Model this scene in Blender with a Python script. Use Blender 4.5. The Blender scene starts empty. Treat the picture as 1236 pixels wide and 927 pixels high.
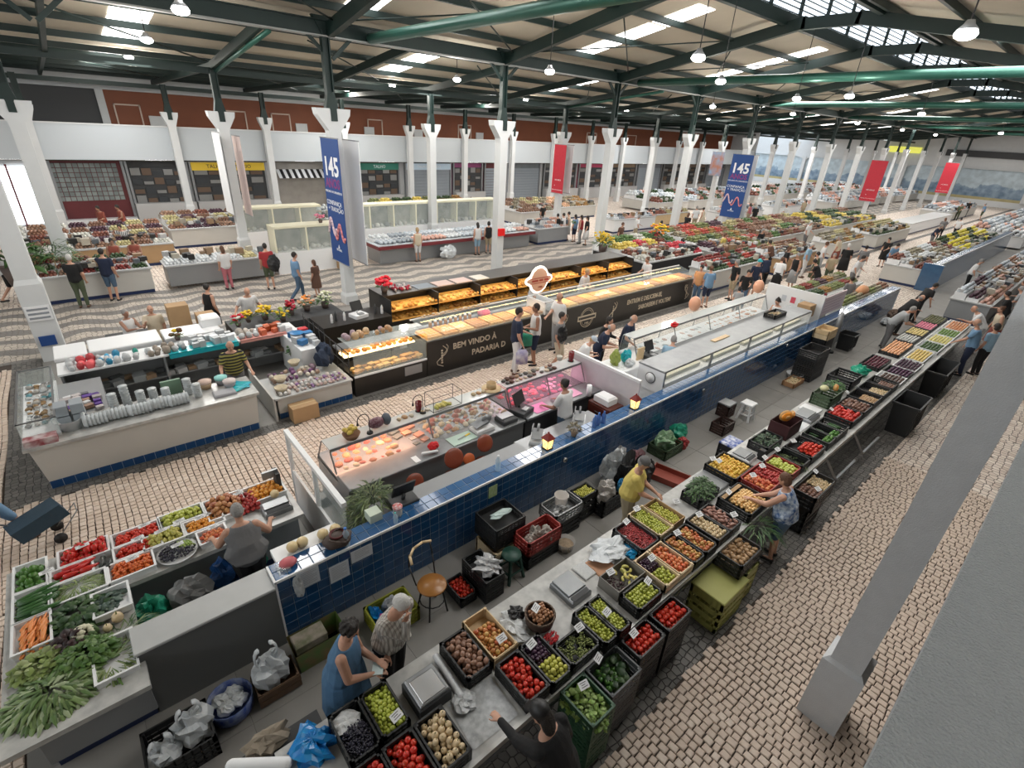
import bpy, math, random
import numpy as np
from mathutils import Vector, Matrix
rnd = random.Random(7)
C = bpy.context.scene.collection
SC = bpy.context.scene
PI = math.pi
# ------------------------------------------------------------------ camera (world: X along the hall, Y across it, Z up, metres)
RC = Matrix(((0.76268071, -0.25631268, 0.59381979), (-0.64462968, -0.37596371, 0.66566047), (0.05263747, -0.89048026, -0.45196704)))
FPX, CX, CY, HC = 605.74, 618.0, 463.5, 6.0
cam_data = bpy.data.cameras.new('camera'); cam = bpy.data.objects.new('camera', cam_data); C.objects.link(cam)
cam_data.sensor_width = 36.0; cam_data.lens = FPX / 1236 * 36.0; cam_data.clip_start = 0.05; cam_data.clip_end = 400
cam.matrix_world = Matrix(((RC[0][0], -RC[0][1], -RC[0][2], 0), (RC[1][0], -RC[1][1], -RC[1][2], 0), (RC[2][0], -RC[2][1], -RC[2][2], HC), (0, 0, 0, 1)))
SC.camera = cam
# ------------------------------------------------------------------ world, lights, exposure
SC.view_settings.view_transform = 'Standard'; SC.view_settings.look = 'None'; SC.view_settings.gamma = 1.0
SC.view_settings.use_curve_mapping = False
SC.view_settings.exposure = 0.14
SC.cycles.use_denoising = True
SC.cycles.max_bounces = 7; SC.cycles.diffuse_bounces = 3; SC.cycles.glossy_bounces = 3; SC.cycles.transparent_max_bounces = 12
SC.cycles.caustics_reflective = False; SC.cycles.caustics_refractive = False
W = bpy.data.worlds.new('sky'); SC.world = W; W.use_nodes = True
wn = W.node_tree.nodes; wn['Background'].inputs[0].default_value = (0.80, 0.90, 1.0, 1); wn['Background'].inputs[1].default_value = 2.2
def area(loc, sx, sy, power, color=(1, 0.98, 0.95), rot=(0, 0, 0)):
    l = bpy.data.lights.new('skylight_and_fill_light', 'AREA'); l.shape = 'RECTANGLE'; l.size = sx; l.size_y = sy; l.energy = power; l.color = color
    o = bpy.data.objects.new('skylight_and_fill_light', l); C.objects.link(o); o.location = loc; o.rotation_euler = rot
    return o
ROOF = [(-11.0, 7.35), (0.1, 8.7), (8.7, 10.3), (17.3, 8.7), (24, 7.85), (35, 7.62), (38.3, 7.55)]
def zroof(y):
    for (a, b), (c, d) in zip(ROOF, ROOF[1:]):
        if a <= y <= c: return b + (d - b) * (y - a) / (c - a)
    return ROOF[-1][1]
SKY = []     # skylight strips: x centre, y0, y1 (daylight comes through them)
for k in range(8):
    x = 2.85 + 9.44 * k
    SKY += [(x, 19.2, 23.6), (x - 0.1, 26.4, 33.6)]
    SKY += [(17.4 + 9.44 * (k - 1), 11.2, 16.7)]
    SKY += [(6.2 + 9.44 * k, 1.2, 6.2)]
LW = 56.0
for x, y0, y1, p in [(3, 11, 17, .9), (13, 11, 17, 1.0), (24, 11, 17, 1.0), (36, 11, 17, 1.0), (50, 11, 17, 1.1), (68, 10, 18, 1.5), (86, 10, 18, 1.5),
                     (3, 20, 33, .55), (15, 20, 33, .7), (29, 20, 33, .8), (44, 20, 33, 1.0), (60, 20, 33, 1.1), (84, 20, 40, 1.5),
                     (8, 1, 6, 0.85), (22, 1, 6, 0.8), (38, 0, 7, .7), (56, 0, 7, .9), (76, 0, 7, 1.0)]:
    ym = (y0 + y1) / 2
    o = area((x, ym, zroof(min(ym, 37)) - 0.62), 1.3, (y1 - y0), LW * p * (y1 - y0), rot=(math.atan2(zroof(min(y1, 37)) - zroof(y0), y1 - y0), 0, 0))
# unseen fill lights added along the near long wall and the left gable
area((25, -7.4, 6.2), 70, 1.8, 1900, (0.95, 0.98, 1.0), (math.radians(98), 0, 0))
area((-11.4, 12, 6.4), 1.8, 30, 900, (0.95, 0.98, 1.0), (0, math.radians(-98), 0))
# ------------------------------------------------------------------ helpers: points, tags
def G(px, py, z=0.0):
    d = RC @ Vector((px - CX, py - CY, FPX)); t = (z - HC) / d.z
    return Vector((d.x * t, d.y * t, z))
def tag(o, label=None, cat=None, group=None, kind=None):
    if label: o['label'] = label
    if cat: o['category'] = cat
    if group: o['group'] = group
    if kind: o['kind'] = kind
    return o
def thing(name, label, cat, loc=(0, 0, 0), rz=0.0, group=None):
    o = bpy.data.objects.new(name, None); C.objects.link(o); o.location = loc; o.rotation_euler = (0, 0, rz)
    o.empty_display_size = 0.1
    return tag(o, label, cat, group)
def link(name, me, parent=None, loc=(0, 0, 0), rot=(0, 0, 0), sc=None):
    o = bpy.data.objects.new(name, me); C.objects.link(o)
    if parent is not None: o.parent = parent
    o.location = loc; o.rotation_euler = rot
    if sc is not None: o.scale = sc if hasattr(sc, '__len__') else (sc, sc, sc)
    return o
# ------------------------------------------------------------------ materials
MATS = {}
def mat(name, c, rough=0.6, c2=None, rand=0.0, island=0.0, noise=0.0, ns=6.0, metal=0.0, bump=0.0, bs=30.0, emis=0.0, alpha=1.0, trans=0.0, spec=0.5, coat=0.0, ec=None):
    if name in MATS: return MATS[name]
    m = bpy.data.materials.new(name); m.use_nodes = True; MATS[name] = m
    nt = m.node_tree; N = nt.nodes; Lk = nt.links; b = N['Principled BSDF']
    b.inputs['Roughness'].default_value = rough; b.inputs['Metallic'].default_value = metal
    b.inputs['Specular IOR Level'].default_value = spec
    b.inputs['Coat Weight'].default_value = coat
    if alpha < 1: b.inputs['Alpha'].default_value = alpha
    if trans: b.inputs['Transmission Weight'].default_value = trans
    c = tuple(c) + (1,); b.inputs['Base Color'].default_value = c
    m.diffuse_color = c
    if emis: b.inputs['Emission Color'].default_value = (tuple(ec) + (1,)) if ec else c; b.inputs['Emission Strength'].default_value = emis
    if c2 is None and (rand or island or noise): c2 = tuple(v * 0.45 for v in c[:3])
    if c2 is not None:
        mx = N.new('ShaderNodeMix'); mx.data_type = 'RGBA'; mx.inputs[6].default_value = c; mx.inputs[7].default_value = tuple(c2)[:3] + (1,)
        acc = None
        def addn(sock, k):
            nonlocal acc
            mu = N.new('ShaderNodeMath'); mu.operation = 'MULTIPLY'; Lk.new(sock, mu.inputs[0]); mu.inputs[1].default_value = k
            if acc is None: acc = mu.outputs[0]
            else:
                ad = N.new('ShaderNodeMath'); ad.operation = 'ADD'; ad.use_clamp = True; Lk.new(acc, ad.inputs[0]); Lk.new(mu.outputs[0], ad.inputs[1]); acc = ad.outputs[0]
        if rand: addn(N.new('ShaderNodeObjectInfo').outputs['Random'], rand)
        if island: addn(N.new('ShaderNodeNewGeometry').outputs['Random Per Island'], island)
        if noise:
            tc = N.new('ShaderNodeTexCoord'); nz = N.new('ShaderNodeTexNoise'); nz.inputs['Scale'].default_value = ns; nz.inputs['Detail'].default_value = 4
            Lk.new(tc.outputs['Object'], nz.inputs['Vector'])
            mr = N.new('ShaderNodeMapRange'); mr.inputs[1].default_value = 0.35; mr.inputs[2].default_value = 0.68; Lk.new(nz.outputs['Fac'], mr.inputs[0])
            addn(mr.outputs[0], noise)
        Lk.new(acc, mx.inputs[0]); Lk.new(mx.outputs[2], b.inputs['Base Color'])
    if bump:
        tc = N.new('ShaderNodeTexCoord'); nz = N.new('ShaderNodeTexNoise'); nz.inputs['Scale'].default_value = bs; nz.inputs['Detail'].default_value = 3
        Lk.new(tc.outputs['Object'], nz.inputs['Vector']); bp = N.new('ShaderNodeBump'); bp.inputs['Strength'].default_value = bump; bp.inputs['Distance'].default_value = 0.02
        Lk.new(nz.outputs['Fac'], bp.inputs['Height']); Lk.new(bp.outputs[0], b.inputs['Normal'])
    return m
def glass(name, tint=(0.85, 0.95, 0.93), a=0.16, rough=0.05):
    if name in MATS: return MATS[name]
    m = bpy.data.materials.new(name); m.use_nodes = True; MATS[name] = m
    nt = m.node_tree; N = nt.nodes; Lk = nt.links; b = N['Principled BSDF']
    b.inputs['Base Color'].default_value = tuple(tint) + (1,); b.inputs['Roughness'].default_value = rough; b.inputs['Alpha'].default_value = a
    b.inputs['Specular IOR Level'].default_value = 0.8
    return m
# ------------------------------------------------------------------ mesh builder
class MB:
    def __init__(s): s.v = []; s.f = []; s.m = []; s.s = []
    def add(s, V, F, mi=0, sm=False):
        b = len(s.v); s.v.extend([tuple(p) for p in V])
        for f in F: s.f.append(tuple(i + b for i in f)); s.m.append(mi); s.s.append(sm)
        return s
    def box(s, x0, x1, y0, y1, z0, z1, mi=0):
        return s.add([(x0, y0, z0), (x1, y0, z0), (x1, y1, z0), (x0, y1, z0), (x0, y0, z1), (x1, y0, z1), (x1, y1, z1), (x0, y1, z1)],
                     [(0, 3, 2, 1), (4, 5, 6, 7), (0, 1, 5, 4), (1, 2, 6, 5), (2, 3, 7, 6), (3, 0, 4, 7)], mi)
    def bbox(s, x0, x1, y0, y1, z0, z1, mi=0, b=0.01):          # box with chamfered top edges
        return s.add([(x0, y0, z0), (x1, y0, z0), (x1, y1, z0), (x0, y1, z0), (x0, y0, z1 - b), (x1, y0, z1 - b), (x1, y1, z1 - b), (x0, y1, z1 - b),
                      (x0 + b, y0 + b, z1), (x1 - b, y0 + b, z1), (x1 - b, y1 - b, z1), (x0 + b, y1 - b, z1)],
                     [(0, 3, 2, 1), (8, 9, 10, 11), (0, 1, 5, 4), (1, 2, 6, 5), (2, 3, 7, 6), (3, 0, 4, 7), (4, 5, 9, 8), (5, 6, 10, 9), (6, 7, 11, 10), (7, 4, 8, 11)], mi)
    def obox(s, c, u, v, w, mi=0):                               # centre and three half vectors
        c, u, v, w = Vector(c), Vector(u), Vector(v), Vector(w)
        P = [c - u - v - w, c + u - v - w, c + u + v - w, c - u + v - w, c - u - v + w, c + u - v + w, c + u + v + w, c - u + v + w]
        return s.add(P, [(0, 3, 2, 1), (4, 5, 6, 7), (0, 1, 5, 4), (1, 2, 6, 5), (2, 3, 7, 6), (3, 0, 4, 7)], mi)
    def beam(s, p0, p1, w, h, mi=0):                             # rectangular bar, w sideways, h upwards
        p0, p1 = Vector(p0), Vector(p1); d = p1 - p0; L = d.length; d.normalize()
        up = Vector((0, 0, 1)) if abs(d.z) < 0.95 else Vector((1, 0, 0))
        sd = d.cross(up).normalized(); up = sd.cross(d)
        return s.obox((p0 + p1) / 2, d * (L / 2), sd * (w / 2), up * (h / 2), mi)
    def loft(s, rings, n=10, mi=0, sm=True, cap=True):           # rings: (centre, half vector a, half vector b)
        V = []; F = []
        for c, a, b in rings:
            c, a, b = Vector(c), Vector(a), Vector(b)
            for k in range(n):
                t = 2 * PI * k / n; V.append(c + a * math.cos(t) + b * math.sin(t))
        R_ = len(rings)
        for i in range(R_ - 1):
            for k in range(n):
                k2 = (k + 1) % n; F.append((i * n + k, i * n + k2, (i + 1) * n + k2, (i + 1) * n + k))
        if cap: F.append(tuple(range(n - 1, -1, -1))); F.append(tuple((R_ - 1) * n + k for k in range(n)))
        return s.add(V, F, mi, sm)
    def tube(s, p0, p1, r0, r1=None, n=8, mi=0, sm=True):
        r1 = r0 if r1 is None else r1
        p0, p1 = Vector(p0), Vector(p1); d = (p1 - p0).normalized()
        up = Vector((0, 0, 1)) if abs(d.z) < 0.9 else Vector((1, 0, 0)); a = d.cross(up).normalized(); b = d.cross(a)
        return s.loft([(p0, a * r0, b * r0), (p1, a * r1, b * r1)], n, mi, sm)
    def path(s, pts, r, n=6, mi=0):
        for a, b in zip(pts, pts[1:]): s.tube(a, b, r, r, n, mi)
        return s
    def cap(s, p0, p1, r0, r1=None, n=8, mi=0, flat=1.0):        # tapered capsule
        r1 = r0 if r1 is None else r1
        p0, p1 = Vector(p0), Vector(p1); d = p1 - p0
        if d.length < 1e-5: d = Vector((0, 0, 1e-4))
        d.normalize(); up = Vector((0, 0, 1)) if abs(d.z) < 0.9 else Vector((0, 1, 0)); a = d.cross(up).normalized(); b = d.cross(a)
        R_ = []
        for t in (-0.98, -0.7, -0.3): q = math.sqrt(1 - t * t) * r0; R_.append((p0 + d * t * r0, a * q, b * q * flat))
        R_.append((p0, a * r0, b * r0 * flat)); R_.append((p1, a * r1, b * r1 * flat))
        for t in (0.3, 0.7, 0.98): q = math.sqrt(1 - t * t) * r1; R_.append((p1 + d * t * r1, a * q, b * q * flat))
        return s.loft(R_, n, mi)
    def ell(s, c, r, n=8, m=6, mi=0, M=None):
        c = Vector(c); V = []; F = []
        for i in range(1, m):
            th = PI * i / m
            for k in range(n):
                ph = 2 * PI * k / n; p = Vector((r[0] * math.sin(th) * math.cos(ph), r[1] * math.sin(th) * math.sin(ph), r[2] * math.cos(th)))
                V.append(c + (M @ p if M else p))
        top = len(V); V.append(c + (M @ Vector((0, 0, r[2])) if M else Vector((0, 0, r[2])))); V.append(c - (M @ Vector((0, 0, r[2])) if M else Vector((0, 0, r[2]))))
        for i in range(m - 2):
            for k in range(n):
                k2 = (k + 1) % n; F.append((i * n + k, (i + 1) * n + k, (i + 1) * n + k2, i * n + k2))
        for k in range(n):
            k2 = (k + 1) % n; F.append((top, k, k2)); F.append((top + 1, (m - 2) * n + k2, (m - 2) * n + k))
        return s.add(V, F, mi, True)
    def lathe(s, prof, c=(0, 0, 0), n=14, mi=0, sm=True, cap=True):
        return s.loft([((c[0], c[1], c[2] + z), (r, 0, 0), (0, r, 0)) for r, z in prof], n, mi, sm, cap)
    def prism(s, poly, axis, a0, a1, mi=0):                      # polygon of 2D points extruded along an axis ('x','y','z')
        n = len(poly)
        def P(p, a): return {'y': (p[0], a, p[1]), 'x': (a, p[0], p[1]), 'z': (p[0], p[1], a)}[axis]
        V = [P(p, a0) for p in poly] + [P(p, a1) for p in poly]
        F = [tuple(range(n)), tuple(range(2 * n - 1, n - 1, -1))] + [(i, i + n, (i + 1) % n + n, (i + 1) % n) for i in range(n)]
        return s.add(V, F, mi)
    def mesh(s, name, mats):
        me = bpy.data.meshes.new(name); me.from_pydata(s.v, [], s.f)
        for m in (mats if isinstance(mats, (list, tuple)) else [mats]): me.materials.append(m)
        if any(s.m): me.polygons.foreach_set('material_index', s.m)
        if any(s.s): me.polygons.foreach_set('use_smooth', s.s)
        me.update(); return me
    def build(s, name, mats, parent=None, loc=(0, 0, 0), rot=(0, 0, 0), sc=None):
        return link(name, s.mesh(name, mats), parent, loc, rot, sc)
def struct(name, mb, mats, parent=None):
    o = mb.build(name, mats, parent); o['kind'] = 'structure'; return o
def stuffpart(name, mb, mats, parent=None):
    o = mb.build(name, mats, parent); o['kind'] = 'stuff'; return o
def text(s, parent, loc, size, m, rot=(PI / 2, 0, 0), align='CENTER', sx=1.0, bold=0.0, ext=0.004, name='lettering'):
    cu = bpy.data.curves.new(name, 'FONT'); cu.body = s; cu.size = size; cu.align_x = align; cu.align_y = 'CENTER'; cu.extrude = ext; cu.offset = bold
    cu.materials.append(m); cu.resolution_u = 2
    o = bpy.data.objects.new(name, cu); C.objects.link(o)
    if parent is not None: o.parent = parent
    o.location = loc; o.rotation_euler = rot; o.scale = (sx, 1, 1)
    return o
# ------------------------------------------------------------------ common materials
white_paint = mat('white_paint', (0.62, 0.635, 0.64), 0.55, noise=0.2, ns=3, c2=(0.5, 0.515, 0.52))
steel = mat('steel', (0.27, 0.28, 0.29), 0.38, metal=0.6, noise=0.25, ns=5)
grey_metal = mat('grey_metal', (0.30, 0.31, 0.32), 0.4, metal=0.5)
dark = mat('dark', (0.012, 0.012, 0.013), 0.5)
blackplastic = mat('black_plastic', (0.016, 0.017, 0.018), 0.45, rand=0.3, c2=(0.04, 0.04, 0.042))
whiteplastic = mat('white_plastic', (0.78, 0.79, 0.80), 0.4)
green_steel = mat('green_steel', (0.005, 0.020, 0.017), 0.5, metal=0.1, noise=0.4, ns=2, c2=(0.003, 0.010, 0.009))
blue_tile = mat('blue_tile', (0.010, 0.046, 0.125), 0.12, rand=0.55, island=0.55, c2=(0.018, 0.080, 0.195), noise=0.15, ns=2, coat=0.4)
grout = mat('grout', (0.22, 0.30, 0.38), 0.8)
counter_white = mat('counter_white', (0.52, 0.51, 0.48), 0.45, noise=0.2, ns=2, c2=(0.42, 0.41, 0.38))
marble = mat('marble', (0.52, 0.52, 0.50), 0.3, noise=0.7, ns=7, c2=(0.30, 0.30, 0.30))
concrete = mat('concrete', (0.52, 0.53, 0.54), 0.75, noise=0.4, ns=8, c2=(0.45, 0.46, 0.47), bump=0.3, bs=90)
paper = mat('paper', (0.80, 0.81, 0.82), 0.7)
ink = mat('ink', (0.03, 0.03, 0.04), 0.6)
woodm = mat('wood', (0.66, 0.50, 0.30), 0.6, rand=0.3, noise=0.4, ns=9, c2=(0.52, 0.36, 0.19))
cardboard = mat('cardboard', (0.42, 0.27, 0.14), 0.8, noise=0.3, ns=5, c2=(0.34, 0.21, 0.11))
clear = glass('clear_glass')
def AY(px, py, Y):
    d = RC @ Vector((px - CX, py - CY, FPX)); t = Y / d.y
    return Vector((d.x * t, Y, HC + d.z * t))
def AX(px, py, X):
    d = RC @ Vector((px - CX, py - CY, FPX)); t = X / d.x
    return Vector((X, d.y * t, HC + d.z * t))
def cobble_mat(name, ca, cb, joint, scale=8.0, wave=False):
    m = bpy.data.materials.new(name); m.use_nodes = True; nt = m.node_tree; N = nt.nodes; Lk = nt.links; b = N['Principled BSDF']
    b.inputs['Roughness'].default_value = 0.6
    tc = N.new('ShaderNodeTexCoord'); mp = N.new('ShaderNodeMapping'); mp.inputs['Scale'].default_value = (1, 1, 0); Lk.new(tc.outputs['Object'], mp.inputs[0])
    v = N.new('ShaderNodeTexVoronoi'); v.inputs['Scale'].default_value = scale; v.inputs['Randomness'].default_value = 0.45; Lk.new(mp.outputs[0], v.inputs['Vector'])
    v2 = N.new('ShaderNodeTexVoronoi'); v2.feature = 'DISTANCE_TO_EDGE'; v2.inputs['Scale'].default_value = scale; v2.inputs['Randomness'].default_value = 0.45; Lk.new(mp.outputs[0], v2.inputs['Vector'])
    sep = N.new('ShaderNodeSeparateColor'); Lk.new(v.outputs['Color'], sep.inputs[0])
    mx = N.new('ShaderNodeMix'); mx.data_type = 'RGBA'; mx.inputs[6].default_value = ca + (1,); mx.inputs[7].default_value = cb + (1,); Lk.new(sep.outputs[0], mx.inputs[0])
    col = mx.outputs[2]
    if wave:
        sx = N.new('ShaderNodeSeparateXYZ'); Lk.new(tc.outputs['Object'], sx.inputs[0])
        def mth(op, a, bb=None, cc=None):
            q = N.new('ShaderNodeMath'); q.operation = op
            for i, z in enumerate((a, bb, cc)):
                if z is None: continue
                if isinstance(z, (int, float)): q.inputs[i].default_value = z
                else: Lk.new(z, q.inputs[i])
            return q.outputs[0]
        sn = mth('SINE', mth("MULTIPLY", sx.outputs[0], 3.6))
        nzw = N.new('ShaderNodeTexNoise'); nzw.inputs['Scale'].default_value = 0.9; Lk.new(tc.outputs['Object'], nzw.inputs['Vector'])
        ph = mth('ADD', mth('ADD', mth('MULTIPLY', sx.outputs[1], 7.4), mth('MULTIPLY', sn, 1.0)), mth('MULTIPLY', nzw.outputs['Fac'], 5.0))
        st = mth("GREATER_THAN", mth("SINE", ph), 0.0)
        inb = mth('MULTIPLY', st, 1.0)
        m2 = N.new('ShaderNodeMix'); m2.data_type = 'RGBA'; Lk.new(inb, m2.inputs[0]); Lk.new(col, m2.inputs[6]); m2.inputs[7].default_value = (0.20, 0.19, 0.18, 1); col = m2.outputs[2]
    mr = N.new('ShaderNodeMapRange'); mr.inputs[1].default_value = 0.01; mr.inputs[2].default_value = 0.09; Lk.new(v2.outputs['Distance'], mr.inputs[0])
    m3 = N.new('ShaderNodeMix'); m3.data_type = 'RGBA'; m3.inputs[6].default_value = joint + (1,); Lk.new(mr.outputs[0], m3.inputs[0]); Lk.new(col, m3.inputs[7])
    Lk.new(m3.outputs[2], b.inputs['Base Color'])
    bp = N.new('ShaderNodeBump'); bp.inputs['Strength'].default_value = 0.6; bp.inputs['Distance'].default_value = 0.02; Lk.new(mr.outputs[0], bp.inputs['Height']); Lk.new(bp.outputs[0], b.inputs['Normal'])
    return m
STONE_A, STONE_B = (0.86, 0.77, 0.68), (0.64, 0.53, 0.45)
beige_far = cobble_mat('beige_cobbles', STONE_A, STONE_B, (0.10, 0.075, 0.06))
wave_far = cobble_mat('waved_cobbles', (0.56, 0.50, 0.43), (0.44, 0.39, 0.34), (0.15, 0.13, 0.11), wave=True)
dark_far = cobble_mat('dark_and_shaded_cobbles', (0.10, 0.095, 0.09), (0.19, 0.18, 0.165), (0.03, 0.028, 0.026), scale=10.0)
grey_floor = mat('grey_floor', (0.25, 0.24, 0.225), 0.5, noise=0.6, ns=1.6, c2=(0.185, 0.178, 0.165), island=0.15, rand=0.15)
joint_dark = mat('joint_dark', (0.06, 0.045, 0.036), 0.9)
floor = struct('floor', MB().box(-12, 130, -8, 50, -0.3, -0.012), joint_dark)
def pave(name, x0, x1, y0, y1, m, z=0.0):
    return struct(name, MB().box(x0, x1, y0, y1, -0.011, z), m, floor)
# cobblestones in relief near the camera, material beyond
def cobble_zone(x0, x1, y0, y1, rows, s=0.096, skip=None):
    out = []; r = random.Random(int(x0 * 10 + y0 * 7 + 91))
    if rows == 'y':
        n = int((x1 - x0) / s)
        for i in range(n):
            cx = x0 + (i + 0.5) * s; y = y0 + r.random() * 0.05
            while y < y1 - 0.05:
                l = s * r.uniform(0.78, 1.3); wob = 0.022 * math.sin(y * 1.7 + i * 0.21)
                out.append((cx + wob, y + l / 2, s * r.uniform(0.84, 0.93), l * 0.89, r.uniform(-0.09, 0.09), r.uniform(0.004, 0.016))); y += l
    else:
        n = int((y1 - y0) / s)
        for i in range(n):
            cy = y0 + (i + 0.5) * s; x = x0 + r.random() * 0.05
            while x < x1 - 0.05:
                l = s * r.uniform(0.78, 1.3); wob = 0.03 * math.sin(x * 1.9 + i * 0.25)
                out.append((x + l / 2, cy + wob, l * 0.89, s * r.uniform(0.84, 0.93), r.uniform(-0.09, 0.09), r.uniform(0.004, 0.016))); x += l
    return out
stone_mat = mat('cobble_stone', STONE_A, 0.55, c2=(0.64, 0.52, 0.43), rand=0.95, island=0.95, noise=0.2, ns=14, bump=0.25, bs=60)
def stones_mesh(L):
    mb = MB()
    r = random.Random(3)
    for cx, cy, lx, ly, a, z in L:
        ca, sa = math.cos(a), math.sin(a); V = []
        for q, zz in ((1.0, -0.012), (0.97, z - 0.006), (0.78, z)):
            for ux, uy in ((-1, -1), (1, -1), (1, 1), (-1, 1)):
                k = q * (1 + (0.08 * (r.random() - 0.5) if q < 1 else 0)); px, py = ux * lx / 2 * k, uy * ly / 2 * k
                V.append((cx + px * ca - py * sa, cy + px * sa + py * ca, zz))
        mb.add(V, [(8, 9, 10, 11)] + [(j * 4 + i, j * 4 + (i + 1) % 4, j * 4 + 4 + (i + 1) % 4, j * 4 + 4 + i) for j in (0, 1) for i in range(4)])
    return mb
z1 = cobble_zone(0.4, 12.5, -1.4, 1.42, 'y')
z2 = cobble_zone(-6.0, 12.5, 7.5, 10.0, 'y') + cobble_zone(-4.6, -2.0, 9.8, 16.5, 'y') + cobble_zone(-5.0, -1.72, 3.2, 7.5, 'y')
z1.sort(key=lambda s: (s[0] - 3.5) ** 2 + (s[1] - 0.6) ** 2)
near, rest = z1[:300], z1[300:]
protos = [stones_mesh([(0, 0, 0.1 * a, 0.1 * b, 0, 0.012)]).mesh('cobblestone', stone_mat) for a, b in ((1, 1), (1.02, 0.95), (0.96, 1.04), (1.05, 1.0))]
for i, (cx, cy, lx, ly, a, z) in enumerate(near):
    link('cobblestone', protos[i % 4], floor, (cx, cy, z - 0.012), (0, 0, a), (lx / 0.1, ly / 0.1, 1))
stuffpart('cobblestones', stones_mesh(rest), stone_mat, floor)
stuffpart('cobblestones', stones_mesh(z2), stone_mat, floor)
pave('paving', 12.5, 97, -1.4, 1.42, beige_far); pave('paving', 0.0, 97, 1.42, 2.4, dark_far); pave('paving', 12.5, 97, 7.5, 10.0, beige_far); pave('paving', -12, -4.6, 3, 50, beige_far)  # dark strip by the bench: grey stones with the bench's shadow painted in
pave('paving', -4.6, 97, 16.9, 22.1, wave_far); pave('paving', -4.6, 97, 22.1, 37.8, beige_far); pave('paving', -12, -1.72, -8, 3.2, beige_far)
pave('paving', -2.0, 97, 10.0, 10.34, dark_far); pave('paving', -2.0, -1.4, 10.34, 16.9, dark_far); pave('paving', 0.6, 20, 7.05, 7.5, grey_floor)  # strip left of the white counter paints the shading there as dark cobbles
pave('paving', 26, 97, 4.9, 7.5, beige_far); pave('paving', 71, 97, 37.8, 50, beige_far)
# smooth grey slabs of the sellers' aisle and inside the stalls
pave('paving', -1.72, 26, 3.3, 7.05, mat('joint_grey', (.17, .165, .155), .8), -.004)
slab = MB().bbox(-0.447, 0.447, -0.397, 0.397, -0.011, 0.0, b=0.003).mesh('slab', grey_floor)
k = 0
for i in range(30):
    for j in range(2):
        link('slab', slab, floor, (-1.2 + 0.9 * i, 3.72 + 0.8 * j, 0), (0, 0, 0)); k += 1
for i in range(24):
    for j in range(3):
        link('slab', slab, floor, (0.35 + 0.9 * i, 5.3 + 0.8 * j, 0), (0, 0, 0))
pave('paving', -1.4, 26, 10.34, 16.9, grey_floor); pave('paving', 26, 97, 10.34, 16.9, beige_far); pave('paving', -1.72, 25.5, 2.4, 3.32, grey_floor, -0.002); pave('paving', 25.8, 97, 2.4, 4.9, grey_floor)
# ---- enclosing walls, mezzanines
struct('wall_left', MB().box(-12, -11.8, -8, 50, 0, 8.5), white_paint)
struct('wall_near', MB().box(-12, 130, -8, -7.8, 0, 8.5), white_paint)
plaster = mat('rough_plaster', (0.34, 0.36, 0.37), 0.9, noise=0.3, ns=20, c2=(0.28, 0.30, 0.31), bump=0.7, bs=130)
struct('parapet', MB().box(-3, 70, -0.62, -0.07, 4.95, 5.0).box(-3, 70, -0.6, -0.25, 4.0, 4.95), plaster)
struct('mezzanine_slab', MB().box(-12, 130, -7.8, -0.6, 3.9, 4.2), white_paint)
brown = mat('brown_wall', (0.22, 0.062, 0.022), 0.6, noise=0.3, ns=1.5, c2=(0.16, 0.045, 0.018))
maroon = mat('maroon_tiles', (0.13, 0.018, 0.022), 0.35, noise=0.3, ns=20, c2=(0.09, 0.012, 0.016))
charcoal = mat('charcoal', (0.045, 0.047, 0.05), 0.6)
back = struct('wall_back', MB().box(-12, 71, 38.0, 38.3, 0, 3.5).box(-12, 2.9, 38.0, 38.3, 3.5, 6.75, 1).box(2.9, 3.25, 37.85, 38.0, 4.2, 6.78, 0).box(3.25, 71, 38.0, 38.3, 3.5, 6.75, 2).box(-12, 71, 37.6, 38.3, 6.75, 7.7, 0),
              [white_paint, charcoal, brown])
struct('balustrade', MB().box(-12, 71, 34.5, 34.68, 3.53, 5.12).box(-12, 71, 34.68, 38.0, 4.0, 4.2), mat('balustrade_white', (0.50, 0.54, 0.57), 0.6))
struct('trim_1', MB().box(-12, 71, 34.46, 34.72, 5.12, 5.18), white_paint)
struct('beam_lintel', MB().box(-12, 71, 37.3, 37.5, 3.28, 3.53), mat('lintel_dark', (0.05, 0.045, 0.03), 0.6))
dm = MB()
for i, (a, b) in enumerate(((140, 172), (271, 297), (327, 350), (443, 461), (553, 569), (711, 723), (760, 772))):
    p, q = AY(a, 140, 37.95), AY(b, 140, 37.95); x0, x1 = p.x, q.x
    d = MB().box(x0, x0 + 0.07, 37.93, 38.0, 4.2, 6.12).box(x1 - 0.07, x1, 37.93, 38.0, 4.2, 6.12).box(x0, x1, 37.93, 38.0, 6.05, 6.12).box(x0 + 0.07, x1 - 0.07, 37.97, 38.0, 4.2, 6.05, 1)
    struct('door_%d' % (i + 1), d, [mat('door_trim', (0.62, 0.50, 0.42), 0.6), brown])
for i, (px, py) in enumerate(((180, 142), (357, 150), (440, 155), (500, 158), (575, 160), (668, 163))):
    p = AY(px, py, 37.9); struct('trim_%d' % (i + 2), MB().box(p.x, p.x + 0.75, 37.9, 38.0, 5.1, 5.6), white_paint)
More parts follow.
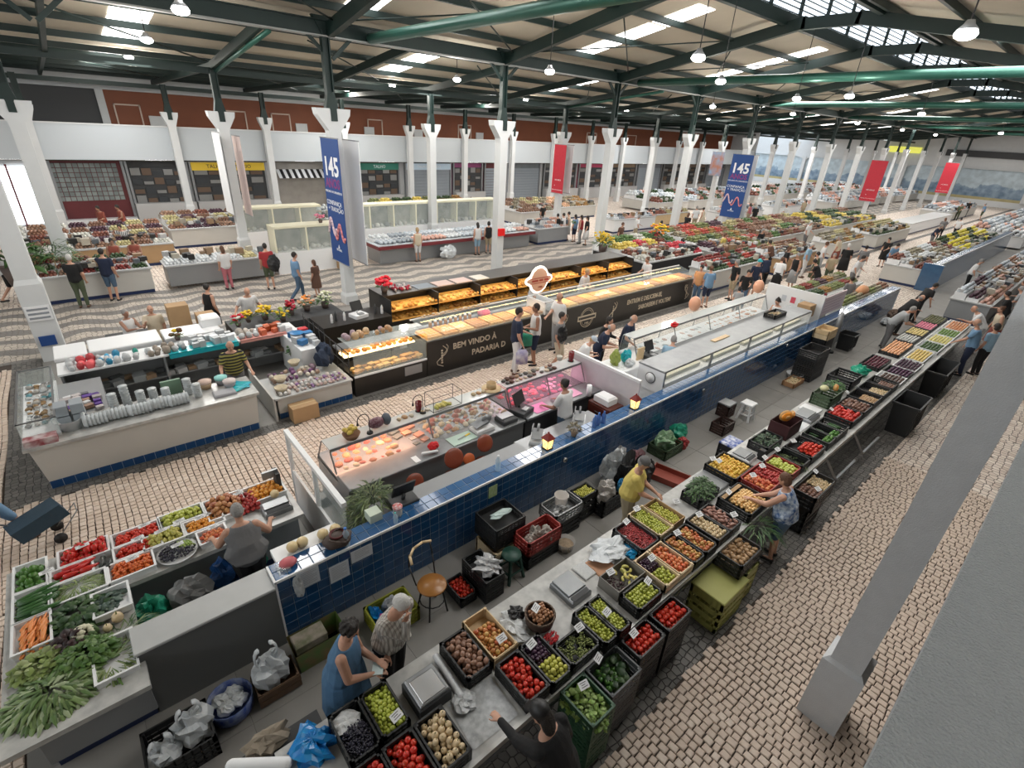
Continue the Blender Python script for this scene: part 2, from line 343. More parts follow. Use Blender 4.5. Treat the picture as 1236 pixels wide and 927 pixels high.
# ---- end wall with its tiled picture
def mural_mat():
    m = bpy.data.materials.new('tile_picture'); m.use_nodes = True; nt = m.node_tree; N = nt.nodes; Lk = nt.links; b = N['Principled BSDF']; b.inputs['Roughness'].default_value = 0.3
    tc = N.new('ShaderNodeTexCoord'); sx = N.new('ShaderNodeSeparateXYZ'); Lk.new(tc.outputs['Object'], sx.inputs[0])
    nz = N.new('ShaderNodeTexNoise'); nz.inputs['Scale'].default_value = 0.35; nz.inputs['Detail'].default_value = 8; nz.inputs['Roughness'].default_value = 0.65; Lk.new(tc.outputs['Object'], nz.inputs['Vector'])
    a = N.new('ShaderNodeMath'); a.operation = 'MULTIPLY_ADD'; Lk.new(nz.outputs['Fac'], a.inputs[0]); a.inputs[1].default_value = -3.2; Lk.new(sx.outputs[2], a.inputs[2])
    r = N.new('ShaderNodeValToRGB'); Lk.new(a.outputs[0], r.inputs[0]); e = r.color_ramp.elements
    e[0].position = 0.0; e[0].color = (0.13, 0.21, 0.30, 1); e[1].position = 0.98; e[1].color = (0.58, 0.68, 0.73, 1)
    for p, c in ((0.3, (0.22, 0.31, 0.42)), (0.6, (0.16, 0.25, 0.36)), (0.9, (0.26, 0.36, 0.46))):
        q = e.new(p); q.color = c + (1,)
    n2 = N.new('ShaderNodeTexNoise'); n2.inputs['Scale'].default_value = 1.6; n2.inputs['Detail'].default_value = 6; Lk.new(tc.outputs['Object'], n2.inputs['Vector'])
    mm = N.new('ShaderNodeMix'); mm.data_type = 'RGBA'; mm.inputs[0].default_value = 0.35; Lk.new(r.outputs[0], mm.inputs[6])
    r2 = N.new('ShaderNodeValToRGB'); Lk.new(n2.outputs['Fac'], r2.inputs[0]); r2.color_ramp.elements[0].position = 0.35; r2.color_ramp.elements[0].color = (0.06, 0.10, 0.15, 1); r2.color_ramp.elements[1].position = 0.65; r2.color_ramp.elements[1].color = (0.42, 0.52, 0.60, 1)
    Lk.new(r2.outputs[0], mm.inputs[7]); Lk.new(mm.outputs[2], b.inputs['Base Color'])
    return m
sandy = mat('tile_sand', (0.46, 0.40, 0.20), 0.4, noise=0.4, ns=1)
endw = struct('wall_right', MB().box(97.0, 97.3, -8, 50, 0, 0.75).box(97.0, 97.3, -8, 50, 4.6, 9.5).box(97.02, 97.3, -8, 50, 0.75, 1.1, 1).box(97.03, 97.3, -8, 50, 1.1, 4.6, 2)
              , [white_paint, sandy, mural_mat()])
for i in range(4):
    y = -5 + 14.4 * i
    struct('pilaster', MB().box(96.6, 97.0, y, y + 0.5, 0.75, 4.6), white_paint, endw)
    struct('arch', MB().prism([(y + 0.5, 4.6), (y + 0.5, 4.1), (y + 0.8, 4.35), (y + 1.8, 4.52), (y + 13.1, 4.52), (y + 14.1, 4.35), (y + 14.4, 4.1), (y + 14.4, 4.6)], 'x', 96.7, 97.0), white_paint, endw)
wp, wq = AX(1073, 179, 96.8), AX(1113, 179, 96.8)
struct('window_1', MB().box(96.7, 96.95, wq.y, wp.y, wp.z - .35, wp.z + .35).box(96.65, 96.7, wq.y, wp.y, wp.z - .45, wp.z - .35).box(96.65, 96.7, wq.y, wp.y, wp.z + .35, wp.z + .45, 1), [mat('yellow_glass', (0.75, 0.75, 0.12), 0.3, emis=0.6), white_paint])
struct('window_2', MB().box(96.7, 96.95, wq.y - 22, wq.y - 3, wp.z - .5, wp.z + .3), charcoal)
struct('wall_far_side', MB().box(71, 97, 50, 50.2, 0, 8).box(70.8, 71, 34.5, 50, 0, 8), white_paint)
# ---- roof: panels, purlins, rafters, lantern, skylights
roofm = mat('roof_panel', (0.50, 0.45, 0.36), 0.8, noise=0.5, ns=0.8, c2=(0.40, 0.36, 0.29))
skym = mat('skylight_glow', (1, 1, 1), 0.5, emis=5.0)
skyx = sorted(set(round(s[0], 2) for s in SKY))
rb = MB()
pts = [(y, z) for y, z in ROOF]
gaps = {}
for (ya, za), (yb, zb) in zip(pts, pts[1:]):
    if (ya, yb) == (0.1, 8.7): yb, zb = 7.2, zroof(7.2)
    if (ya, yb) == (8.7, 17.3): ya, za = 10.2, zroof(10.2)
    rb.add([(-12, ya, za), (97, ya, za), (97, yb, zb), (-12, yb, zb)], [(0, 1, 2, 3)])
ceiling = struct('ceiling', rb, roofm)
for x, y0, y1 in SKY:
    if x > 90: continue
    ys = [y0 + (y1 - y0) * t / 3 for t in range(4)]
    for a, b in zip(ys, ys[1:]):
        b -= 0.12
        struct('skylight', MB().add([(x - 0.5, a, zroof(a) - 0.02), (x + 0.5, a, zroof(a) - 0.02), (x + 0.5, b, zroof(b) - 0.02), (x - 0.5, b, zroof(b) - 0.02)], [(0, 3, 2, 1)]), skym, ceiling)
for i, y in enumerate([1.2, 3.1, 5.0, 7.0, 10.4, 12.4, 14.4, 16.3, 18.9, 20.9, 22.9, 24.9, 27.1, 29.4, 31.8, 34.2, 37.0]):
    struct('purlin', MB().beam((-12, y, zroof(y) - 0.13), (97, y, zroof(y) - 0.10), 0.10, 0.18), green_steel, ceiling)
for j in range(15):
    X = 0.6 + 6.75 * j
    r_ = MB()
    for a, b in ((0.1, 7.9), (17.3, 9.5)):
        r_.beam((X, a, zroof(a) - 0.40), (X, b, zroof(b) - 0.40), 0.20, 0.36)
    r_.beam((X, 7.8, zroof(7.8) - 0.42), (X, 9.6, zroof(9.6) - 0.42), 0.20, 0.34)
    struct('rafter', r_, green_steel, ceiling)
    r_ = MB()
    for sx_ in (-1, 1):                                          # knee braces along the beam
        r_.beam((X + sx_ * 0.05, 17.3, 7.6), (X + sx_ * 0.75, 17.3, 8.25), 0.07, 0.1)
    struct('brace', r_, green_steel, ceiling)
for j in range(20):
    X = 0.85 + 4.72 * j
    if X > 96: break
    struct('rafter', MB().beam((X, 17.3, zroof(17.3) - 0.36), (X, 24, zroof(24) - 0.34), 0.13, 0.26).beam((X, 24, zroof(24) - 0.34), (X, 37.8, zroof(37.8) - 0.32), 0.12, 0.22), green_steel, ceiling)
for y, z in ((0.15, 8.35), (17.3, 8.35)):
    struct('girder', MB().box(-12, 97, y - 0.05, y + 0.05, z - 0.19, z + 0.19).box(-12, 97, y - 0.14, y + 0.14, z - 0.22, z - 0.18, 1).box(-12, 97, y - 0.14, y + 0.14, z + 0.17, z + 0.2),
           [green_steel, mat('pale_flange', (0.30, 0.31, 0.30), 0.5)], ceiling)
for y, z in ((24.0, 7.35), (35.0, 6.98)): struct('girder', MB().box(-12, 97, y - 0.05, y + 0.05, z - 0.10, z + 0.1), green_steel, ceiling)
pipe = mat('green_pipe', (0.03, 0.12, 0.09), 0.35, metal=0.3, noise=0.3, ns=2, c2=(0.015, 0.06, 0.045))
for X in (8.6, 22.1, 35.6, 49.1, 62.6, 76.1):
    struct('pipe', MB().tube((X, 17.1, 8.25), (X, 0.3, 8.25), 0.15, n=12), pipe, ceiling)
for X in (5.57, 24.45, 43.3): struct('pipe', MB().tube((X + 0.1, 17.4, 8.1), (X + 0.1, 24, 7.35), 0.07, n=8), pipe, ceiling)
for j in range(14):                                              # thin cross ties between rafters
    X = 0.6 + 6.75 * j
    struct('tie_rod', MB().path([(X, 11.9, zroof(11.9) - 0.3), (X + 6.75, 16.8, zroof(16.8) - 0.3)], 0.025, 5).path([(X + 6.75, 11.9, zroof(11.9) - 0.3), (X, 16.8, zroof(16.8) - 0.3)], 0.025, 5), green_steel, ceiling)
    struct('tie_rod', MB().path([(X, 19, zroof(19) - 0.3), (X + 4.72, 23.5, zroof(23.5) - 0.3)], 0.025, 5).path([(X, 26, zroof(26) - 0.3), (X + 4.72, 33.5, zroof(33.5) - 0.3)], 0.025, 5), green_steel, ceiling)
# roof lantern with louvres
lan = MB().add([(-12, 6.9, 11.7), (97, 6.9, 11.7), (97, 8.7, 12.1), (-12, 8.7, 12.1), (97, 10.5, 11.7), (-12, 10.5, 11.7)], [(0, 1, 2, 3), (3, 2, 4, 5)])
struct('lantern_roof', lan, roofm, ceiling)
for y in (7.2, 10.2):
    zb = zroof(y)
    for j in range(41):
        X = -3 + 2.25 * j
        struct('mullion', MB().box(X - 0.05, X + 0.05, y - 0.05, y + 0.05, zb - 0.1, 11.75), green_steel, ceiling)
    for q in range(9):
        z = zb + 0.12 + q * 0.165
        struct('louvre', MB().obox((42.5, y, z), (54.5, 0, 0), (0, 0.065, 0.045), (0, -0.004, 0.006)), green_steel, ceiling)
    struct('curb', MB().box(-12, 97, y - 0.08, y + 0.08, zb - 0.3, zb + 0.06), green_steel, ceiling)
# ---- columns: white concrete shaft, forked head, green steel post
def column(name_y, X, Y, ztop, zj, w=0.36, head=0.52, kids=True, lab=True, base=1.2):
    t = bpy.data.objects.new('column', None); C.objects.link(t); t.location = (X, Y, 0); t['kind'] = 'structure'
    a = w / 2
    sh = MB().box(-a * 1.25, a * 1.25, -a * 1.25, a * 1.25, 0, base).add([(-a * 1.25, -a * 1.25, base), (a * 1.25, -a * 1.25, base), (a * 1.25, a * 1.25, base), (-a * 1.25, a * 1.25, base), (-a, -a, base + 0.12), (a, -a, base + 0.12), (a, a, base + 0.12), (-a, a, base + 0.12)],
        [(0, 1, 5, 4), (1, 2, 6, 5), (2, 3, 7, 6), (3, 0, 4, 7)])
    sh.box(-a, a, -a, a, base, ztop - 0.75)
    sh.build('shaft', white_paint, t)
    h = head
    MB().prism([(-a, ztop - 0.8), (a, ztop - 0.8), (a + 0.02, ztop - 0.62), (h, ztop - 0.18), (h + 0.03, ztop), (0.12, ztop), (0.0, ztop - 0.28), (-0.12, ztop), (-h - 0.03, ztop), (-h, ztop - 0.18), (-a - 0.02, ztop - 0.62)], 'y', -a * 0.98, a * 0.98).build('column_head', white_paint, t)
    p = MB().box(-0.10, 0.10, -0.02, 0.02, ztop - 0.35, zj).box(-0.12, -0.08, -0.10, 0.10, ztop - 0.3, zj).box(0.08, 0.12, -0.10, 0.10, ztop - 0.3, zj)
    p.prism([(-0.2, ztop - 0.02), (0.2, ztop - 0.02), (0.1, ztop + 0.45), (-0.1, ztop + 0.45)], 'y', -0.11, 0.11)
    p.prism([(-0.1, ztop - 0.35), (0.1, ztop - 0.35), (0.1, ztop), (-0.1, ztop)], 'y', -a - 0.02, -a + 0.02)
    if zj > 8: p.prism([(-0.1, zj - 0.1), (0.1, zj - 0.1), (0.35, zj + 0.35), (-0.35, zj + 0.35)], 'y', -0.08, 0.08)
    p.build('steel_post', green_steel, t)
    return t
for n in range(14): column('a', 7.35 + 6.75 * n if n else 7.2, 17.3, 6.28, 8.3, base=.3)
column('a', -1.12, 16.9, 6.28, 8.3, w=0.42, base=2.0)
for n in range(10): column('b', 5.57 + 9.44 * n, 24.0, 6.02, 7.4, w=0.34, head=0.45)
column('b', -0.4, 24.0, 6.0, 7.4, w=0.4, head=0.5)
for n in range(14):
    if abs(-0.2 + 4.72 * n - 14.0) > 0: column('c', 0.78 + 4.72 * n if n else -0.2, 35.0 - 0.75, 5.85, 7.1, w=0.34, head=0.36)
# the near pillar beside the parapet
t = bpy.data.objects.new('pillar', None); C.objects.link(t); t['kind'] = 'structure'; t.location = (5.17, 0.14, 0)
MB().bbox(0.0, 0.45, -0.21, 0.21, 0, 1.02, b=0.07).build('pillar_base', concrete, t)
MB().add([(0.04, -0.15, 0.95), (0.40, -0.15, 0.95), (0.40, 0.15, 0.95), (0.04, 0.15, 0.95), (0.04, -0.15, 8.2), (0.40, -0.15, 8.2), (0.40, 0.15, 8.2), (0.04, 0.15, 8.2)], [(0, 1, 5, 4), (1, 2, 6, 5), (2, 3, 7, 6), (3, 0, 4, 7)]).build('shaft', concrete, t)
for n in (2, 4, 6, 8, 10): column('d', 7.35 + 6.75 * n, 0.15, 6.28, 8.3)
# ------------------------------------------------------------------ fruit and vegetables: one mesh per kind, shared by every piece
def fm(name, c, c2, rough=0.35, **k): return mat(name, c, rough, c2=c2, rand=0.75, island=0.3, noise=0.15, ns=18, **k)
FR = {}
def fruit(kind):
    if kind in FR: return FR[kind]
    mb = MB(); col = {'tomato': ((0.50, 0.012, 0.010), (0.56, 0.045, 0.018)), 'lime': ((0.30, 0.36, 0.03), (0.42, 0.46, 0.07)), 'green_plum': ((0.30, 0.35, 0.04), (0.44, 0.46, 0.08)), 'yellow_lime': ((0.42, 0.42, 0.06), (0.50, 0.48, 0.10)),
        'potato': ((0.34, 0.20, 0.10), (0.42, 0.27, 0.14)), 'brown_potato': ((0.17, 0.085, 0.055), (0.25, 0.13, 0.08)), 'onion': ((0.55, 0.40, 0.22), (0.66, 0.52, 0.33)), 'apple': ((0.45, 0.025, 0.02), (0.60, 0.38, 0.12)),
        'red_apple': ((0.30, 0.015, 0.02), (0.45, 0.05, 0.04)), 'plum': ((0.025, 0.012, 0.03), (0.06, 0.02, 0.05)), 'orange': ((0.72, 0.28, 0.03), (0.80, 0.36, 0.06)), 'peach': ((0.70, 0.30, 0.10), (0.60, 0.12, 0.06)), 'apricot': ((0.72, 0.36, 0.06), (0.75, 0.50, 0.15)),
        'walnut': ((0.30, 0.14, 0.07), (0.40, 0.20, 0.10)), 'cherry_tomato': ((0.70, 0.22, 0.04), (0.65, 0.10, 0.03)), 'red_bean': ((0.26, 0.015, 0.02), (0.40, 0.05, 0.05)), 'green_apple': ((0.45, 0.50, 0.08), (0.56, 0.58, 0.16)), 'pear': ((0.48, 0.48, 0.10), (0.60, 0.55, 0.18)),
        'mango': ((0.55, 0.30, 0.10), (0.40, 0.14, 0.08)), 'melon': ((0.68, 0.52, 0.26), (0.75, 0.60, 0.35)), 'sweet_potato': ((0.20, 0.09, 0.07), (0.30, 0.15, 0.11)), 'bell_pepper': ((0.50, 0.012, 0.012), (0.60, 0.03, 0.02)), 'green_pepper': ((0.04, 0.14, 0.02), (0.09, 0.22, 0.04)),
        'long_pepper': ((0.45, 0.01, 0.015), (0.55, 0.03, 0.02)), 'cucumber': ((0.018, 0.07, 0.02), (0.04, 0.12, 0.03)), 'carrot': ((0.72, 0.22, 0.05), (0.78, 0.30, 0.09)), 'aubergine': ((0.03, 0.035, 0.035), (0.05, 0.06, 0.05)), 'yellow_fruit': ((0.62, 0.46, 0.06), (0.72, 0.40, 0.08)),
        'beetroot': ((0.13, 0.06, 0.05), (0.22, 0.12, 0.08)), 'banana': ((0.62, 0.50, 0.14), (0.42, 0.42, 0.10)), 'red_tomato_plum': ((0.52, 0.015, 0.01), (0.60, 0.05, 0.02)), 'loquat': ((0.72, 0.42, 0.14), (0.78, 0.52, 0.24)), 'pale_carrot': ((0.62, 0.36, 0.20), (0.70, 0.46, 0.28))}[kind]
    m = fm(kind + '_skin', col[0], col[1])
    st = mat('stalk', (0.10, 0.16, 0.03), 0.7)
    if kind in ('potato', 'brown_potato', 'sweet_potato', 'mango'):
        L = 1.9 if kind == 'sweet_potato' else 1.35
        mb.ell((0, 0, 0), (L, 1.0, 0.9), 8, 6)
        mb.v = [(x * (1 + 0.10 * math.sin(3 * y + 1)), y * (1 + 0.13 * math.sin(2.2 * x + z)), z * (1 + 0.1 * math.sin(2 * x))) for x, y, z in mb.v]
    elif kind in ('carrot', 'pale_carrot'):
        mb.loft([((-3.4, 0, 0), (0, 0.35, 0), (0, 0, 0.35)), ((-3.0, 0, 0), (0, 0.85, 0), (0, 0, 0.85)), ((-1, 0.1, 0), (0, 0.8, 0), (0, 0, 0.8)), ((2, -0.1, 0), (0, 0.45, 0), (0, 0, 0.45)), ((4, 0, 0), (0, 0.08, 0), (0, 0, 0.08))], 7)
        mb.cap((-3.6, 0, 0), (-3.2, 0, 0), 0.25, n=5, mi=1)
    elif kind in ('cucumber', 'long_pepper', 'aubergine'):
        q = {'cucumber': 4.6, 'long_pepper': 2.6, 'aubergine': 2.6}[kind]; e = 0.4 if kind == 'long_pepper' else 0.9
        mb.loft([((-q, 0.1, 0), (0, 0.3, 0), (0, 0, 0.3)), ((-q * 0.85, 0.05, 0), (0, 0.9, 0), (0, 0, 0.9)), ((0, -0.2, 0), (0, 1, 0), (0, 0, 1)), ((q * 0.8, 0, 0), (0, e, 0), (0, 0, e)), ((q, 0.1, 0), (0, 0.25, 0), (0, 0, 0.25))], 8)
        mb.cap((-q - 0.3, 0.1, 0), (-q, 0.1, 0), 0.22, n=5, mi=1)
    elif kind == 'banana':
        mb.path([], 1)
        P = [(2.2 * math.sin(a), 2.2 * math.cos(a) - 2.2, 0) for a in (-1.1, -0.9, -0.4, 0.1, 0.6, 0.95)]
        R_ = [0.25, 0.55, 0.8, 0.8, 0.6, 0.2]
        mb.loft([(p, (0.3 * r * (p[0]), r, 0), (0, 0, r)) for p, r in zip(P, R_)], 6)
    elif kind in ('bell_pepper', 'green_pepper'):
        V = MB().ell((0, 0, 0), (1, 1, 1.15), 12, 6); W_ = []
        for x, y, z in V.v:
            a = math.atan2(y, x); k = 1 + 0.12 * math.cos(4 * a); zz = z - (0.35 if z > 1.0 else 0); W_.append((x * k, y * k, zz))
        mb.v = W_; mb.f = V.f; mb.m = V.m; mb.s = V.s; mb.cap((0, 0, 0.7), (0.15, 0, 1.2), 0.13, n=5, mi=1)
    elif kind == 'pear':
        mb.lathe([(0.15, -0.95), (0.7, -0.8), (1.0, -0.2), (0.8, 0.5), (0.45, 1.0), (0.2, 1.3)], n=8)
    elif kind in ('red_bean',):
        mb.cap((-1.4, 0, 0), (1.4, 0.2, 0), 0.55, n=5)
    else:
        fl = 0.86 if kind in ('tomato', 'orange', 'apple', 'red_apple', 'green_apple') else (1.15 if kind in ('onion', 'lime', 'green_plum', 'red_tomato_plum') else 1.0)
        V = MB().ell((0, 0, 0), (1, 1, fl), 9, 6)
        mb.v = [(x, y, z - (0.25 * fl if z > fl * 0.97 else 0)) for x, y, z in V.v]; mb.f = V.f; mb.m = V.m; mb.s = V.s
        if kind in ('tomato', 'apple', 'onion', 'red_apple', 'orange', 'green_apple', 'plum', 'peach'):
            mb.cap((0, 0, fl * 0.7), (0.08, 0, fl * 1.1 + (0.35 if kind == 'onion' else 0)), 0.10 if kind != 'onion' else 0.14, 0.06, n=4, mi=1)
    FR[kind] = (mb.mesh(kind, [m, st]), mb); return FR[kind]
NAMES = {'lime': 'lime', 'yellow_lime': 'lime', 'brown_potato': 'potato', 'cherry_tomato': 'tomato', 'red_tomato_plum': 'tomato', 'red_bean': 'bean_pod', 'red_apple': 'apple', 'green_apple': 'apple', 'yellow_fruit': 'plum', 'green_plum': 'green_plum', 'bell_pepper': 'pepper', 'green_pepper': 'pepper', 'long_pepper': 'pepper', 'pale_carrot': 'carrot', 'loquat': 'apricot'}
COUNT = {}
def pile(kind, x0, x1, y0, y1, z, r, label, group, dome=0.5, flat=True, parent=None, step=1.78, layers=2, aim=None, tilt=0.0, force=False):
    """single fruits heaped in a box: hexagonal layers, the upper one smaller; each is an object (or joined once a kind is past 300)"""
    me, src = fruit(kind); nm = NAMES.get(kind, kind)
    if len(label.split()) < 5: label += ' at the left stall'
    long_ = {'carrot': (4, 1), 'pale_carrot': (4, 1), 'cucumber': (4.6, 1), 'long_pepper': (2.6, 1), 'aubergine': (2.6, 1), 'potato': (1.15, 1), 'brown_potato': (1.15, 1), 'sweet_potato': (1.8, 1), 'banana': (2.2, 1.2), 'red_bean': (1.8, 0.6), 'mango': (1.3, 1)}.get(kind, (1, 1))
    P = []
    for L in range(layers):
        ins = L * r * 0.9; dx = step * r * long_[0]; dy = step * 0.87 * r * long_[1]
        if long_[0] >= 4: dx *= 1.1
        ny = max(1, int((y1 - y0 - 2 * ins) / dy)); nx = max(1, int((x1 - x0 - 2 * ins) / dx))
        for j in range(ny):
            for i in range(nx):
                x = x0 + ins + (i + 0.5 + (0.5 if (j + L) % 2 else 0)) * (x1 - x0 - 2 * ins) / nx; y = y0 + ins + (j + 0.5) * (y1 - y0 - 2 * ins) / ny
                if x > x1 - r * 0.6: continue
                if L and rnd.random() < 0.2: continue
                u = (x - x0) / (x1 - x0) * 2 - 1; v = (y - y0) / (y1 - y0) * 2 - 1
                P.append((x + rnd.uniform(-.22, .22) * r, y + rnd.uniform(-.22, .22) * r, z + r * 0.85 + L * r * 1.25 + dome * r * (1 - max(abs(u), abs(v)) ** 2) + rnd.uniform(-.15, .15) * r))
    if COUNT.get(nm, 0) + len(P) > 300 and not force:
        n = 0; mb = MB()
        for p in P:
            a = rnd.uniform(0, 6.3) if aim is None else aim + rnd.uniform(-.2, .2); s = r * rnd.uniform(0.88, 1.1); ca, sa = math.cos(a), math.sin(a)
            mb.add([(p[0] + s * (x * ca - y * sa), p[1] + s * (x * sa + y * ca), p[2] + s * zz) for x, y, zz in src.v], src.f, 0, True)
        o = mb.build(nm + '_heap', [me.materials[0]], parent); tag(o, label.replace('one ', 'heap of ', 1) if label.startswith('one ') else 'heap: ' + label, 'produce', group, 'stuff'); return
    COUNT[nm] = COUNT.get(nm, 0) + len(P)
    for p in P:
        a = rnd.uniform(0, 6.3) if aim is None else aim + rnd.uniform(-.2, .2)
        t = rnd.uniform(-0.6, 0.6) if (flat is False or long_[0] < 1.1) else rnd.uniform(-0.12, 0.12)
        o = link(nm, me, parent, p, (t, t * 0.7 if long_[0] < 2 else 0.05 * t, a), r * rnd.uniform(0.88, 1.1))
        tag(o, label, 'vegetable' if nm in ('tomato', 'potato', 'onion', 'pepper', 'carrot', 'cucumber', 'bean_pod', 'beetroot', 'sweet_potato', 'aubergine') else ('nut' if nm == 'walnut' else 'fruit'), group)
# ------------------------------------------------------------------ crates, trays, cards
CR = {}
def crate_mesh(kind, lx, ly, h):
    k = (kind, round(lx, 2), round(ly, 2), round(h, 2))
    if k in CR: return CR[k]
    a, b = lx / 2, ly / 2; mb = MB(); t = 0.012
    if kind in ('slat', 'mesh'):
        mb.box(-a + t, a - t, -b + t, b - t, 0, 0.012)
        nz = 4 if kind == 'slat' else 3
        for sx in (-1, 1):
            for sy in (-1, 1): mb.box(min(sx * a, sx * (a - 0.04)), max(sx * a, sx * (a - 0.04)), min(sy * b, sy * (b - 0.04)), max(sy * b, sy * (b - 0.04)), 0, h)
        for q in range(nz):
            z0 = h * q / nz; z1 = z0 + h / nz * 0.62
            if q == nz - 1: z1 = h
            for s in (-1, 1):
                e = t * (1.6 if q == nz - 1 else 1)
                mb.box(-a, a, min(s * b, s * (b - e)), max(s * b, s * (b - e)), z0, z1); mb.box(min(s * a, s * (a - e)), max(s * a, s * (a - e)), -b, b, z0, z1)
        for i in range(1, int(lx / 0.07)):
            x = -a + i * lx / int(lx / 0.07)
            for s in (-1, 1): mb.box(x - 0.006, x + 0.006, min(s * b, s * (b - t * .8)), max(s * b, s * (b - t * .8)), 0, h)
        for i in range(1, int(ly / 0.07)):
            y = -b + i * ly / int(ly / 0.07)
            for s in (-1, 1): mb.box(min(s * a, s * (a - t * .8)), max(s * a, s * (a - t * .8)), y - 0.006, y + 0.006, 0, h)
    else:
        mb.box(-a + t * .5, a - t * .5, -b + t * .5, b - t * .5, 0, 0.012)
        for s in (-1, 1):
            mb.box(-a, a, min(s * b, s * (b - t)), max(s * b, s * (b - t)), 0, h); mb.box(min(s * a, s * (a - t)), max(s * a, s * (a - t)), -b + t, b - t, 0, h)
        if kind == 'tray':
            for s in (-1, 1):
                mb.box(-a - .012, a + .012, min(s * b, s * (b + .012)), max(s * b, s * (b + .012)), h - .012, h); mb.box(min(s * a, s * (a + .012)), max(s * a, s * (a + .012)), -b, b, h - .012, h)
        if kind == 'wood':
            for s in (-1, 1):
                for z in (0.005, h * 0.52): mb.box(-a - .006, a + .006, min(s * b, s * (b + .008)), max(s * b, s * (b + .008)), z, z + h * 0.42)
                for u in (-1, 1): mb.box(min(u * a, u * (a - .03)), max(u * a, u * (a - .03)), min(s * b, s * (b - .03)), max(s * b, s * (b - .03)), 0, h + .01)
    CR[k] = mb; return mb
CM = {}
def crate(kind, x0, x1, y0, y1, zr, h, m, label, name='crate', group=None, rz=0.0):
    """open crate whose rim is at height zr"""
    lx, ly = x1 - x0, y1 - y0; mb = crate_mesh(kind, lx, ly, h); k = (id(mb), m.name)
    if k not in CM: CM[k] = mb.mesh(name, m)
    o = link(name, CM[k], None, ((x0 + x1) / 2, (y0 + y1) / 2, zr - h), (0, 0, rz)); return tag(o, label, 'crate' if name != 'tray' else 'tray', group)
def card(x, y, z, label, rz=0.0, w=0.115, d=0.08, tilt=0.42, txt=None):
    """small price card stuck up on a pin, with handwriting"""
    t = thing('price_card', label, 'sign', (x, y, z), rz)
    MB().tube((0, 0, -0.08), (0, 0, 0.0), 0.003, n=5).build('pin', grey_metal, t)
    u = Vector((w / 2, 0, 0)); v = Vector((0, math.cos(tilt) * d / 2, math.sin(tilt) * d / 2)); n = u.cross(v).normalized()
    MB().obox((0, 0, 0.02), u, v, n * 0.0015).build('card', paper, t)
    m = MB()
    for q, (a, b) in enumerate(((-0.7, 0.6), (-0.5, 0.3), (-0.6, 0.7))):
        m.obox(Vector((0, 0, 0.02)) + u * ((a + b) / 2) + v * (0.55 - 0.5 * q) + n * 0.0025, u * ((b - a) / 2), v * 0.07, n * 0.0004)
    m.build('writing', ink, t)
    return t
def crumpled(name, label, cat, c, r, m, seed=0, group=None, handles=False, flat=0.7, n=16, k=10, amp=0.28, rz=0):
    """plastic bag or cloth: a creased closed surface resting on z of c"""
    rr = random.Random(seed); mb = MB(); ph = [(rr.uniform(1.5, 6), rr.uniform(1.5, 6), rr.uniform(0, 6.3)) for _ in range(7)]
    V = MB().ell((0, 0, 0), (1, 1, 1), n, k); W_ = []
    for x, y, z in V.v:
        f = 1 + amp * sum(math.sin(p * x * 2 + q * y * 2 + z * 3 + o_) for p, q, o_ in ph) / 3.2 + rr.uniform(-1, 1) * amp * 0.28
        W_.append((x * r[0] * f, y * r[1] * f, max(0.0, (z * f * 0.5 + 0.5)) * r[2] * 1.15))
    mb.v = W_; mb.f = V.f; mb.m = V.m; mb.s = [False] * len(V.f)
    o = mb.build(name, m, None, c, (0, 0, rz)); tag(o, label, cat, group)
    if handles:
        for s in (-1, 1):
            P = [(s * r[0] * .35 + math.sin(a) * r[0] * .3 * s, r[1] * .1 * s, r[2] * .9 + (1 - math.cos(a)) * r[2] * .32) for a in (0, .6, 1.3, 2.0, 2.7, 3.14)]
            MB().loft([(p, (0.012, 0.0, 0), (0, 0.03, 0.01)) for p in P], 6).build('handle', m, o)
    return o
plastic_white = mat('bag_white', (0.62, 0.65, 0.67), 0.35, noise=0.5, ns=12, c2=(0.42, 0.45, 0.48)); plastic_blue = mat('bag_blue', (0.01, 0.16, 0.50), 0.3, noise=0.5, ns=9, c2=(0.01, 0.30, 0.50))
plastic_green = mat('bag_green', (0.02, 0.22, 0.13), 0.35, noise=0.5, ns=9, c2=(0.02, 0.38, 0.26)); plastic_clear = mat('bag_clear', (0.55, 0.57, 0.58), 0.25, noise=0.7, ns=16, c2=(0.25, 0.26, 0.27)); teal = mat('bag_teal', (0.01, 0.42, 0.42), 0.3, noise=0.6, ns=8, c2=(0.02, 0.25, 0.45))
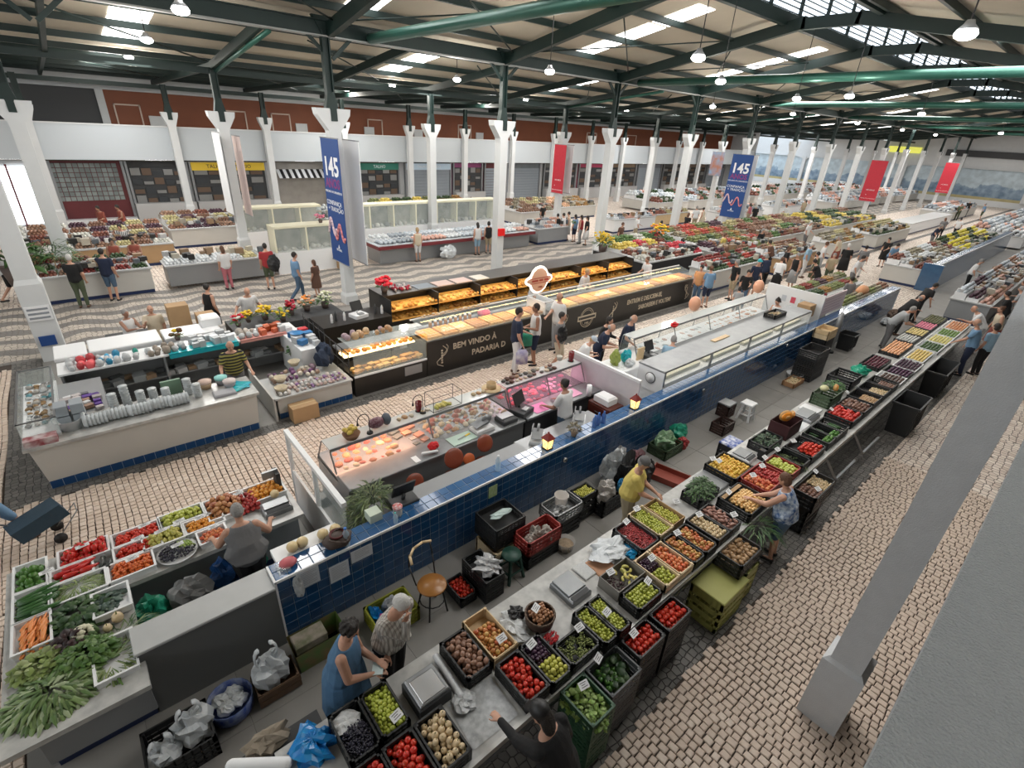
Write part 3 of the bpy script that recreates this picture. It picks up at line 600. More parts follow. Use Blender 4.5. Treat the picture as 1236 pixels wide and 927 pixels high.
def leafy(name, label, cat, c, r, cols, seed=0, n=90, ls=0.10, up=0.7, group=None, lw=0.4, m2=None):
    """bunch of leaves: arching leaf blades on stems"""
    rr = random.Random(seed); mb = MB()
    for i in range(n):
        a = rr.uniform(0, 6.3); q = math.sqrt(rr.random()); x, y = q * r[0] * math.cos(a), q * r[1] * math.sin(a)
        z = r[2] * (1 - q * q * 0.7) * rr.uniform(0.35, 1.0); b = a + rr.uniform(-.8, .8); L = ls * rr.uniform(.6, 1.3); w = L * lw
        d = Vector((math.cos(b), math.sin(b), rr.uniform(-.3, up))).normalized(); s = Vector((-math.sin(b), math.cos(b), rr.uniform(-.3, .3))).normalized()
        p0 = Vector((x, y, z)); p1 = p0 + d * L * .5; p2 = p0 + d * L + Vector((0, 0, -L * .35))
        mb.add([p0 - s * w * .15, p0 + s * w * .15, p1 + s * w * .5 - Vector((0, 0, w * .18)), p2, p1 - s * w * .5 - Vector((0, 0, w * .18)), p1 + Vector((0, 0, w * .1))],
               [(0, 1, 5), (1, 2, 5), (2, 3, 5), (3, 4, 5), (4, 0, 5)], rr.randrange(len(cols)), True)
    o = mb.build(name, [mat('leaf_%s_%d' % (name, i) + '_%d' % int(c_[1] * 1000), c_, 0.5, island=0.6, c2=tuple(v * 0.5 for v in c_)) for i, c_ in enumerate(cols)], None, c)
    return tag(o, label, cat, group)
def bottle(x, y, z, h, r, m, capm, label, group=None, name='bottle'):
    t = thing(name, label, 'bottle', (x, y, z), 0, group)
    MB().lathe([(r * .9, 0), (r, h * .05), (r, h * .35), (r * .92, h * .42), (r, h * .5), (r, h * .68), (r * .45, h * .86), (r * .38, h * .93)], n=10).build('body', m, t)
    MB().tube((0, 0, h * .92), (0, 0, h), r * .42, n=8).build('cap', capm, t); return t
water = glass('water_bottle', (0.55, 0.72, 0.85), 0.45, 0.08)
def scale_(x, y, z, label, rz=0, w=0.34, d=0.34, body=None):
    t = thing('weighing_scale', label, 'scale', (x, y, z), rz)
    MB().bbox(-w / 2, w / 2, -d / 2, d / 2, 0, .085, b=.015).build('body', body or grey_metal, t)
    MB().bbox(-w / 2 + .02, w / 2 - .02, -d / 2 + .09, d / 2 - .01, .095, .112, b=.006).build('pan', steel, t)
    MB().obox((0, -d / 2 + .04, .092), (w / 2 - .03, 0, 0), (0, .03, .008), (0, -.001, .003)).build('display', charcoal, t)
    return t
# ================================================================== long produce bench in the foreground
BZ = 0.85
bench = thing('market_bench', 'long grey stone-topped bench carrying the foreground fruit and vegetable crates', 'bench', (0, 0, 0))
MB().box(0.2, 22.6, 1.98, 3.16, BZ - .05, BZ).build('top', marble, bench)
MB().box(0.2, 22.6, 1.94, 1.98, BZ - .07, BZ + .012).build('front_edge', mat('bench_edge', (0.50, 0.50, 0.48), 0.4, metal=0.3), bench)
for i in range(8):
    x = 0.9 + 3.05 * i
    MB().box(x - .05, x + .05, 2.15, 3.05, 0, BZ - .05).build('leg', grey_metal, bench)
MB().box(0.2, 22.6, 2.06, 2.10, 0.36, 0.42).box(0.2, 22.6, 3.0, 3.04, 0.36, 0.42).build('rail', grey_metal, bench)
for i, x in enumerate((8.7, 9.9, 11.4)):
    MB().beam((x, 2.0, BZ - .1), (x + .25, 1.75, 0.25), .04, .04).beam((x + .25, 1.75, .25), (x + 1.3, 1.75, .25), .04, .04).build('bracket', steel, bench)
H = 0.17
def z_in(zr, h): return zr - h + 0.012
ZR = BZ + H
def bx(kind, x0, x1, y0, y1, m, label, zr=ZR, h=H, **k): return crate(kind, x0, x1, y0, y1, zr, h, m, label, **k)
fz = BZ + 0.07
bx('slat', .67, .97, 2.55, 3.07, blackplastic, 'black crate of dark grapes at the near end of the foreground bench')
bx('slat', .985, 1.265, 2.56, 3.07, blackplastic, 'black crate of limes beside the dark grapes')
bx('slat', .93, 1.24, 2.0, 2.51, blackplastic, 'black crate of red tomatoes beside the crate of onions')
bx('slat', .60, .92, 2.0, 2.51, blackplastic, 'black crate of mixed tomatoes at the bottom edge of the photo')
bx('slat', 1.255, 1.565, 2.0, 2.51, blackplastic, 'black crate of pale onions in the foreground')
pile('lime', .99, 1.26, 2.58, 3.05, fz, .024, 'one lime in the black crate beside the dark grapes', 'limes in the near crate', force=True)
pile('tomato', .95, 1.22, 2.02, 2.49, fz, .032, 'one red tomato in the crate beside the onions', 'tomatoes beside the onions')
pile('tomato', .62, .90, 2.02, 2.49, fz, .032, 'one tomato in the crate at the bottom edge', 'tomatoes at the bottom edge')
pile('onion', 1.27, 1.55, 2.02, 2.49, fz, .034, 'one pale onion in the foreground crate', 'onions in the foreground crate')
o = MB()
for i in range(420):
    a, q = rnd.uniform(0, 6.3), math.sqrt(rnd.random()); o.ell((.82 + .125 * q * math.cos(a) , 2.74 + .18 * q * math.sin(a), fz + .05 + .05 * (1 - q) + rnd.uniform(0, .02)), (.011, .011, .011), 5, 4)
tag(o.build('dark_grapes', mat('grape_dark', (0.012, 0.012, 0.022), 0.35, island=0.7, c2=(0.04, 0.035, 0.06)), None), 'bunches of dark grapes in the nearest black crate', 'grapes', None, 'stuff')
crumpled('wrapping_paper', 'crumpled newspaper lining the crate of dark grapes', 'paper', (.80, 2.93, fz + .02), (.13, .12, .06), mat('newsprint', (0.55, 0.56, 0.56), .8, noise=.5, ns=40, c2=(.35, .36, .36)), 3)
t = thing('tray_scale', 'square weighing scale with steel plate between limes and potatoes', 'scale', (1.55, 2.75, BZ), 0)
MB().bbox(-.18, .18, -.18, .18, 0, .15).build('body', charcoal, t); MB().bbox(-.165, .165, -.165, .165, .15, .19).build('rim', grey_metal, t); MB().bbox(-.135, .135, -.15, .12, .19, .196).build('plate', mat('bright_steel', (0.62, 0.63, 0.64), .25, metal=.6), t)
tag(MB().cap((1.80, 2.52, BZ + .05), (1.83, 3.02, BZ + .05), .035, n=10).build('film_roll', plasticw := mat('film_white', (0.66, 0.68, 0.70), .4), None), 'white roll of plastic film lying beside the steel scale', 'roll')
crumpled('plastic_bag', 'crumpled clear plastic bag lying beside the film roll', 'bag', (1.80, 2.46, BZ), (.12, .12, .06), plastic_clear, 5)
tag(MB().add([(1.62, 2.05, BZ + .004), (2.16, 2.03, BZ + .006), (2.17, 2.5, BZ + .012), (1.66, 2.54, BZ + .008), (1.9, 2.3, BZ + .018)], [(0, 1, 4), (1, 2, 4), (2, 3, 4), (3, 0, 4)]).build('plastic_sheet', plastic_clear, None), 'thin clear plastic sheet spread on the bench before the onions', 'sheet')
bx('slat', 1.90, 2.215, 2.53, 3.06, blackplastic, 'black crate of brown potatoes next to the wooden apple box')
pile('brown_potato', 1.92, 2.20, 2.55, 3.04, fz + .02, .03, 'one brown potato in the crate beside the apple box', 'brown potatoes')
bx('wood', 2.25, 2.57, 2.54, 3.12, woodm, 'small wooden box of red and yellow apples', h=.15)
pile('apple', 2.27, 2.55, 2.56, 3.0, fz - .02, .028, 'one red and yellow apple in the small wooden box', 'apples in the wooden box', dome=.8)
bx('slat', 2.22, 2.53, 1.985, 2.49, blackplastic, 'black crate of red tomatoes behind the customer in black')
pile('tomato', 2.24, 2.51, 2.0, 2.47, fz, .031, 'one red tomato in the crate in front of the dark plums', 'tomatoes in front of the plums')
bx('slat', 2.545, 2.835, 1.96, 2.50, blackplastic, 'black crate split between dark plums and yellow limes')
pile('plum', 2.56, 2.82, 2.24, 2.49, fz, .024, 'one dark plum behind the yellow limes', 'dark plums')
pile('yellow_lime', 2.56, 2.82, 1.98, 2.23, fz + .02, .027, 'one yellow-green lime in front of the dark plums', 'yellow limes')
bx('slat', 2.855, 3.30, 1.97, 2.28, blackplastic, 'black crate of green grapes')
o = MB()
for i in range(520):
    a = rnd.uniform(2.90, 3.27); b = rnd.uniform(2.0, 2.26)
    if math.sin(a * 30) * math.sin(b * 33) > -.35: o.ell((a, b, fz + rnd.uniform(0, .06)), (.011, .011, .011), 5, 4)
tag(o.build('green_grapes', mat('grape_green', (0.20, 0.24, 0.07), 0.35, island=0.8, c2=(0.30, 0.33, 0.13)), None), 'bunches of green grapes in the black crate', 'grapes', None, 'stuff')
o = MB()
for i in range(60): a, q = rnd.uniform(0, 6.3), math.sqrt(rnd.random()); o.cap((2.97 + .10 * q * math.cos(a), 2.42 + .07 * q * math.sin(a), BZ + .02 + .03 * (1 - q)), (2.99 + .10 * q * math.cos(a), 2.43 + .07 * q * math.sin(a), BZ + .025 + .03 * (1 - q)), .009, n=5)
tag(o.build('chillies', mat('chilli', (0.5, 0.01, 0.015), .3), None), 'little heap of small red chillies on the bare bench', 'vegetable', None, 'stuff')
# round basket of walnuts with its card and dark bag
t = thing('basket', 'round dark basket full of walnuts on the bench', 'basket', (3.02, 2.66, BZ)); MB().lathe([(.13, 0), (.165, .05), (.18, .16), (.185, .17), (.17, .16), (.15, .04), (.0, .03)], n=20).build('bowl', mat('basket_brown', (0.09, 0.055, 0.04), .8, noise=.5, ns=60), t)
MB().path([(.17 * math.cos(a), .17 * math.sin(a), .17) for a in [i * 2 * PI / 20 for i in range(21)]], .010).build('rim', mat('basket_rim', (0.12, 0.08, 0.055), .7), t)
pile('walnut', 2.90, 3.15, 2.55, 2.78, BZ + .12, .022, 'one walnut in the round dark basket', 'walnuts in the basket', dome=1.6)
card(2.98, 2.70, BZ + .24, 'price card stuck into the walnut basket', .4); crumpled('black_bag', 'crumpled black plastic bag behind the walnut basket', 'bag', (2.86, 2.90, BZ), (.10, .09, .10), dark, 9)
crumpled('plastic_bag', 'clear plastic bags heaped left of the walnut basket', 'bag', (2.74, 2.78, BZ), (.13, .22, .07), plastic_clear, 12)
pile('red_tomato_plum', 2.68, 2.73, 2.82, 2.87, BZ, .022, 'single dark red tomato lying alone on the bench', 'lone tomato', layers=1)
bx('slat', 3.32, 3.545, 1.92, 2.43, blackplastic, 'black crate of green plums, nearest of the two side by side'); bx('slat', 3.555, 3.78, 1.92, 2.43, blackplastic, 'black crate of green plums beside the large scale')
pile('green_plum', 3.33, 3.535, 1.94, 2.41, fz + .01, .021, 'one green plum in the nearer twin crate', 'green plums, nearer crate', force=True); pile('green_plum', 3.565, 3.77, 1.94, 2.41, fz + .01, .021, 'one green plum in the farther twin crate', 'green plums, farther crate')
scale_(3.65, 2.76, BZ, 'large flat steel scale in the middle of the foreground bench', .0, .34, .40, steel)
bx('slat', 3.98, 4.45, 1.96, 2.255, blackplastic, 'black crate of green plums in front of the bananas'); pile('green_plum', 4.0, 4.43, 1.98, 2.24, fz + .01, .024, 'one green plum in front of the bananas', 'green plums by the bananas')
bx('box', 3.99, 4.53, 2.28, 2.60, mat('grey_card', (0.20, 0.19, 0.17), .8), 'grey cardboard box of small bananas and dried fruit')
pile('banana', 4.2, 4.5, 2.30, 2.58, fz, .026, 'one small yellow-green banana in the grey box', 'small bananas'); o = MB()
for i in range(60): o.ell((rnd.uniform(4.02, 4.2), rnd.uniform(2.30, 2.57), fz + rnd.uniform(0, .03)), (.018, .014, .01), 5, 4)
tag(o.build('dried_fruit', mat('dried', (0.07, 0.035, 0.04), .6, island=.6), None), 'dark dried fruit beside the small bananas', 'fruit', None, 'stuff')
for i, (a, b) in enumerate(((4.55, 4.84), (4.86, 5.15))):
    bx('wood', a, b, 1.975, 2.49, mat('wood_pale', (0.68, 0.54, 0.35), .6, noise=.4, ns=8, c2=(.56, .42, .26)), ('wooden box of green plums and dark figs', 'wooden box of mixed tomatoes and peppers')[i], h=.13)
pile('green_plum', 4.57, 4.82, 1.99, 2.25, fz, .024, 'one green plum in the wooden fig box', 'green plums in the wooden box'); pile('plum', 4.57, 4.82, 2.26, 2.47, fz, .022, 'one dark fig in the wooden box', 'dark figs'); pile('peach', 4.88, 5.13, 1.99, 2.47, fz, .031, 'one mixed red and yellow tomato in the wooden box', 'mixed tomatoes')
bx('slat', 4.80, 5.19, 2.52, 3.05, blackplastic, 'black crate of red bean pods'); pile('red_bean', 4.83, 5.17, 2.54, 3.02, fz + .01, .016, 'one red bean pod in the black crate', 'red bean pods', step=2.0)
bx('wood', 5.23, 5.56, 2.55, 3.11, MATS['wood_pale'], 'wooden box of olive-green plums before the yellow-shirted seller', h=.14); pile('green_plum', 5.25, 5.54, 2.57, 3.09, fz, .022, 'one olive-green plum in the wooden box before the seller', 'olive-green plums')
bx('box', 5.58, 5.88, 2.56, 3.09, cardboard, 'cardboard box of bright yellow-green plums'); pile('yellow_lime', 5.60, 5.86, 2.58, 3.07, fz, .021, 'one bright yellow-green plum in the cardboard box', 'bright plums')
for i, (a, b, w) in enumerate(((5.17, 5.44, 'nearer'), (5.46, 5.76, 'farther'))):
    bx('slat', a, b, 1.96, 2.49, blackplastic, 'black crate of red and yellow apples, %s of the pair' % w); pile('apple', a + .01, b - .01, 1.98, 2.47, fz + .01, .027, 'one small apple in the %s apple crate' % w, '%s crate apples' % w)
bx('slat', 5.82, 6.14, 1.98, 2.52, blackplastic, 'black crate of small onions on the bench'); bx('slat', 6.15, 6.47, 1.98, 2.52, blackplastic, 'black crate of sweet potatoes beside the onions')
pile('onion', 5.84, 6.12, 2.0, 2.5, fz, .03, 'one small onion beside the sweet potatoes', 'onions by the sweet potatoes'); pile('sweet_potato', 6.17, 6.45, 2.0, 2.5, fz + .02, .028, 'one sweet potato in the black crate', 'sweet potatoes')
bx('slat', 6.38, 6.95, 2.60, 2.94, blackplastic, 'black crate of fresh green herbs'); leafy('herb_bunch', 'bushy bunch of fresh green herbs in the black crate', 'herbs', (6.66, 2.78, fz), (.30, .18, .30), ((.045, .11, .03), (.07, .15, .04)), 4, 420, .07)
bx('slat', 6.70, 7.36, 1.96, 2.50, blackplastic, 'black crate of orange apricots in front of the woman in blue print'); pile('loquat', 6.85, 7.34, 1.98, 2.40, fz, .026, 'one apricot in the crate in front of the woman in blue print', 'apricots')
tag(MB().box(6.75, 7.3, 2.41, 2.47, ZR - .01, ZR).build('cardboard_sheet', cardboard, None), 'strip of brown cardboard over the back of the apricot crate', 'cardboard')
bx('slat', 7.36, 8.0, 2.55, 3.12, blackplastic, 'black crate of yellow plums'); pile('yellow_fruit', 7.38, 7.98, 2.57, 3.10, fz, .029, 'one yellow plum in the black crate', 'yellow plums', layers=2)
bx('slat', 7.48, 8.22, 2.05, 2.55, mat('red_crate', (0.30, 0.03, 0.025), .45), 'red crate of peaches and dark plums'); pile('peach', 7.5, 7.84, 2.07, 2.53, fz, .032, 'one pink peach in the red crate', 'pink peaches'); pile('red_apple', 7.85, 8.2, 2.07, 2.53, fz, .028, 'one dark red plum in the red crate', 'dark red plums')
bx('slat', 8.28, 8.68, 2.02, 2.52, MATS['red_crate'], 'red crate of green apples'); pile('green_apple', 8.3, 8.66, 2.04, 2.5, fz, .032, 'one green apple in the red crate', 'green apples on the bench')
bx('slat', 8.70, 9.08, 2.02, 2.52, blackplastic, 'black crate of green beans next to the apples'); leafy('green_beans', 'pale green beans in the black crate', 'vegetable', (8.89, 2.27, fz - .03), (.17, .22, .08), ((.22, .28, .12), (.14, .2, .08)), 6, 160, .12, .1, lw=.08)
bx('slat', 9.12, 9.78, 2.02, 2.52, blackplastic, 'black crate of red plum tomatoes, second past the green apples'); pile('tomato', 9.3, 9.76, 2.04, 2.36, fz, .034, 'one dark red tomato past the green beans', 'tomatoes past the beans')
bx('slat', 8.76, 9.42, 2.66, 3.03, blackplastic, 'black crate of dark greens at the back of the bench'); leafy('greens', 'dark leafy greens under plastic in the black crate', 'vegetable', (9.1, 2.84, fz), (.28, .16, .14), ((.03, .07, .035), (.06, .10, .05)), 8, 160, .1)
crate('box', 9.60, 10.22, 2.66, 3.04, 1.16, .3, mat('dark_red_cloth', (0.05, 0.012, 0.014), .8), 'dark maroon box carrying the cut orange pumpkin', 'box')
def pumpkin(x, y, z, s, label, rz=0):
    t = thing('pumpkin_piece', label, 'pumpkin', (x, y, z), rz); MB().ell((0, 0, 0), (s, s * .45, s * .85), 12, 8).build('rind', mat('rind', (.55, .30, .10), .5), t)
    MB().ell((0, -s * .28, .0), (s * .86, s * .25, s * .72), 12, 8).build('flesh', mat('pumpkin_flesh', (.85, .30, .03), .45), t); MB().ell((0, -s * .50, 0), (s * .4, s * .08, s * .3), 8, 6).build('seed_hollow', mat('seed_hollow', (.75, .42, .15), .7), t)
pumpkin(9.80, 2.86, 1.27, .14, 'large cut orange pumpkin half on the maroon box', -.5); pumpkin(10.08, 2.84, 1.22, .09, 'smaller orange pumpkin wedge on the maroon box', .5)
tag(MB().bbox(10.3, 10.45, 2.72, 2.95, BZ, BZ + .12).build('blue_box', plastic_blue, None), 'small bright blue packet beside the maroon box', 'packet')
for i, (a, b) in enumerate(((9.92, 10.26), (10.28, 10.62), (10.64, 10.98))): bx('slat', a, b, 2.02, 2.52, blackplastic, ('black crate of cucumbers and yellow-green peppers', 'black crate of long pale cucumbers', 'black crate of courgettes beside the tomatoes')[i])
pile('green_pepper', 9.95, 10.6, 2.04, 2.2, fz, .03, 'one light green pepper at the front of the cucumber crates', 'light green peppers'); FRm = mat('cuke_pale', (.16, .25, .10), .4)
for i in range(6): tag(link('cucumber', fruit('cucumber')[0], None, (10.0 + .09 * i, 2.38, fz + .02), (0, .05, 1.5), .018), 'long dark cucumber behind the light green peppers', 'vegetable', 'cucumbers on the bench')
for i in range(4): tag(link('cucumber', fruit('cucumber')[0], None, (10.69 + .08 * i, 2.27, fz + .02), (0, .05, 1.5), .026), 'courgette in the crate beside the bright tomatoes', 'vegetable', 'courgettes on the bench')
bx('slat', 11.22, 11.85, 2.04, 2.58, blackplastic, 'black crate of bright red tomatoes, far part of the bench'); pile('tomato', 11.24, 11.83, 2.06, 2.56, fz, .038, 'one bright red tomato in the far part of the bench', 'bright tomatoes', force=False)
bx('slat', 11.88, 12.45, 2.04, 2.58, blackplastic, 'black crate of beetroot and aubergines beyond the bright tomatoes'); pile('beetroot', 11.9, 12.43, 2.06, 2.56, fz, .036, 'one beetroot in the black crate', 'beetroots')
scale_(10.95, 2.82, BZ, 'flat grey scale at the back of the far bench', .0, .5, .38); tag(MB().bbox(10.2, 10.7, 2.62, 2.98, BZ, BZ + .02).build('white_tray', whiteplastic, None), 'white plastic sheet before the flat grey scale', 'sheet'); tag(MB().bbox(11.25, 11.6, 2.72, 3.1, BZ, BZ + .03).build('white_tray', whiteplastic, None), 'white tray beside the flat grey scale', 'tray')
crate('slat', 11.75, 12.45, 2.66, 3.08, 1.12, .27, mat('green_crate', (.06, .10, .05), .5), 'dark green crate with melon pieces on the bench'); pumpkin(12.28, 2.8, 1.19, .10, 'orange pumpkin slice on the dark green crate', .4)
tag(MB().ell((12.05, 2.95, 1.18), (.11, .09, .07), 10, 8).build('melon', mat('melon_pale', (.62, .60, .35), .5), None), 'pale yellow melon piece on the dark green crate', 'fruit')
leafy('parsley', 'bushy parsley beside the dark green crate', 'herbs', (12.75, 2.95, BZ + .1), (.25, .2, .22), ((.05, .14, .04), (.08, .2, .05)), 9, 200, .09)
bx('slat', 13.08, 13.8, 2.70, 3.25, blackplastic, 'empty black mesh crate at the back of the bench', zr=1.14, h=.22)
for i, (a, b, kd, lb) in enumerate(((12.55, 13.15, 'potato', 'potatoes'), (13.2, 13.8, 'onion', 'yellow onions'), (13.85, 14.4, 'beetroot', 'dark chestnuts'))):
    bx('slat', a, b, 2.05, 2.6, blackplastic, 'black crate of %s beyond the beetroots' % lb); pile(kd, a + .04, b - .04, 2.08, 2.4, fz - .02, .034, 'one of the %s beyond the beetroots' % lb, lb + ' beyond the beetroots', layers=1)
crumpled('plastic_bag', 'bright green plastic bag on the back edge of the bench', 'bag', (14.5, 2.95, BZ), (.26, .2, .2), mat('bag_mint', (0.01, 0.36, 0.22), .35, noise=.4), 31)
# farther half of the bench: packed trays
far_tr = [(14.5, 15.1, 2.05, 2.6, (.10, .06, .05), 'dark figs'), (15.15, 15.75, 2.05, 2.6, (.06, .02, .05), 'dark purple plums'), (15.8, 16.6, 2.05, 2.55, (.05, .02, .04), 'purple onions'), (15.15, 16.2, 2.68, 3.15, (.10, .02, .035), 'red beetroot'),
          (16.75, 17.95, 2.1, 2.55, (.55, .42, .15), 'yellow potatoes'), (16.75, 18.2, 2.65, 3.15, (.62, .33, .18), 'pale carrots'), (18.1, 19.0, 2.05, 2.6, (.05, .10, .03), 'dark lettuce'), (18.3, 19.2, 2.7, 3.2, (.5, .5, .48), 'white bags'),
          (19.1, 20.0, 2.05, 2.6, (.5, .45, .16), 'yellow beans'), (19.3, 20.2, 2.7, 3.2, (.55, .45, .2), 'yellow peppers'), (20.1, 21.0, 2.05, 2.6, (.12, .2, .05), 'green cabbages'), (20.3, 21.2, 2.7, 3.2, (.6, .2, .28), 'pink radishes'), (21.1, 22.4, 2.05, 2.6, (.55, .25, .12), 'carrots'), (21.3, 22.5, 2.7, 3.2, (.1, .1, .05), 'dark chard')]
for q, (a, b, c, d, col, lb) in enumerate(far_tr):
    bx('slat' if q % 2 else 'tray', a, b, c, d, blackplastic if q % 2 else whiteplastic, 'shallow tray of %s on the far half of the bench' % lb, zr=BZ + .1, h=.1, name='tray')
    o = MB(); stp = .075
    for i in range(int((b - a - .05) / stp)):
        for j in range(int((d - c - .05) / stp)):
            o.ell((a + .05 + i * stp + rnd.uniform(-.01, .01), c + .05 + j * stp, BZ + .08 + rnd.uniform(0, .03)), (.05 if 'arrot' in lb or 'otato' in lb else .038, .036, .033), 6, 4)
    tag(o.build('produce_heap', fm('far_' + lb.replace(' ', '_'), col, tuple(min(1, v * 1.5) for v in col)), None), 'heap of %s in its tray on the far bench' % lb, 'produce', None, 'stuff')
tag(MB().bbox(5.29, 5.99, 1.49, 1.99, .562, .585).build('board', mat('yellow_crate', (.40, .40, .12), .5), None), 'pale yellow lid closing the tall crate on the floor', 'lid')
# ---- crates hung or stacked along the customers' side
def stack(x0, x1, y0, y1, zr, m, label, n=3, h=.26, sn=''):
    for i in range(1, n): crate('slat', x0, x1, y0, y1, zr - i * (h + .005), h, m, 'empty crate, %s below the %s' % (('', 'first', 'second', 'third')[i], sn))
    return crate('slat', x0, x1, y0, y1, zr, h, m, label)
stack(4.15, 4.63, 1.63, 1.93, .86, blackplastic, 'black crate of tomatoes hanging on the customers side, farther of two', sn='farther side tomatoes'); pile('tomato', 4.17, 4.61, 1.65, 1.91, .74, .034, 'one tomato in the farther side crate', 'tomatoes in the farther side crate')
stack(3.60, 4.08, 1.63, 1.93, .86, blackplastic, 'black crate of tomatoes hanging on the customers side, nearer of two', sn='nearer side tomatoes'); pile('tomato', 3.62, 4.06, 1.65, 1.91, .74, .034, 'one tomato in the nearer side crate', 'tomatoes in the nearer side crate')
stack(3.02, 3.52, 1.55, 1.93, .86, mat('grey_crate', (.07, .075, .08), .5), 'dark grey crate of dark green peppers', sn='dark green peppers'); leafy('spinach', 'dark green leaves in the dark grey crate', 'vegetable', (3.36, 1.78, .68), (.12, .12, .1), ((.02, .06, .015), (.04, .09, .02)), 21, 60, .12, lw=.7)
pile('green_pepper', 3.12, 3.40, 1.66, 1.90, .66, .036, 'one dark green pepper in the dark grey crate', 'dark green peppers', layers=1)
crate('slat', 2.64, 2.99, 1.48, 1.93, .86, .26, mat('leaf_green_crate', (.03, .09, .045), .5), 'green crate of lettuce'); stack(2.64, 2.99, 1.48, 1.93, .59, MATS['leaf_green_crate'], 'lower green crate under the lettuce', n=2, sn='lower green lettuce crate')
for i, (x, y) in enumerate(((2.72, 1.84), (2.86, 1.78), (2.74, 1.68), (2.88, 1.62), (2.78, 1.54))): leafy('lettuce', 'loose-leaf lettuce in the green crate', 'vegetable', (x, y, .72), (.09, .09, .13), ((.20, .33, .06), (.30, .42, .12)), 30 + i, 110, .06, 1.2, 'lettuces in the green crate', lw=.8)
crate('slat', 5.80, 6.40, 1.58, 1.98, .86, .24, blackplastic, 'black crate of potatoes standing on the yellow crate'); pile('potato', 5.82, 6.38, 1.60, 1.96, .72, .036, 'one potato in the crate on the yellow crate', 'potatoes in the side crate')
crate('slat', 5.30, 5.98, 1.50, 1.98, .56, .56, mat('yellow_crate', (.40, .40, .12), .5), 'tall yellow-green crate on the floor under the bench'); crate('slat', 6.0, 6.4, 1.55, 1.98, .60, .6, MATS['yellow_crate'], 'second yellow crate under the potatoes')
crate('slat', 8.25, 9.1, 1.55, 1.93, .83, .3, blackplastic, 'black crate of beetroots and garlic past the woman in blue print'); pile('beetroot', 8.27, 8.7, 1.57, 1.9, .70, .04, 'one dark beetroot in the side crate', 'dark beetroots', layers=1); pile('onion', 8.75, 9.08, 1.57, 1.9, .70, .03, 'one small white onion in the side crate', 'small white onions', layers=1)
leafy('spring_onions', 'bunch of long spring onions hanging over the bench edge', 'vegetable', (6.85, 1.86, .78), (.18, .12, .12), ((.05, .12, .04), (.12, .2, .07)), 41, 90, .3, .2, lw=.06)
crate('slat', 8.3, 9.0, 1.6, 1.93, .52, .5, blackplastic, 'black crate on the floor under the beetroots')
def bin_(x, y, w, d, h, label):
    t = thing('crate_bin', label, 'bin', (x, y, 0)); MB().add([(-w * .42, -d * .42, 0), (w * .42, -d * .42, 0), (w * .42, d * .42, 0), (-w * .42, d * .42, 0), (-w / 2, -d / 2, h), (w / 2, -d / 2, h), (w / 2, d / 2, h), (-w / 2, d / 2, h)], [(0, 3, 2, 1), (0, 1, 5, 4), (1, 2, 6, 5), (2, 3, 7, 6), (3, 0, 4, 7)]).build('body', blackplastic, t)
    m = MB()
    for s in (-1, 1): m.box(-w / 2 - .02, w / 2 + .02, min(s * d / 2, s * (d / 2 + .03)), max(s * d / 2, s * (d / 2 + .03)), h - .04, h + .01); m.box(min(s * w / 2, s * (w / 2 + .03)), max(s * w / 2, s * (w / 2 + .03)), -d / 2, d / 2, h - .04, h + .01)
    m.build('rim', blackplastic, t)
    for i in range(5): MB().box(-w / 2 + .06 + i * w * .2, -w / 2 + .09 + i * w * .2, -d / 2 - .01, -d / 2 + .03, .1, h - .06).build('rib', blackplastic, t)
bin_(14.2, 1.65, 1.0, .5, .80, 'large black plastic bin on the cobbles beside the bench'); bin_(17.6, 1.75, 1.5, .45, .75, 'wide black plastic bin in front of the man in the blue shirt')
for i, (x, y, z) in enumerate(((1.16, 2.64, 1.07), (2.44, 2.66, 1.06), (2.64, 2.40, 1.08), (3.20, 2.22, 1.08), (3.60, 2.16, 1.08), (3.72, 1.84, .95), (3.18, 1.9, .93), (2.84, 1.80, .92), (4.36, 2.14, 1.08), (4.10, 2.52, 1.08), (4.72, 2.34, 1.08), (5.0, 2.98, 1.08), (5.35, 3.06, 1.08),
        (5.40, 2.4, 1.08), (6.0, 2.42, 1.08), (6.42, 2.1, 1.08), (6.86, 2.42, 1.08), (7.5, 3.06, 1.08), (7.5, 2.95, 1.1), (7.62, 2.4, 1.08), (7.98, 2.42, 1.1), (8.30, 2.52, 1.08), (8.75, 2.5, 1.08), (9.3, 2.45, 1.08), (6.2, 2.9, .9), (11.3, 2.5, 1.08), (12.5, 2.6, 1.08), (8.9, 1.85, .92), (8.4, 1.62, .92))):
    what = ('limes by the dark grapes', 'apple box', 'dark plums', 'green grapes', 'twin crates of green plums', 'nearer side tomatoes', 'dark green peppers', 'lettuce', 'green plums before the bananas', 'small bananas', 'dark figs', 'red bean pods', 'olive-green plums', 'pair of apple crates', 'small onions', 'sweet potatoes', 'apricots', 'yellow plums', 'yellow plums, rear one', 'pink peaches', 'dark red plums', 'green apples', 'green beans', 'dark red tomatoes', 'herbs', 'bright tomatoes', 'parsley', 'small white onions', 'dark beetroots')[i]
    card(x, y, z, 'white handwritten price card over the ' + what, rnd.uniform(-.5, .3))
crumpled('plastic_bag', 'large heap of white plastic bags on the bench beside the red bean pods', 'bag', (4.52, 2.86, BZ), (.30, .20, .13), plastic_white, 51, amp=.35, n=22, k=14)
crumpled('blue_bag', 'bright blue plastic bag next to the white bags on the bench', 'bag', (4.78, 2.72, BZ), (.13, .13, .08), mat('bag_cyan', (0.01, 0.30, 0.62), .3, noise=.4), 52)
t = thing('purple_bowl', 'small purple plastic bowl beside the bright blue bag', 'bowl', (4.88, 2.54, BZ + .05)); MB().lathe([(.03, 0), (.06, .05), (.055, .05), (.025, .01)], n=14).build('bowl', mat('purple', (.18, .02, .25), .4), t)
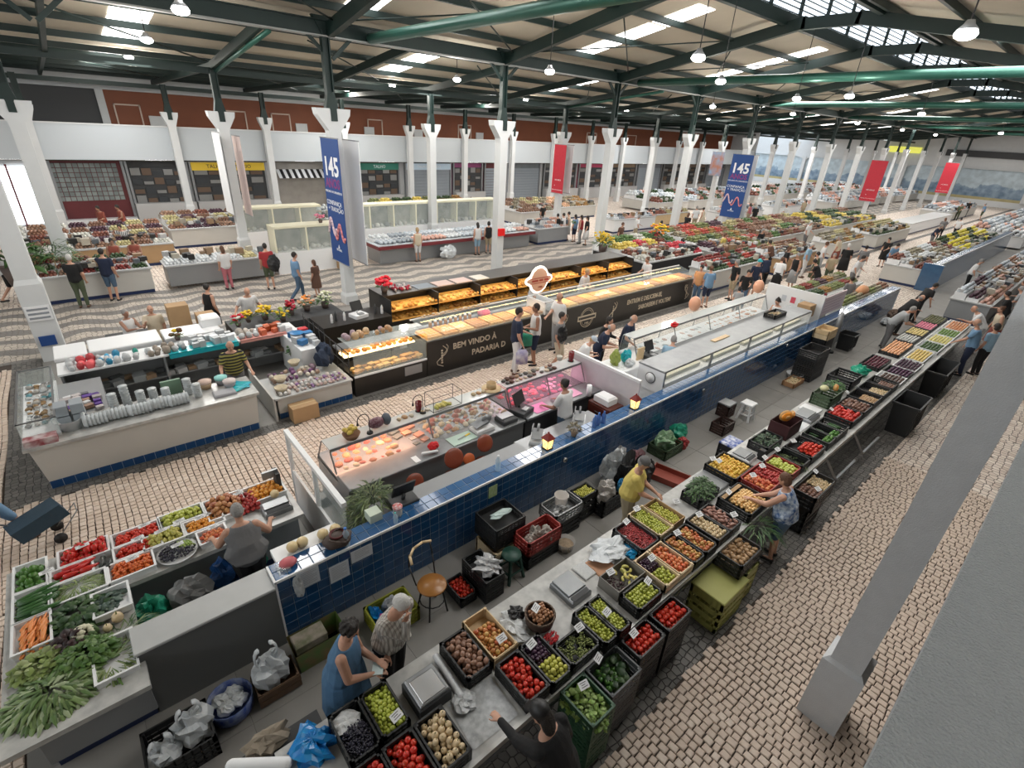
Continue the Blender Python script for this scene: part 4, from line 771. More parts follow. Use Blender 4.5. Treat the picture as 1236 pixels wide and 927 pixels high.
tag(MB().bbox(4.12, 4.42, 2.64, 2.95, BZ, BZ + .03).build('bread_board', mat('salmon_card', (.5, .27, .16), .8), None), 'square of salmon-coloured cardboard before the white bags', 'cardboard')
tag(MB().bbox(3.92, 4.2, 2.74, 3.0, BZ, BZ + .025).build('newspaper', MATS['newsprint'], None), 'folded newspaper on the bench beyond the large scale', 'newspaper')
tag(MB().bbox(7.0, 7.35, 2.62, 3.1, BZ, BZ + .06).build('scale_tray', grey_metal, None), 'long grey metal tray on the back edge of the bench', 'tray')
scale_(8.35, 2.88, BZ, 'small white scale behind the green apples', .0, .34, .34, whiteplastic); tag(MB().bbox(8.55, 8.65, 2.62, 2.74, BZ, BZ + .2).build('dark_bottle', dark, None), 'small dark box beside the white scale', 'box')
# blue sack, roll and cloth at the bottom left corner of the bench
crumpled('blue_sack', 'shiny blue plastic sack at the near end of the bench', 'bag', (.50, 3.0, .72), (.20, .20, .22), plastic_blue, 61, amp=.35, n=22, k=14)
tag(MB().cap((-.12, 3.28, .86), (.25, 2.98, .90), .055, n=14).build('paper_roll', paper, None), 'thick white paper roll beside the blue sack', 'roll'); crumpled('cloth', 'crumpled beige cloth beside the white paper roll', 'cloth', (.18, 3.36, .70), (.2, .13, .12), mat('beige_cloth', (.25, .21, .16), .9), 63)
tag(MB().box(-.2, .66, 2.7, 3.4, .0, .70).build('side_table', charcoal, None), 'low dark table under the blue sack', 'table')
# ================================================================== blue tiled wall along the sellers' aisle
def tiles(parent, P, me_lx, me_lz, m, normal, limit, name='tile'):
    """P: tile centres; the nearest `limit` become parts, the others one joined part"""
    P = sorted(P, key=lambda p: (Vector(p) - Vector((0, 0, HC))).length)
    ux, uy = {'-y': (Vector((1, 0, 0)), Vector((0, 0, 1))), 'z': (Vector((1, 0, 0)), Vector((0, 1, 0))), '-x': (Vector((0, 1, 0)), Vector((0, 0, 1)))}[normal]
    n = {'-y': Vector((0, -1, 0)), 'z': Vector((0, 0, 1)), '-x': Vector((-1, 0, 0))}[normal]
    def one(mb, c):
        a, b = ux * (me_lx / 2), uy * (me_lz / 2); c = Vector(c); q = 0.93
        V = [c + s * a + t * b for s, t in ((-1, -1), (1, -1), (1, 1), (-1, 1))]; V2 = [c + n * 0.006 + (s * a + t * b) * q for s, t in ((-1, -1), (1, -1), (1, 1), (-1, 1))]
        mb.add(V + V2, [(4, 5, 6, 7)] + [(i, (i + 1) % 4, (i + 1) % 4 + 4, i + 4) for i in range(4)])
    me = MB(); one(me, (0, 0, 0)); me = me.mesh(name, m)
    for p in P[:limit]: link(name, me, parent, p)
    if len(P) > limit:
        mb = MB()
        for p in P[limit:]: one(mb, p)
        stuffpart(name + '_field', mb, m, parent)
WH = 1.06
wall = struct('wall_tiled', MB().box(0.80, 25.4, 4.90, 5.20, 0, WH - .006), grout)
P = [(0.80 + .152 * (i + .5), 4.90, WH - .03 - .146 * (j + .5)) for i in range(161) for j in range(7)]
tiles(wall, P, .146, .140, blue_tile, '-y', 215)
ledge_tile = mat('ledge_tile', (0.02, 0.085, 0.22), 0.14, rand=.6, island=.6, c2=(0.035, 0.13, 0.30), coat=0.6)  # lighter than the wall tiles; the ledge's reflection is put into the colour
tiles(wall, [(0.80 + .152 * (i + .5), 4.975 + .15 * j, WH - .005) for i in range(161) for j in range(2)], .146, .143, ledge_tile, 'z', 85)
struct('edge_strip', MB().box(0.78, 25.42, 4.885, 4.905, WH - .03, WH + .006), whiteplastic, wall)
struct('end_strip', MB().box(0.775, 0.80, 4.885, 5.2, 0, WH), whiteplastic, wall)
# second tiled wall farther up the hall
wall2 = struct('wall_tiled', MB().box(31.3, 52, 4.9, 5.2, 0, WH + .25), mat('tile_far', (0.045, 0.10, 0.19), .15, noise=.4, ns=5, c2=(.07, .15, .26)))
struct('edge_strip', MB().box(31.3, 52, 4.88, 4.91, WH + .2, WH + .26), whiteplastic, wall2)
struct('end_panel', MB().box(31.1, 31.3, 4.7, 5.5, 0, WH + .25), MATS['tile_far'], wall2)
# hooks and stickers on the tiled wall
def wsticker(px, py, label, m, w=.13, h=.2, cat='sticker', name='sticker'):
    p = AY(px, py, 4.89); return tag(MB().box(p.x - w / 2, p.x + w / 2, 4.887, 4.893, p.z - h / 2, p.z + h / 2).build(name, m, None), label, cat)
wsticker(595, 593, 'green and cream sticker on the blue tiles above the crates', mat('sticker_green', (.28, .42, .16), .6, noise=.7, ns=18, c2=(.55, .58, .42)), .17, .22)
for px, lb in ((682, 'between the lantern and the lime crate'), (849, 'above the folded brown crates'), (950, 'above the tall black crates')):
    p = AY(px, {682: 555, 849: 471, 950: 417}[px], 4.88); t = thing('wall_outlet', 'round chrome outlet on the blue tiles ' + lb, 'outlet', (p.x, 4.89, p.z)); MB().tube((0, 0, 0), (0, -.03, 0), .05, .045, n=14).build('plate', mat('chrome', (.7, .7, .7), .2, metal=.9), t); MB().tube((0, -.03, 0), (0, -.05, 0), .02, n=8).build('socket', charcoal, t)
for i, (px, py, lb) in enumerate(((373, 697, 'leftmost of the three'), (410, 690, 'middle one of the three'), (437, 668, 'rightmost of the three'))):
    p = AY(px, py, 4.88); t = thing('paper_sheet', 'printed paper sheet taped to the blue tiles, ' + lb, 'paper', (p.x, 4.885, p.z)); MB().box(-.13 if i < 2 else -.15, .13 if i < 2 else .15, -.002, .001, -.14 if i < 2 else -.10, .14 if i < 2 else .10).build('sheet', mat('grey_paper', (.55, .58, .62), .7), t)
    m = MB()
    for q in range(8 if i < 2 else 5): m.box(-.10, .10 - .05 * (q % 3 == 2), -.004, -.002, .10 - .028 * q - (.03 if i == 2 else 0), .105 - .028 * q - (.03 if i == 2 else 0))
    m.build('writing', mat('grey_ink', (.25, .27, .3), .7), t)
# ================================================================== stall at the left end: counter of vegetables
gc = mat('grey_counter', (0.27, 0.28, 0.29), .5, noise=.3, ns=2, c2=(.22, .23, .24)); gtop = mat('grey_top', (0.46, 0.47, 0.47), .4, noise=.4, ns=4, c2=(.36, .37, .37))
st = thing('vegetable_counter', 'grey stone-topped corner counter of the left vegetable stall', 'counter', (0, 0, 0))
MB().box(-1.66, -0.55, 4.55, 7.16, BZ - .06, BZ).box(-.55, 1.55, 6.12, 7.16, BZ - .06, BZ).build('top', marble, st)
MB().box(-1.50, -.60, 4.85, 7.0, .12, BZ - .06).box(-.60, 1.50, 6.3, 7.0, .12, BZ - .06).build('body', gc, st)
MB().box(-1.46, -.62, 4.89, 6.98, 0, .12).box(-.62, 1.48, 6.32, 6.98, 0, .12).build('plinth', mat('navy_tile', (.01, .025, .09), .3), st)
sc_ = thing('stall_screen', 'plain grey screen wall closing the left vegetable stall towards the aisle', 'partition', (0, 0, 0))
MB().box(-.60, .775, 4.88, 5.22, 0, .97).build('body', mat('screen_grey', (.13, .135, .135), .5, noise=.2, ns=2, c2=(.10, .105, .105)), sc_); MB().bbox(-.62, .775, 4.86, 5.26, .97, 1.0, b=.008).build('top', gtop, sc_)
def tr(x0, x1, y0, y1, label, zr=BZ + .09, h=.09, m=whiteplastic): return crate('tray', x0, x1, y0, y1, zr, h, m, label, name='tray')
z9 = BZ + .015
tr(-1.57, -1.26, 6.12, 6.60, 'white tray of dark cucumbers'); tr(-1.57, -1.255, 5.66, 6.11, 'white tray of orange carrots'); tr(-1.245, -.735, 6.17, 6.50, 'white tray of pale green beans'); tr(-.89, -.55, 5.66, 6.06, 'nearly empty white tray of greens', zr=BZ + .12)
tr(-.71, -.25, 6.18, 6.50, 'white tray of small orange tomatoes'); tr(-.62, -.10, 6.80, 7.08, 'white tray of red plum tomatoes at the back edge'); tr(-1.24, -.84, 6.52, 6.78, 'white tray of long red peppers'); tr(-1.16, -.66, 6.80, 7.12, 'white tray of round red peppers'); tr(-1.57, -1.27, 6.62, 7.12, 'tray of green peppers at the corner')
tr(-.09, .43, 6.83, 7.12, 'white tray of green apples with a price strip'); tr(-.32, .13, 6.51, 6.80, 'white tray of yellow pears'); tr(.15, .62, 6.52, 6.79, 'white tray of orange apricots beside the seller'); tr(.25, .59, 6.21, 6.48, 'white tray of peaches under the sellers hand'); tr(.45, .94, 6.62, 7.1, 'tray of mangoes beside the red apples'); tr(.95, 1.5, 6.68, 7.08, 'tray of oranges beside the scale')
tr(-.63, -.12, 6.53, 6.78, 'white tray of red tomatoes behind the orange ones')
P_ = [('cucumber', -1.57, -1.26, 6.15, 6.57, .028, 'one dark cucumber in the white corner tray', 'cucumbers in the white tray', dict(aim=.15, layers=2, step=1.15)), ('carrot', -1.55, -1.27, 5.68, 6.09, .022, 'one orange carrot in the white tray', 'carrots', dict(aim=1.2, step=1.15, layers=3)),
      ('cherry_tomato', -.69, -.27, 6.2, 6.48, .021, 'one small orange tomato in the white tray', 'orange tomatoes', dict(layers=3, dome=1)), ('red_tomato_plum', -.60, -.12, 6.82, 7.06, .024, 'one red plum tomato at the back edge', 'plum tomatoes', {}), ('tomato', -.61, -.14, 6.55, 6.76, .030, 'one red tomato behind the orange ones', 'tomatoes behind the orange ones', dict(force=True)),
      ('long_pepper', -1.23, -.85, 6.53, 6.77, .034, 'one long red pepper', 'long red peppers', dict(aim=.2)), ('bell_pepper', -1.14, -.68, 6.82, 7.1, .042, 'one round red pepper', 'round red peppers', dict(dome=1)), ('green_pepper', -1.55, -1.29, 6.64, 7.0, .042, 'one green pepper at the corner', 'green peppers at the corner', dict(dome=.8, layers=3)),
      ('green_apple', -.07, .41, 6.85, 7.10, .029, 'one green apple at the back edge', 'green apples', dict(layers=3)), ('pear', -.30, .11, 6.53, 6.78, .030, 'one yellow pear', 'pears', dict(layers=3)), ('orange', .17, .5, 6.54, 6.77, .026, 'one orange apricot beside the seller', 'orange apricots', {}), ('peach', .27, .57, 6.23, 6.46, .031, 'one red peach under the sellers hand', 'peaches at the left stall', dict(layers=1)),
      ('mango', .46, .93, 6.64, 7.08, .036, 'one mango in the tray next to the red apples', 'mangoes', dict(layers=3, dome=1)), ('red_apple', .82, 1.10, 6.55, 6.98, .034, 'one dark red apple between mangoes and oranges', 'dark red apples', dict(layers=2)), ('orange', 1.0, 1.48, 6.72, 7.06, .036, 'one orange near the scale', 'oranges', dict(layers=2)), ('aubergine', -.84, -.66, 6.50, 6.72, .026, 'one dark avocado beside the long red peppers', 'avocados', dict(aim=1.4))]
for k_, a, b, c, d, r_, lb, gr, kw in P_: pile(k_, a, b, c, d, z9, r_, lb, gr, **kw)
tag(link('melon', fruit('melon')[0], None, (1.33, 6.68, BZ + .1), (0, 0, 0), .065), 'round netted melon beside the oranges', 'fruit')
scale_(1.27, 6.42, BZ, 'steel weighing scale at the right end of the left stall', 0, .38, .26, steel); t = thing('scale_screen', 'upright grey scale display behind the melon', 'display', (1.46, 6.95, BZ)); MB().box(-.03, .03, -.1, .1, 0, .3).build('stand', charcoal, t); MB().box(-.2, .03, -.02, .02, .22, .34).build('screen', grey_metal, t)
leafy('green_beans', 'heap of pale green beans in the white tray', 'vegetable', (-1.0, 6.36, z9), (.20, .12, .10), ((.22, .32, .10), (.30, .38, .14)), 71, 240, .14, .1, lw=.08)
leafy('spinach', 'dark green spinach between the bean tray and the cauliflower', 'vegetable', (-1.02, 5.93, BZ), (.22, .24, .14), ((.025, .07, .02), (.05, .11, .03)), 72, 260, .12, .6, lw=.6); leafy('kale', 'grey-green kale leaves in the nearly empty tray', 'vegetable', (-.78, 5.95, z9), (.13, .14, .09), ((.05, .09, .07), (.10, .15, .12)), 73, 110, .10, lw=.6)
leafy('celery', 'long bunches of green celery at the near end of the left counter', 'vegetable', (-1.28, 5.0, BZ), (.32, .24, .12), ((.10, .18, .05), (.18, .27, .09), (.34, .42, .24)), 74, 700, .17, .2, lw=.22); leafy('celery', 'leafy green celery tops in the middle of the left counter', 'vegetable', (-1.0, 5.26, BZ), (.24, .18, .18), ((.07, .16, .03), (.12, .22, .05)), 75, 420, .085, .7, lw=.7)
leafy('lettuce', 'pale green lettuce hearts before the carrots', 'vegetable', (-1.36, 5.42, BZ), (.22, .15, .15), ((.22, .30, .08), (.32, .38, .16)), 76, 380, .08, .9, lw=.8); leafy('red_lettuce', 'dark red lettuce behind the celery', 'vegetable', (-1.12, 5.52, BZ), (.11, .11, .18), ((.025, .012, .014), (.05, .02, .02)), 77, 130, .09, 1., lw=.8)
tr(-.95, -.60, 4.80, 5.34, 'white tray with cut celery at the near corner', zr=BZ + .08); leafy('celery', 'pale cut celery stalks in the near white tray', 'vegetable', (-.80, 5.05, z9), (.16, .2, .06), ((.26, .32, .12), (.14, .22, .06)), 78, 90, .2, .1, lw=.1)
for (x, y, r_, lb) in ((-1.0, 5.55, .085, 'white cauliflower head on the left counter'),):
    t = thing('cauliflower', lb, 'vegetable', (x, y, BZ + .06)); m = MB()
    for i in range(26): a, q = rnd.uniform(0, 6.3), math.sqrt(rnd.random()); m.ell((q * r_ * math.cos(a), q * r_ * math.sin(a), .04 + .05 * (1 - q * q)), (.03, .03, .025), 6, 4)
    m.build('curd', mat('curd', (.62, .60, .45), .8), t); m = MB()
    for i in range(9): a = i * .7; m.ell((r_ * 1.05 * math.cos(a), r_ * 1.05 * math.sin(a), 0), (.045, .035, .07), 6, 4)
    m.build('leaves', mat('cauli_leaf', (.08, .14, .05), .6), t)
for x, y, r_ in ((-.80, 5.52, .045), (-.70, 5.60, .058)): tag(link('turnip', fruit('onion')[0], None, (x, y, BZ + r_), (0, 0, 0), r_), 'round pale turnip %s the spring onions' % ('nearer' if r_ < .05 else 'larger, beside'), 'vegetable')
leafy('spring_onions', 'bunch of spring onions lying across the left counter', 'vegetable', (-.68, 5.38, BZ), (.24, .08, .05), ((.06, .13, .05), (.14, .22, .07)), 79, 70, .26, .1, lw=.05)
# dark oval platter of grapes
t = thing('platter', 'white-rimmed platter of dark and green grapes', 'platter', (0.0, 6.32, BZ)); MB().lathe([(.15, 0), (.23, .04), (.235, .045), (.2, .03)], n=20).build('dish', whiteplastic, t)
m = MB(); m2 = MB()
for i in range(260): a, q = rnd.uniform(0, 6.3), math.sqrt(rnd.random()); x, y = .2 * q * math.cos(a), .16 * q * math.sin(a); (m2 if x > .03 and y > -.02 else m).ell((x, y, .05 + .05 * (1 - q) + rnd.uniform(0, .02)), (.014, .014, .014), 5, 4)
tag(m.build('dark_grapes', MATS['grape_dark'], None, (0.0, 6.32, BZ)), 'dark grapes on the white-rimmed platter', 'grapes', None, 'stuff'); tag(m2.build('green_grapes', mat('grape_bright', (.26, .38, .07), .35, island=.7, c2=(.36, .46, .14)), None, (0.0, 6.32, BZ)), 'bright green grapes on the white-rimmed platter', 'grapes', None, 'stuff')
for i, (x, y, lb) in enumerate(((-1.25, 6.7, 'green peppers at the corner'), (-.9, 6.95, 'round red peppers'), (-.45, 6.35, 'small orange tomatoes'), (-.35, 6.7, 'red tomatoes of the left stall'), (-.25, 6.93, 'red plum tomatoes'), (.12, 6.75, 'green apples'), (-.1, 6.68, 'yellow pears'), (.35, 6.66, 'orange apricots'), (.45, 6.36, 'peaches'), (.02, 6.28, 'grape platter'), (.9, 6.9, 'dark red apples'))): card(x, y, BZ + .16, 'pale price strip lying on the ' + lb, .15, w=.14, d=.05, tilt=.3)
# melons, water bottle, hat-like bag along the top of the tiled wall's left end
for i, (px, py) in enumerate(((357, 667), (369, 661), (394, 651), (409, 645))): p = G(px, py, 1.13); tag(link('melon', fruit('melon')[0], None, (p.x, p.y + .12, 1.13), (0, 0, 0), .075), ('pale round melon at the left end of the tiled wall', 'second pale melon on the tiled wall', 'third pale melon on the tiled wall, before the water bottle', 'pale melon next to the blue water bottle')[i], 'fruit')
tag(MB().box(.9, 1.75, 5.2, 5.45, .98, 1.06).build('shelf_board', whiteplastic, None), 'narrow white shelf carrying the pale melons behind the tiled wall', 'shelf')
p = G(421, 661, 1.06); bottle(p.x, p.y + .05, WH, .30, .045, water, mat('cap_blue', (.05, .2, .6), .4), 'large blue-tinted water bottle on the tiled wall beside the melons')
p = G(479, 633, 1.06); bottle(p.x, p.y + .03, WH, .19, .032, water, mat('cap_teal', (.1, .5, .45), .4), 'small clear water bottle on the tiled wall near the black monitor')
p = G(603, 570, 1.06); bottle(p.x, p.y + .05, WH, .30, .045, water, whiteplastic, 'clear water bottle on the tiled wall near the red chairs')
t = thing('handbag', 'brown leather handbag lying open on the tiled wall', 'bag', (1.62, 5.02, WH)); m = MB()
V = MB().ell((0, 0, 0), (1, 1, 1), 14, 8); m.v = [(x * .19 * (1 + .12 * math.sin(5 * y + 3 * z)), y * .14 * (1 + .12 * math.sin(6 * x)), max(0, (z * .5 + .5)) * .20) for x, y, z in V.v]; m.f = V.f; m.m = V.m; m.s = V.s
m.build('body', mat('bag_brown', (.075, .05, .04), .6, noise=.5, ns=10), t); MB().lathe([(.09, .17), (.10, .205), (.085, .21), (.06, .15)], n=14).build('opening', mat('bag_red', (.10, .012, .012), .6), t)
MB().path([(.12 * math.cos(a), .13 * math.sin(a) - .06, .19 + .03 * math.sin(2 * a)) for a in [i * .5 for i in range(13)]], .012).build('strap', MATS['bag_brown'], t)
tag(MB().ell((1.0, 5.06, WH + .05), (.11, .09, .05), 10, 6).build('watermelon_piece', mat('wmelon', (.55, .12, .14), .5, noise=.4), None), 'piece of watermelon wrapped in plastic at the left end of the tiled wall', 'fruit'); tag(MB().bbox(.86, 1.0, 4.95, 5.12, WH + .004, WH + .06).build('plastic_box', clear, None), 'clear plastic box beside the wrapped watermelon', 'box')
crumpled('plastic_bag', 'thin clear bag hanging down over the blue tiles', 'bag', (1.02, 4.84, .70), (.06, .04, .30), plastic_clear, 83)
# under-counter things of the left stall
crumpled('green_bag', 'dark green bag hanging behind the left stall counter', 'bag', (-.42, 5.75, .35), (.2, .16, .42), plastic_green, 84); crumpled('grey_cloth', 'grey apron cloth draped at the back of the left stall', 'cloth', (-.02, 5.72, .45), (.22, .12, .4), mat('grey_cloth', (.22, .22, .22), .9), 85); crumpled('blue_bag', 'blue plastic bag beside the seller in the grey vest', 'bag', (.42, 5.9, .3), (.18, .14, .45), mat('bag_dkblue', (.01, .06, .2), .4, noise=.4), 86); crumpled('green_bag', 'deep green bag behind the seller in the grey vest', 'bag', (.75, 5.95, .3), (.16, .14, .42), plastic_green, 87)
# bags and boxes on the aisle floor by the screen
crate('slat', -.78, -.18, 4.02, 4.52, .30, .30, blackplastic, 'black crate on the floor holding two white bags')
crumpled('plastic_bag', 'white bag with a long handle in the black floor crate', 'bag', (-.62, 4.22, .04), (.15, .15, .27), plastic_white, 88, handles=True); crumpled('plastic_bag', 'larger white bag in the black floor crate', 'bag', (-.34, 4.30, .04), (.17, .16, .36), plastic_white, 89, handles=True)
t = thing('shopping_bag', 'round blue bag stuffed with white packets on the aisle floor', 'bag', (.02, 4.40, 0)); MB().lathe([(.17, 0), (.22, .06), (.235, .24), (.225, .24), (.2, .06)], n=16).build('body', mat('bag_navy', (.01, .04, .22), .4, noise=.7, ns=14, c2=(.25, .3, .4)), t)
for i, (x, y) in enumerate(((-.08, .04), (.05, .07), (.08, -.05), (-.05, -.08))): crumpled('packet', 'white packet in the round blue bag, %s' % ('rear left', 'rear right', 'front right', 'front left')[i], 'packet', (.02 + x, 4.40 + y, .14), (.09, .08, .12), plastic_white, 90 + i, amp=.15)
crate('wood', .27, .72, 4.22, 4.52, .22, .2, mat('wood_dark', (.12, .07, .04), .7, noise=.4), 'low dark wooden box with string handle on the aisle floor'); crumpled('plastic_bag', 'tied white carrier bag standing in the dark wooden box', 'bag', (.46, 4.40, .08), (.19, .14, .42), plastic_white, 95, handles=True)
t = thing('shopping_bag', 'large green and brown printed shopping bag by the tiled wall', 'bag', (1.05, 4.52, 0)); MB().add([(-.28, -.15, 0), (.28, -.15, 0), (.28, .15, 0), (-.28, .15, 0), (-.31, -.17, .34), (.31, -.17, .34), (.31, .17, .34), (-.31, .17, .34)], [(0, 1, 5, 4), (1, 2, 6, 5), (2, 3, 7, 6), (3, 0, 4, 7), (0, 3, 2, 1)]).build('body', mat('bag_print', (.12, .22, .06), .5, noise=1.0, ns=5, c2=(.26, .14, .08)), t)
MB().bbox(-.28, .1, -.1, .12, .26, .38).build('contents', mat('contents', (.35, .30, .25), .8, noise=.8, ns=8, c2=(.1, .12, .05)), t)
# ================================================================== crates, stools and bags on the aisle floor
t = thing('chair', 'bentwood bistro chair with round wooden seat', 'chair', (2.50, 4.18, 0)); MB().lathe([(.19, .46), (.20, .475), (.19, .49), (0, .49)], n=20).build('seat', mat('seat_wood', (.36, .16, .04), .3, noise=.5, ns=5, c2=(.22, .08, .02)), t)
for a in (.8, 2.35, 3.95, 5.5): MB().tube((.13 * math.cos(a), .13 * math.sin(a), .46), (.21 * math.cos(a), .21 * math.sin(a), 0), .012, n=6).build('leg', dark, t)
MB().path([(.17 * math.cos(a), .17 * math.sin(a), .22) for a in [i * .52 for i in range(13)]], .008).build('ring', dark, t)
MB().path([(-.17, .12, .47), (-.21, .22, .75), (-.19, .26, .93)], .010).path([(.14, .15, .47), (.17, .25, .75), (.15, .28, .93)], .010).build('back_post', dark, t)
MB().path([(-.23, .10, .91), (-.20, .2, .95), (-.1, .28, .97), (.05, .31, .97), (.17, .27, .96)], .018).build('backrest', woodm, t)
crate('slat', 1.68, 2.28, 4.14, 4.58, .26, .25, mat('lime_crate', (.30, .31, .03), .5), 'yellow-green crate of odds and ends by the tiled wall'); crumpled('grey_cloth', 'dark grey jacket stuffed in the yellow-green crate', 'cloth', (1.95, 4.28, .04), (.2, .14, .2), mat('dk_grey_cloth', (.06, .06, .065), .9), 101); crumpled('blue_bag', 'blue bag in the yellow-green crate', 'bag', (1.78, 4.42, .04), (.08, .12, .22), plastic_blue, 102); crumpled('plastic_bag', 'clear bag in the yellow-green crate', 'bag', (2.02, 4.46, .04), (.12, .08, .24), plastic_clear, 103)
tag(MB().cap((1.80, 4.30, .30), (2.0, 4.22, .30), .018, n=8).build('umbrella_handle', mat('magenta', (.4, .03, .2), .4), None), 'short pink and white umbrella handle on the yellow-green crate', 'umbrella')
crate('slat', 2.81, 3.08, 3.93, 4.35, .18, .16, blackplastic, 'black crate of tomatoes on the floor beside the bistro chair'); pile('tomato', 2.82, 3.07, 3.95, 4.33, .08, .03, 'one tomato in the floor crate beside the chair', 'tomatoes on the floor', force=True)
for i in range(2): crate('slat', 3.12, 3.45, 3.78, 4.36, .42 - .21 * i, .20, blackplastic, 'black crate with a clear bag on top' if not i else 'lower black crate beside the floor tomatoes')
crumpled('plastic_bag', 'shiny clear plastic bag on the black crate beside the green stool', 'bag', (3.32, 4.02, .36), (.17, .19, .15), mat('bag_silver', (.50, .51, .52), .2, noise=.8, ns=14, c2=(.3, .3, .31)), 104, amp=.4, n=22, k=14)
def stool(x, y, h, m, label, r=.15, sq=False):
    t = thing('stool', label, 'stool', (x, y, 0))
    if sq: MB().bbox(-.15, .15, -.15, .15, h - .04, h, b=.015).build('seat', m, t)
    else: MB().lathe([(r * .9, h - .05), (r, h - .03), (r * .96, h), (0, h)], n=16).build('seat', m, t)
    for a in (PI / 4, 3 * PI / 4, 5 * PI / 4, 7 * PI / 4):
        c_, s_ = math.cos(a), math.sin(a); MB().beam((c_ * r * .8, s_ * r * .8, h - .04), (c_ * r * 1.35, s_ * r * 1.35, 0), .045, .03).build('leg', m, t)
    q = r * 1.05; MB().beam((-q * .8, -q * .8, h * .35), (q * .8, -q * .8, h * .35), .02, .03).beam((-q * .8, q * .8, h * .35), (q * .8, q * .8, h * .35), .02, .03).beam((q * .8, -q * .8, h * .35), (q * .8, q * .8, h * .35), .02, .03).beam((-q * .8, -q * .8, h * .35), (-q * .8, q * .8, h * .35), .02, .03).build('stretcher', m, t)
stool(3.74, 3.98, .45, mat('stool_green', (.012, .055, .04), .5), 'dark green round plastic stool'); stool(11.40, 4.18, .46, whiteplastic, 'white plastic step stool against the tiled wall', sq=True)
crate('wood', 3.62, 4.25, 4.20, 4.68, .30, .28, mat('wood_pale', (.6, .46, .28)), 'wooden box under the stack of black crates')
for i in range(3): crate('slat', 3.66, 4.24, 4.25, 4.78, .44 + .13 * i, .13, blackplastic, 'flat black crate in the stack by the tiled wall, %s' % ('bottom one', 'middle one', 'top one')[i])
crumpled('paper_packet', 'white and mint paper packet on top of the stacked black crates', 'packet', (3.95, 4.5, .70), (.2, .07, .05), mat('mint_paper', (.5, .62, .6), .7, noise=.5), 105, amp=.15)
crate('slat', 3.98, 4.68, 3.87, 4.22, .55, .27, mat('red_crate', (.3, .03, .025)), 'dark red crate filled with jars and bags'); crate('slat', 4.0, 4.66, 3.88, 4.21, .27, .26, blackplastic, 'black crate carrying the dark red crate')
for i, (x, y) in enumerate(((4.12, 4.0), (4.3, 4.08), (4.45, 3.98))): crumpled('packet', 'pale wrapped packet in the dark red crate, %s' % ('left', 'middle', 'right')[i], 'packet', (x, y, .32), (.1, .09, .2), mat('packet_pale', (.42, .38, .34), .6, noise=.6, ns=9), 106 + i)
crate('slat', 4.72, 5.36, 4.04, 4.44, .56, .2, grey_metal, 'grey crate with bucket and kitchen things'); crate('slat', 4.74, 5.34, 4.05, 4.43, .35, .34, blackplastic, 'black crate under the grey crate of kitchen things')
t = thing('bucket', 'clear plastic bucket on the grey crate', 'bucket', (5.08, 4.30, .46)); MB().lathe([(.09, 0), (.12, .2), (.125, .205), (.115, .2), (.085, .01)], n=16).build('body', glass('bucket_plastic', (.8, .75, .7), .55, .2), t)
crumpled('kitchen_bag', 'black and white bags in the grey crate', 'bag', (4.92, 4.18, .42), (.16, .1, .14), mat('bw_bag', (.05, .05, .05), .4, noise=1.0, ns=9, c2=(.6, .6, .6)), 110)
crate('slat', 5.40, 5.80, 4.12, 4.40, .54, .5, blackplastic, 'tall black crate of yellow-green plums by the tiled wall'); pile('yellow_lime', 5.42, 5.78, 4.14, 4.38, .46, .021, 'one yellow-green plum in the tall floor crate', 'plums in the floor crate')
crate('slat', 5.82, 6.46, 3.95, 4.22, .34, .33, blackplastic, 'wide black crate with a paper sack on the aisle floor'); crumpled('paper_sack', 'large crumpled grey paper sack in the wide black crate', 'bag', (6.0, 4.1, .22), (.2, .13, .34), mat('sack_grey', (.40, .38, .36), .8, noise=.5, ns=6, c2=(.3, .28, .27)), 111, amp=.3); crumpled('blue_rag', 'light blue rag on the wide black crate', 'cloth', (6.36, 4.05, .26), (.06, .06, .26), mat('rag_blue', (.05, .3, .6), .7), 112)
t = thing('tub', 'clear round plastic tub of nuts on the aisle floor', 'tub', (4.80, 3.86, 0)); MB().lathe([(.12, 0), (.15, .16), (.155, .165), (.145, .16), (.11, .02)], n=18).build('body', glass('tub_plastic', (.85, .82, .78), .4, .15), t); MB().lathe([(.11, .02), (.13, .10), (0, .12)], n=14).build('contents', mat('nuts', (.42, .32, .22), .8, noise=.6, ns=30), t)
for i, (x, y, s_, m_, lb) in enumerate(((6.72, 4.5, .26, plastic_clear, 'clear wrapping heaped behind the seller in yellow'), (7.0, 4.62, .24, mat('bw2', (.06, .06, .06), .4, noise=1.0, ns=7, c2=(.65, .65, .65)), 'black and white sacks piled against the tiled wall'), (7.35, 4.45, .2, mat('maroon_bag', (.22, .015, .03), .4, noise=.6, c2=(.6, .6, .62)), 'dark red and white bag on the pile behind the yellow shirt'), (6.75, 4.2, .22, dark, 'black rubbish bag on the floor behind the yellow shirt'), (7.2, 4.15, .2, dark, 'second black bag beside the piled sacks'))):
    crumpled('sack', lb, 'bag', (x, y, 0), (s_, s_ * .8, .62 - .1 * (i % 3)), m_, 120 + i, amp=.35, n=20, k=12)
crate('slat', 8.2, 8.85, 4.3, 4.75, .24, .23, MATS['green_crate'], 'dark green crate with green bags by the tiled wall'); crumpled('green_bag', 'pale green net bag in the dark green crate', 'bag', (8.5, 4.55, .08), (.26, .2, .32), mat('net_green', (.12, .26, .12), .5, noise=.7, c2=(.35, .42, .32)), 126); crumpled('green_bag', 'bright green bag beside the dark green crate', 'bag', (9.15, 4.62, 0), (.2, .18, .36), plastic_green, 127); crumpled('red_bag', 'red bag on the floor by the bright green bag', 'bag', (8.98, 4.4, 0), (.13, .12, .22), mat('bag_red2', (.35, .04, .04), .5), 128)
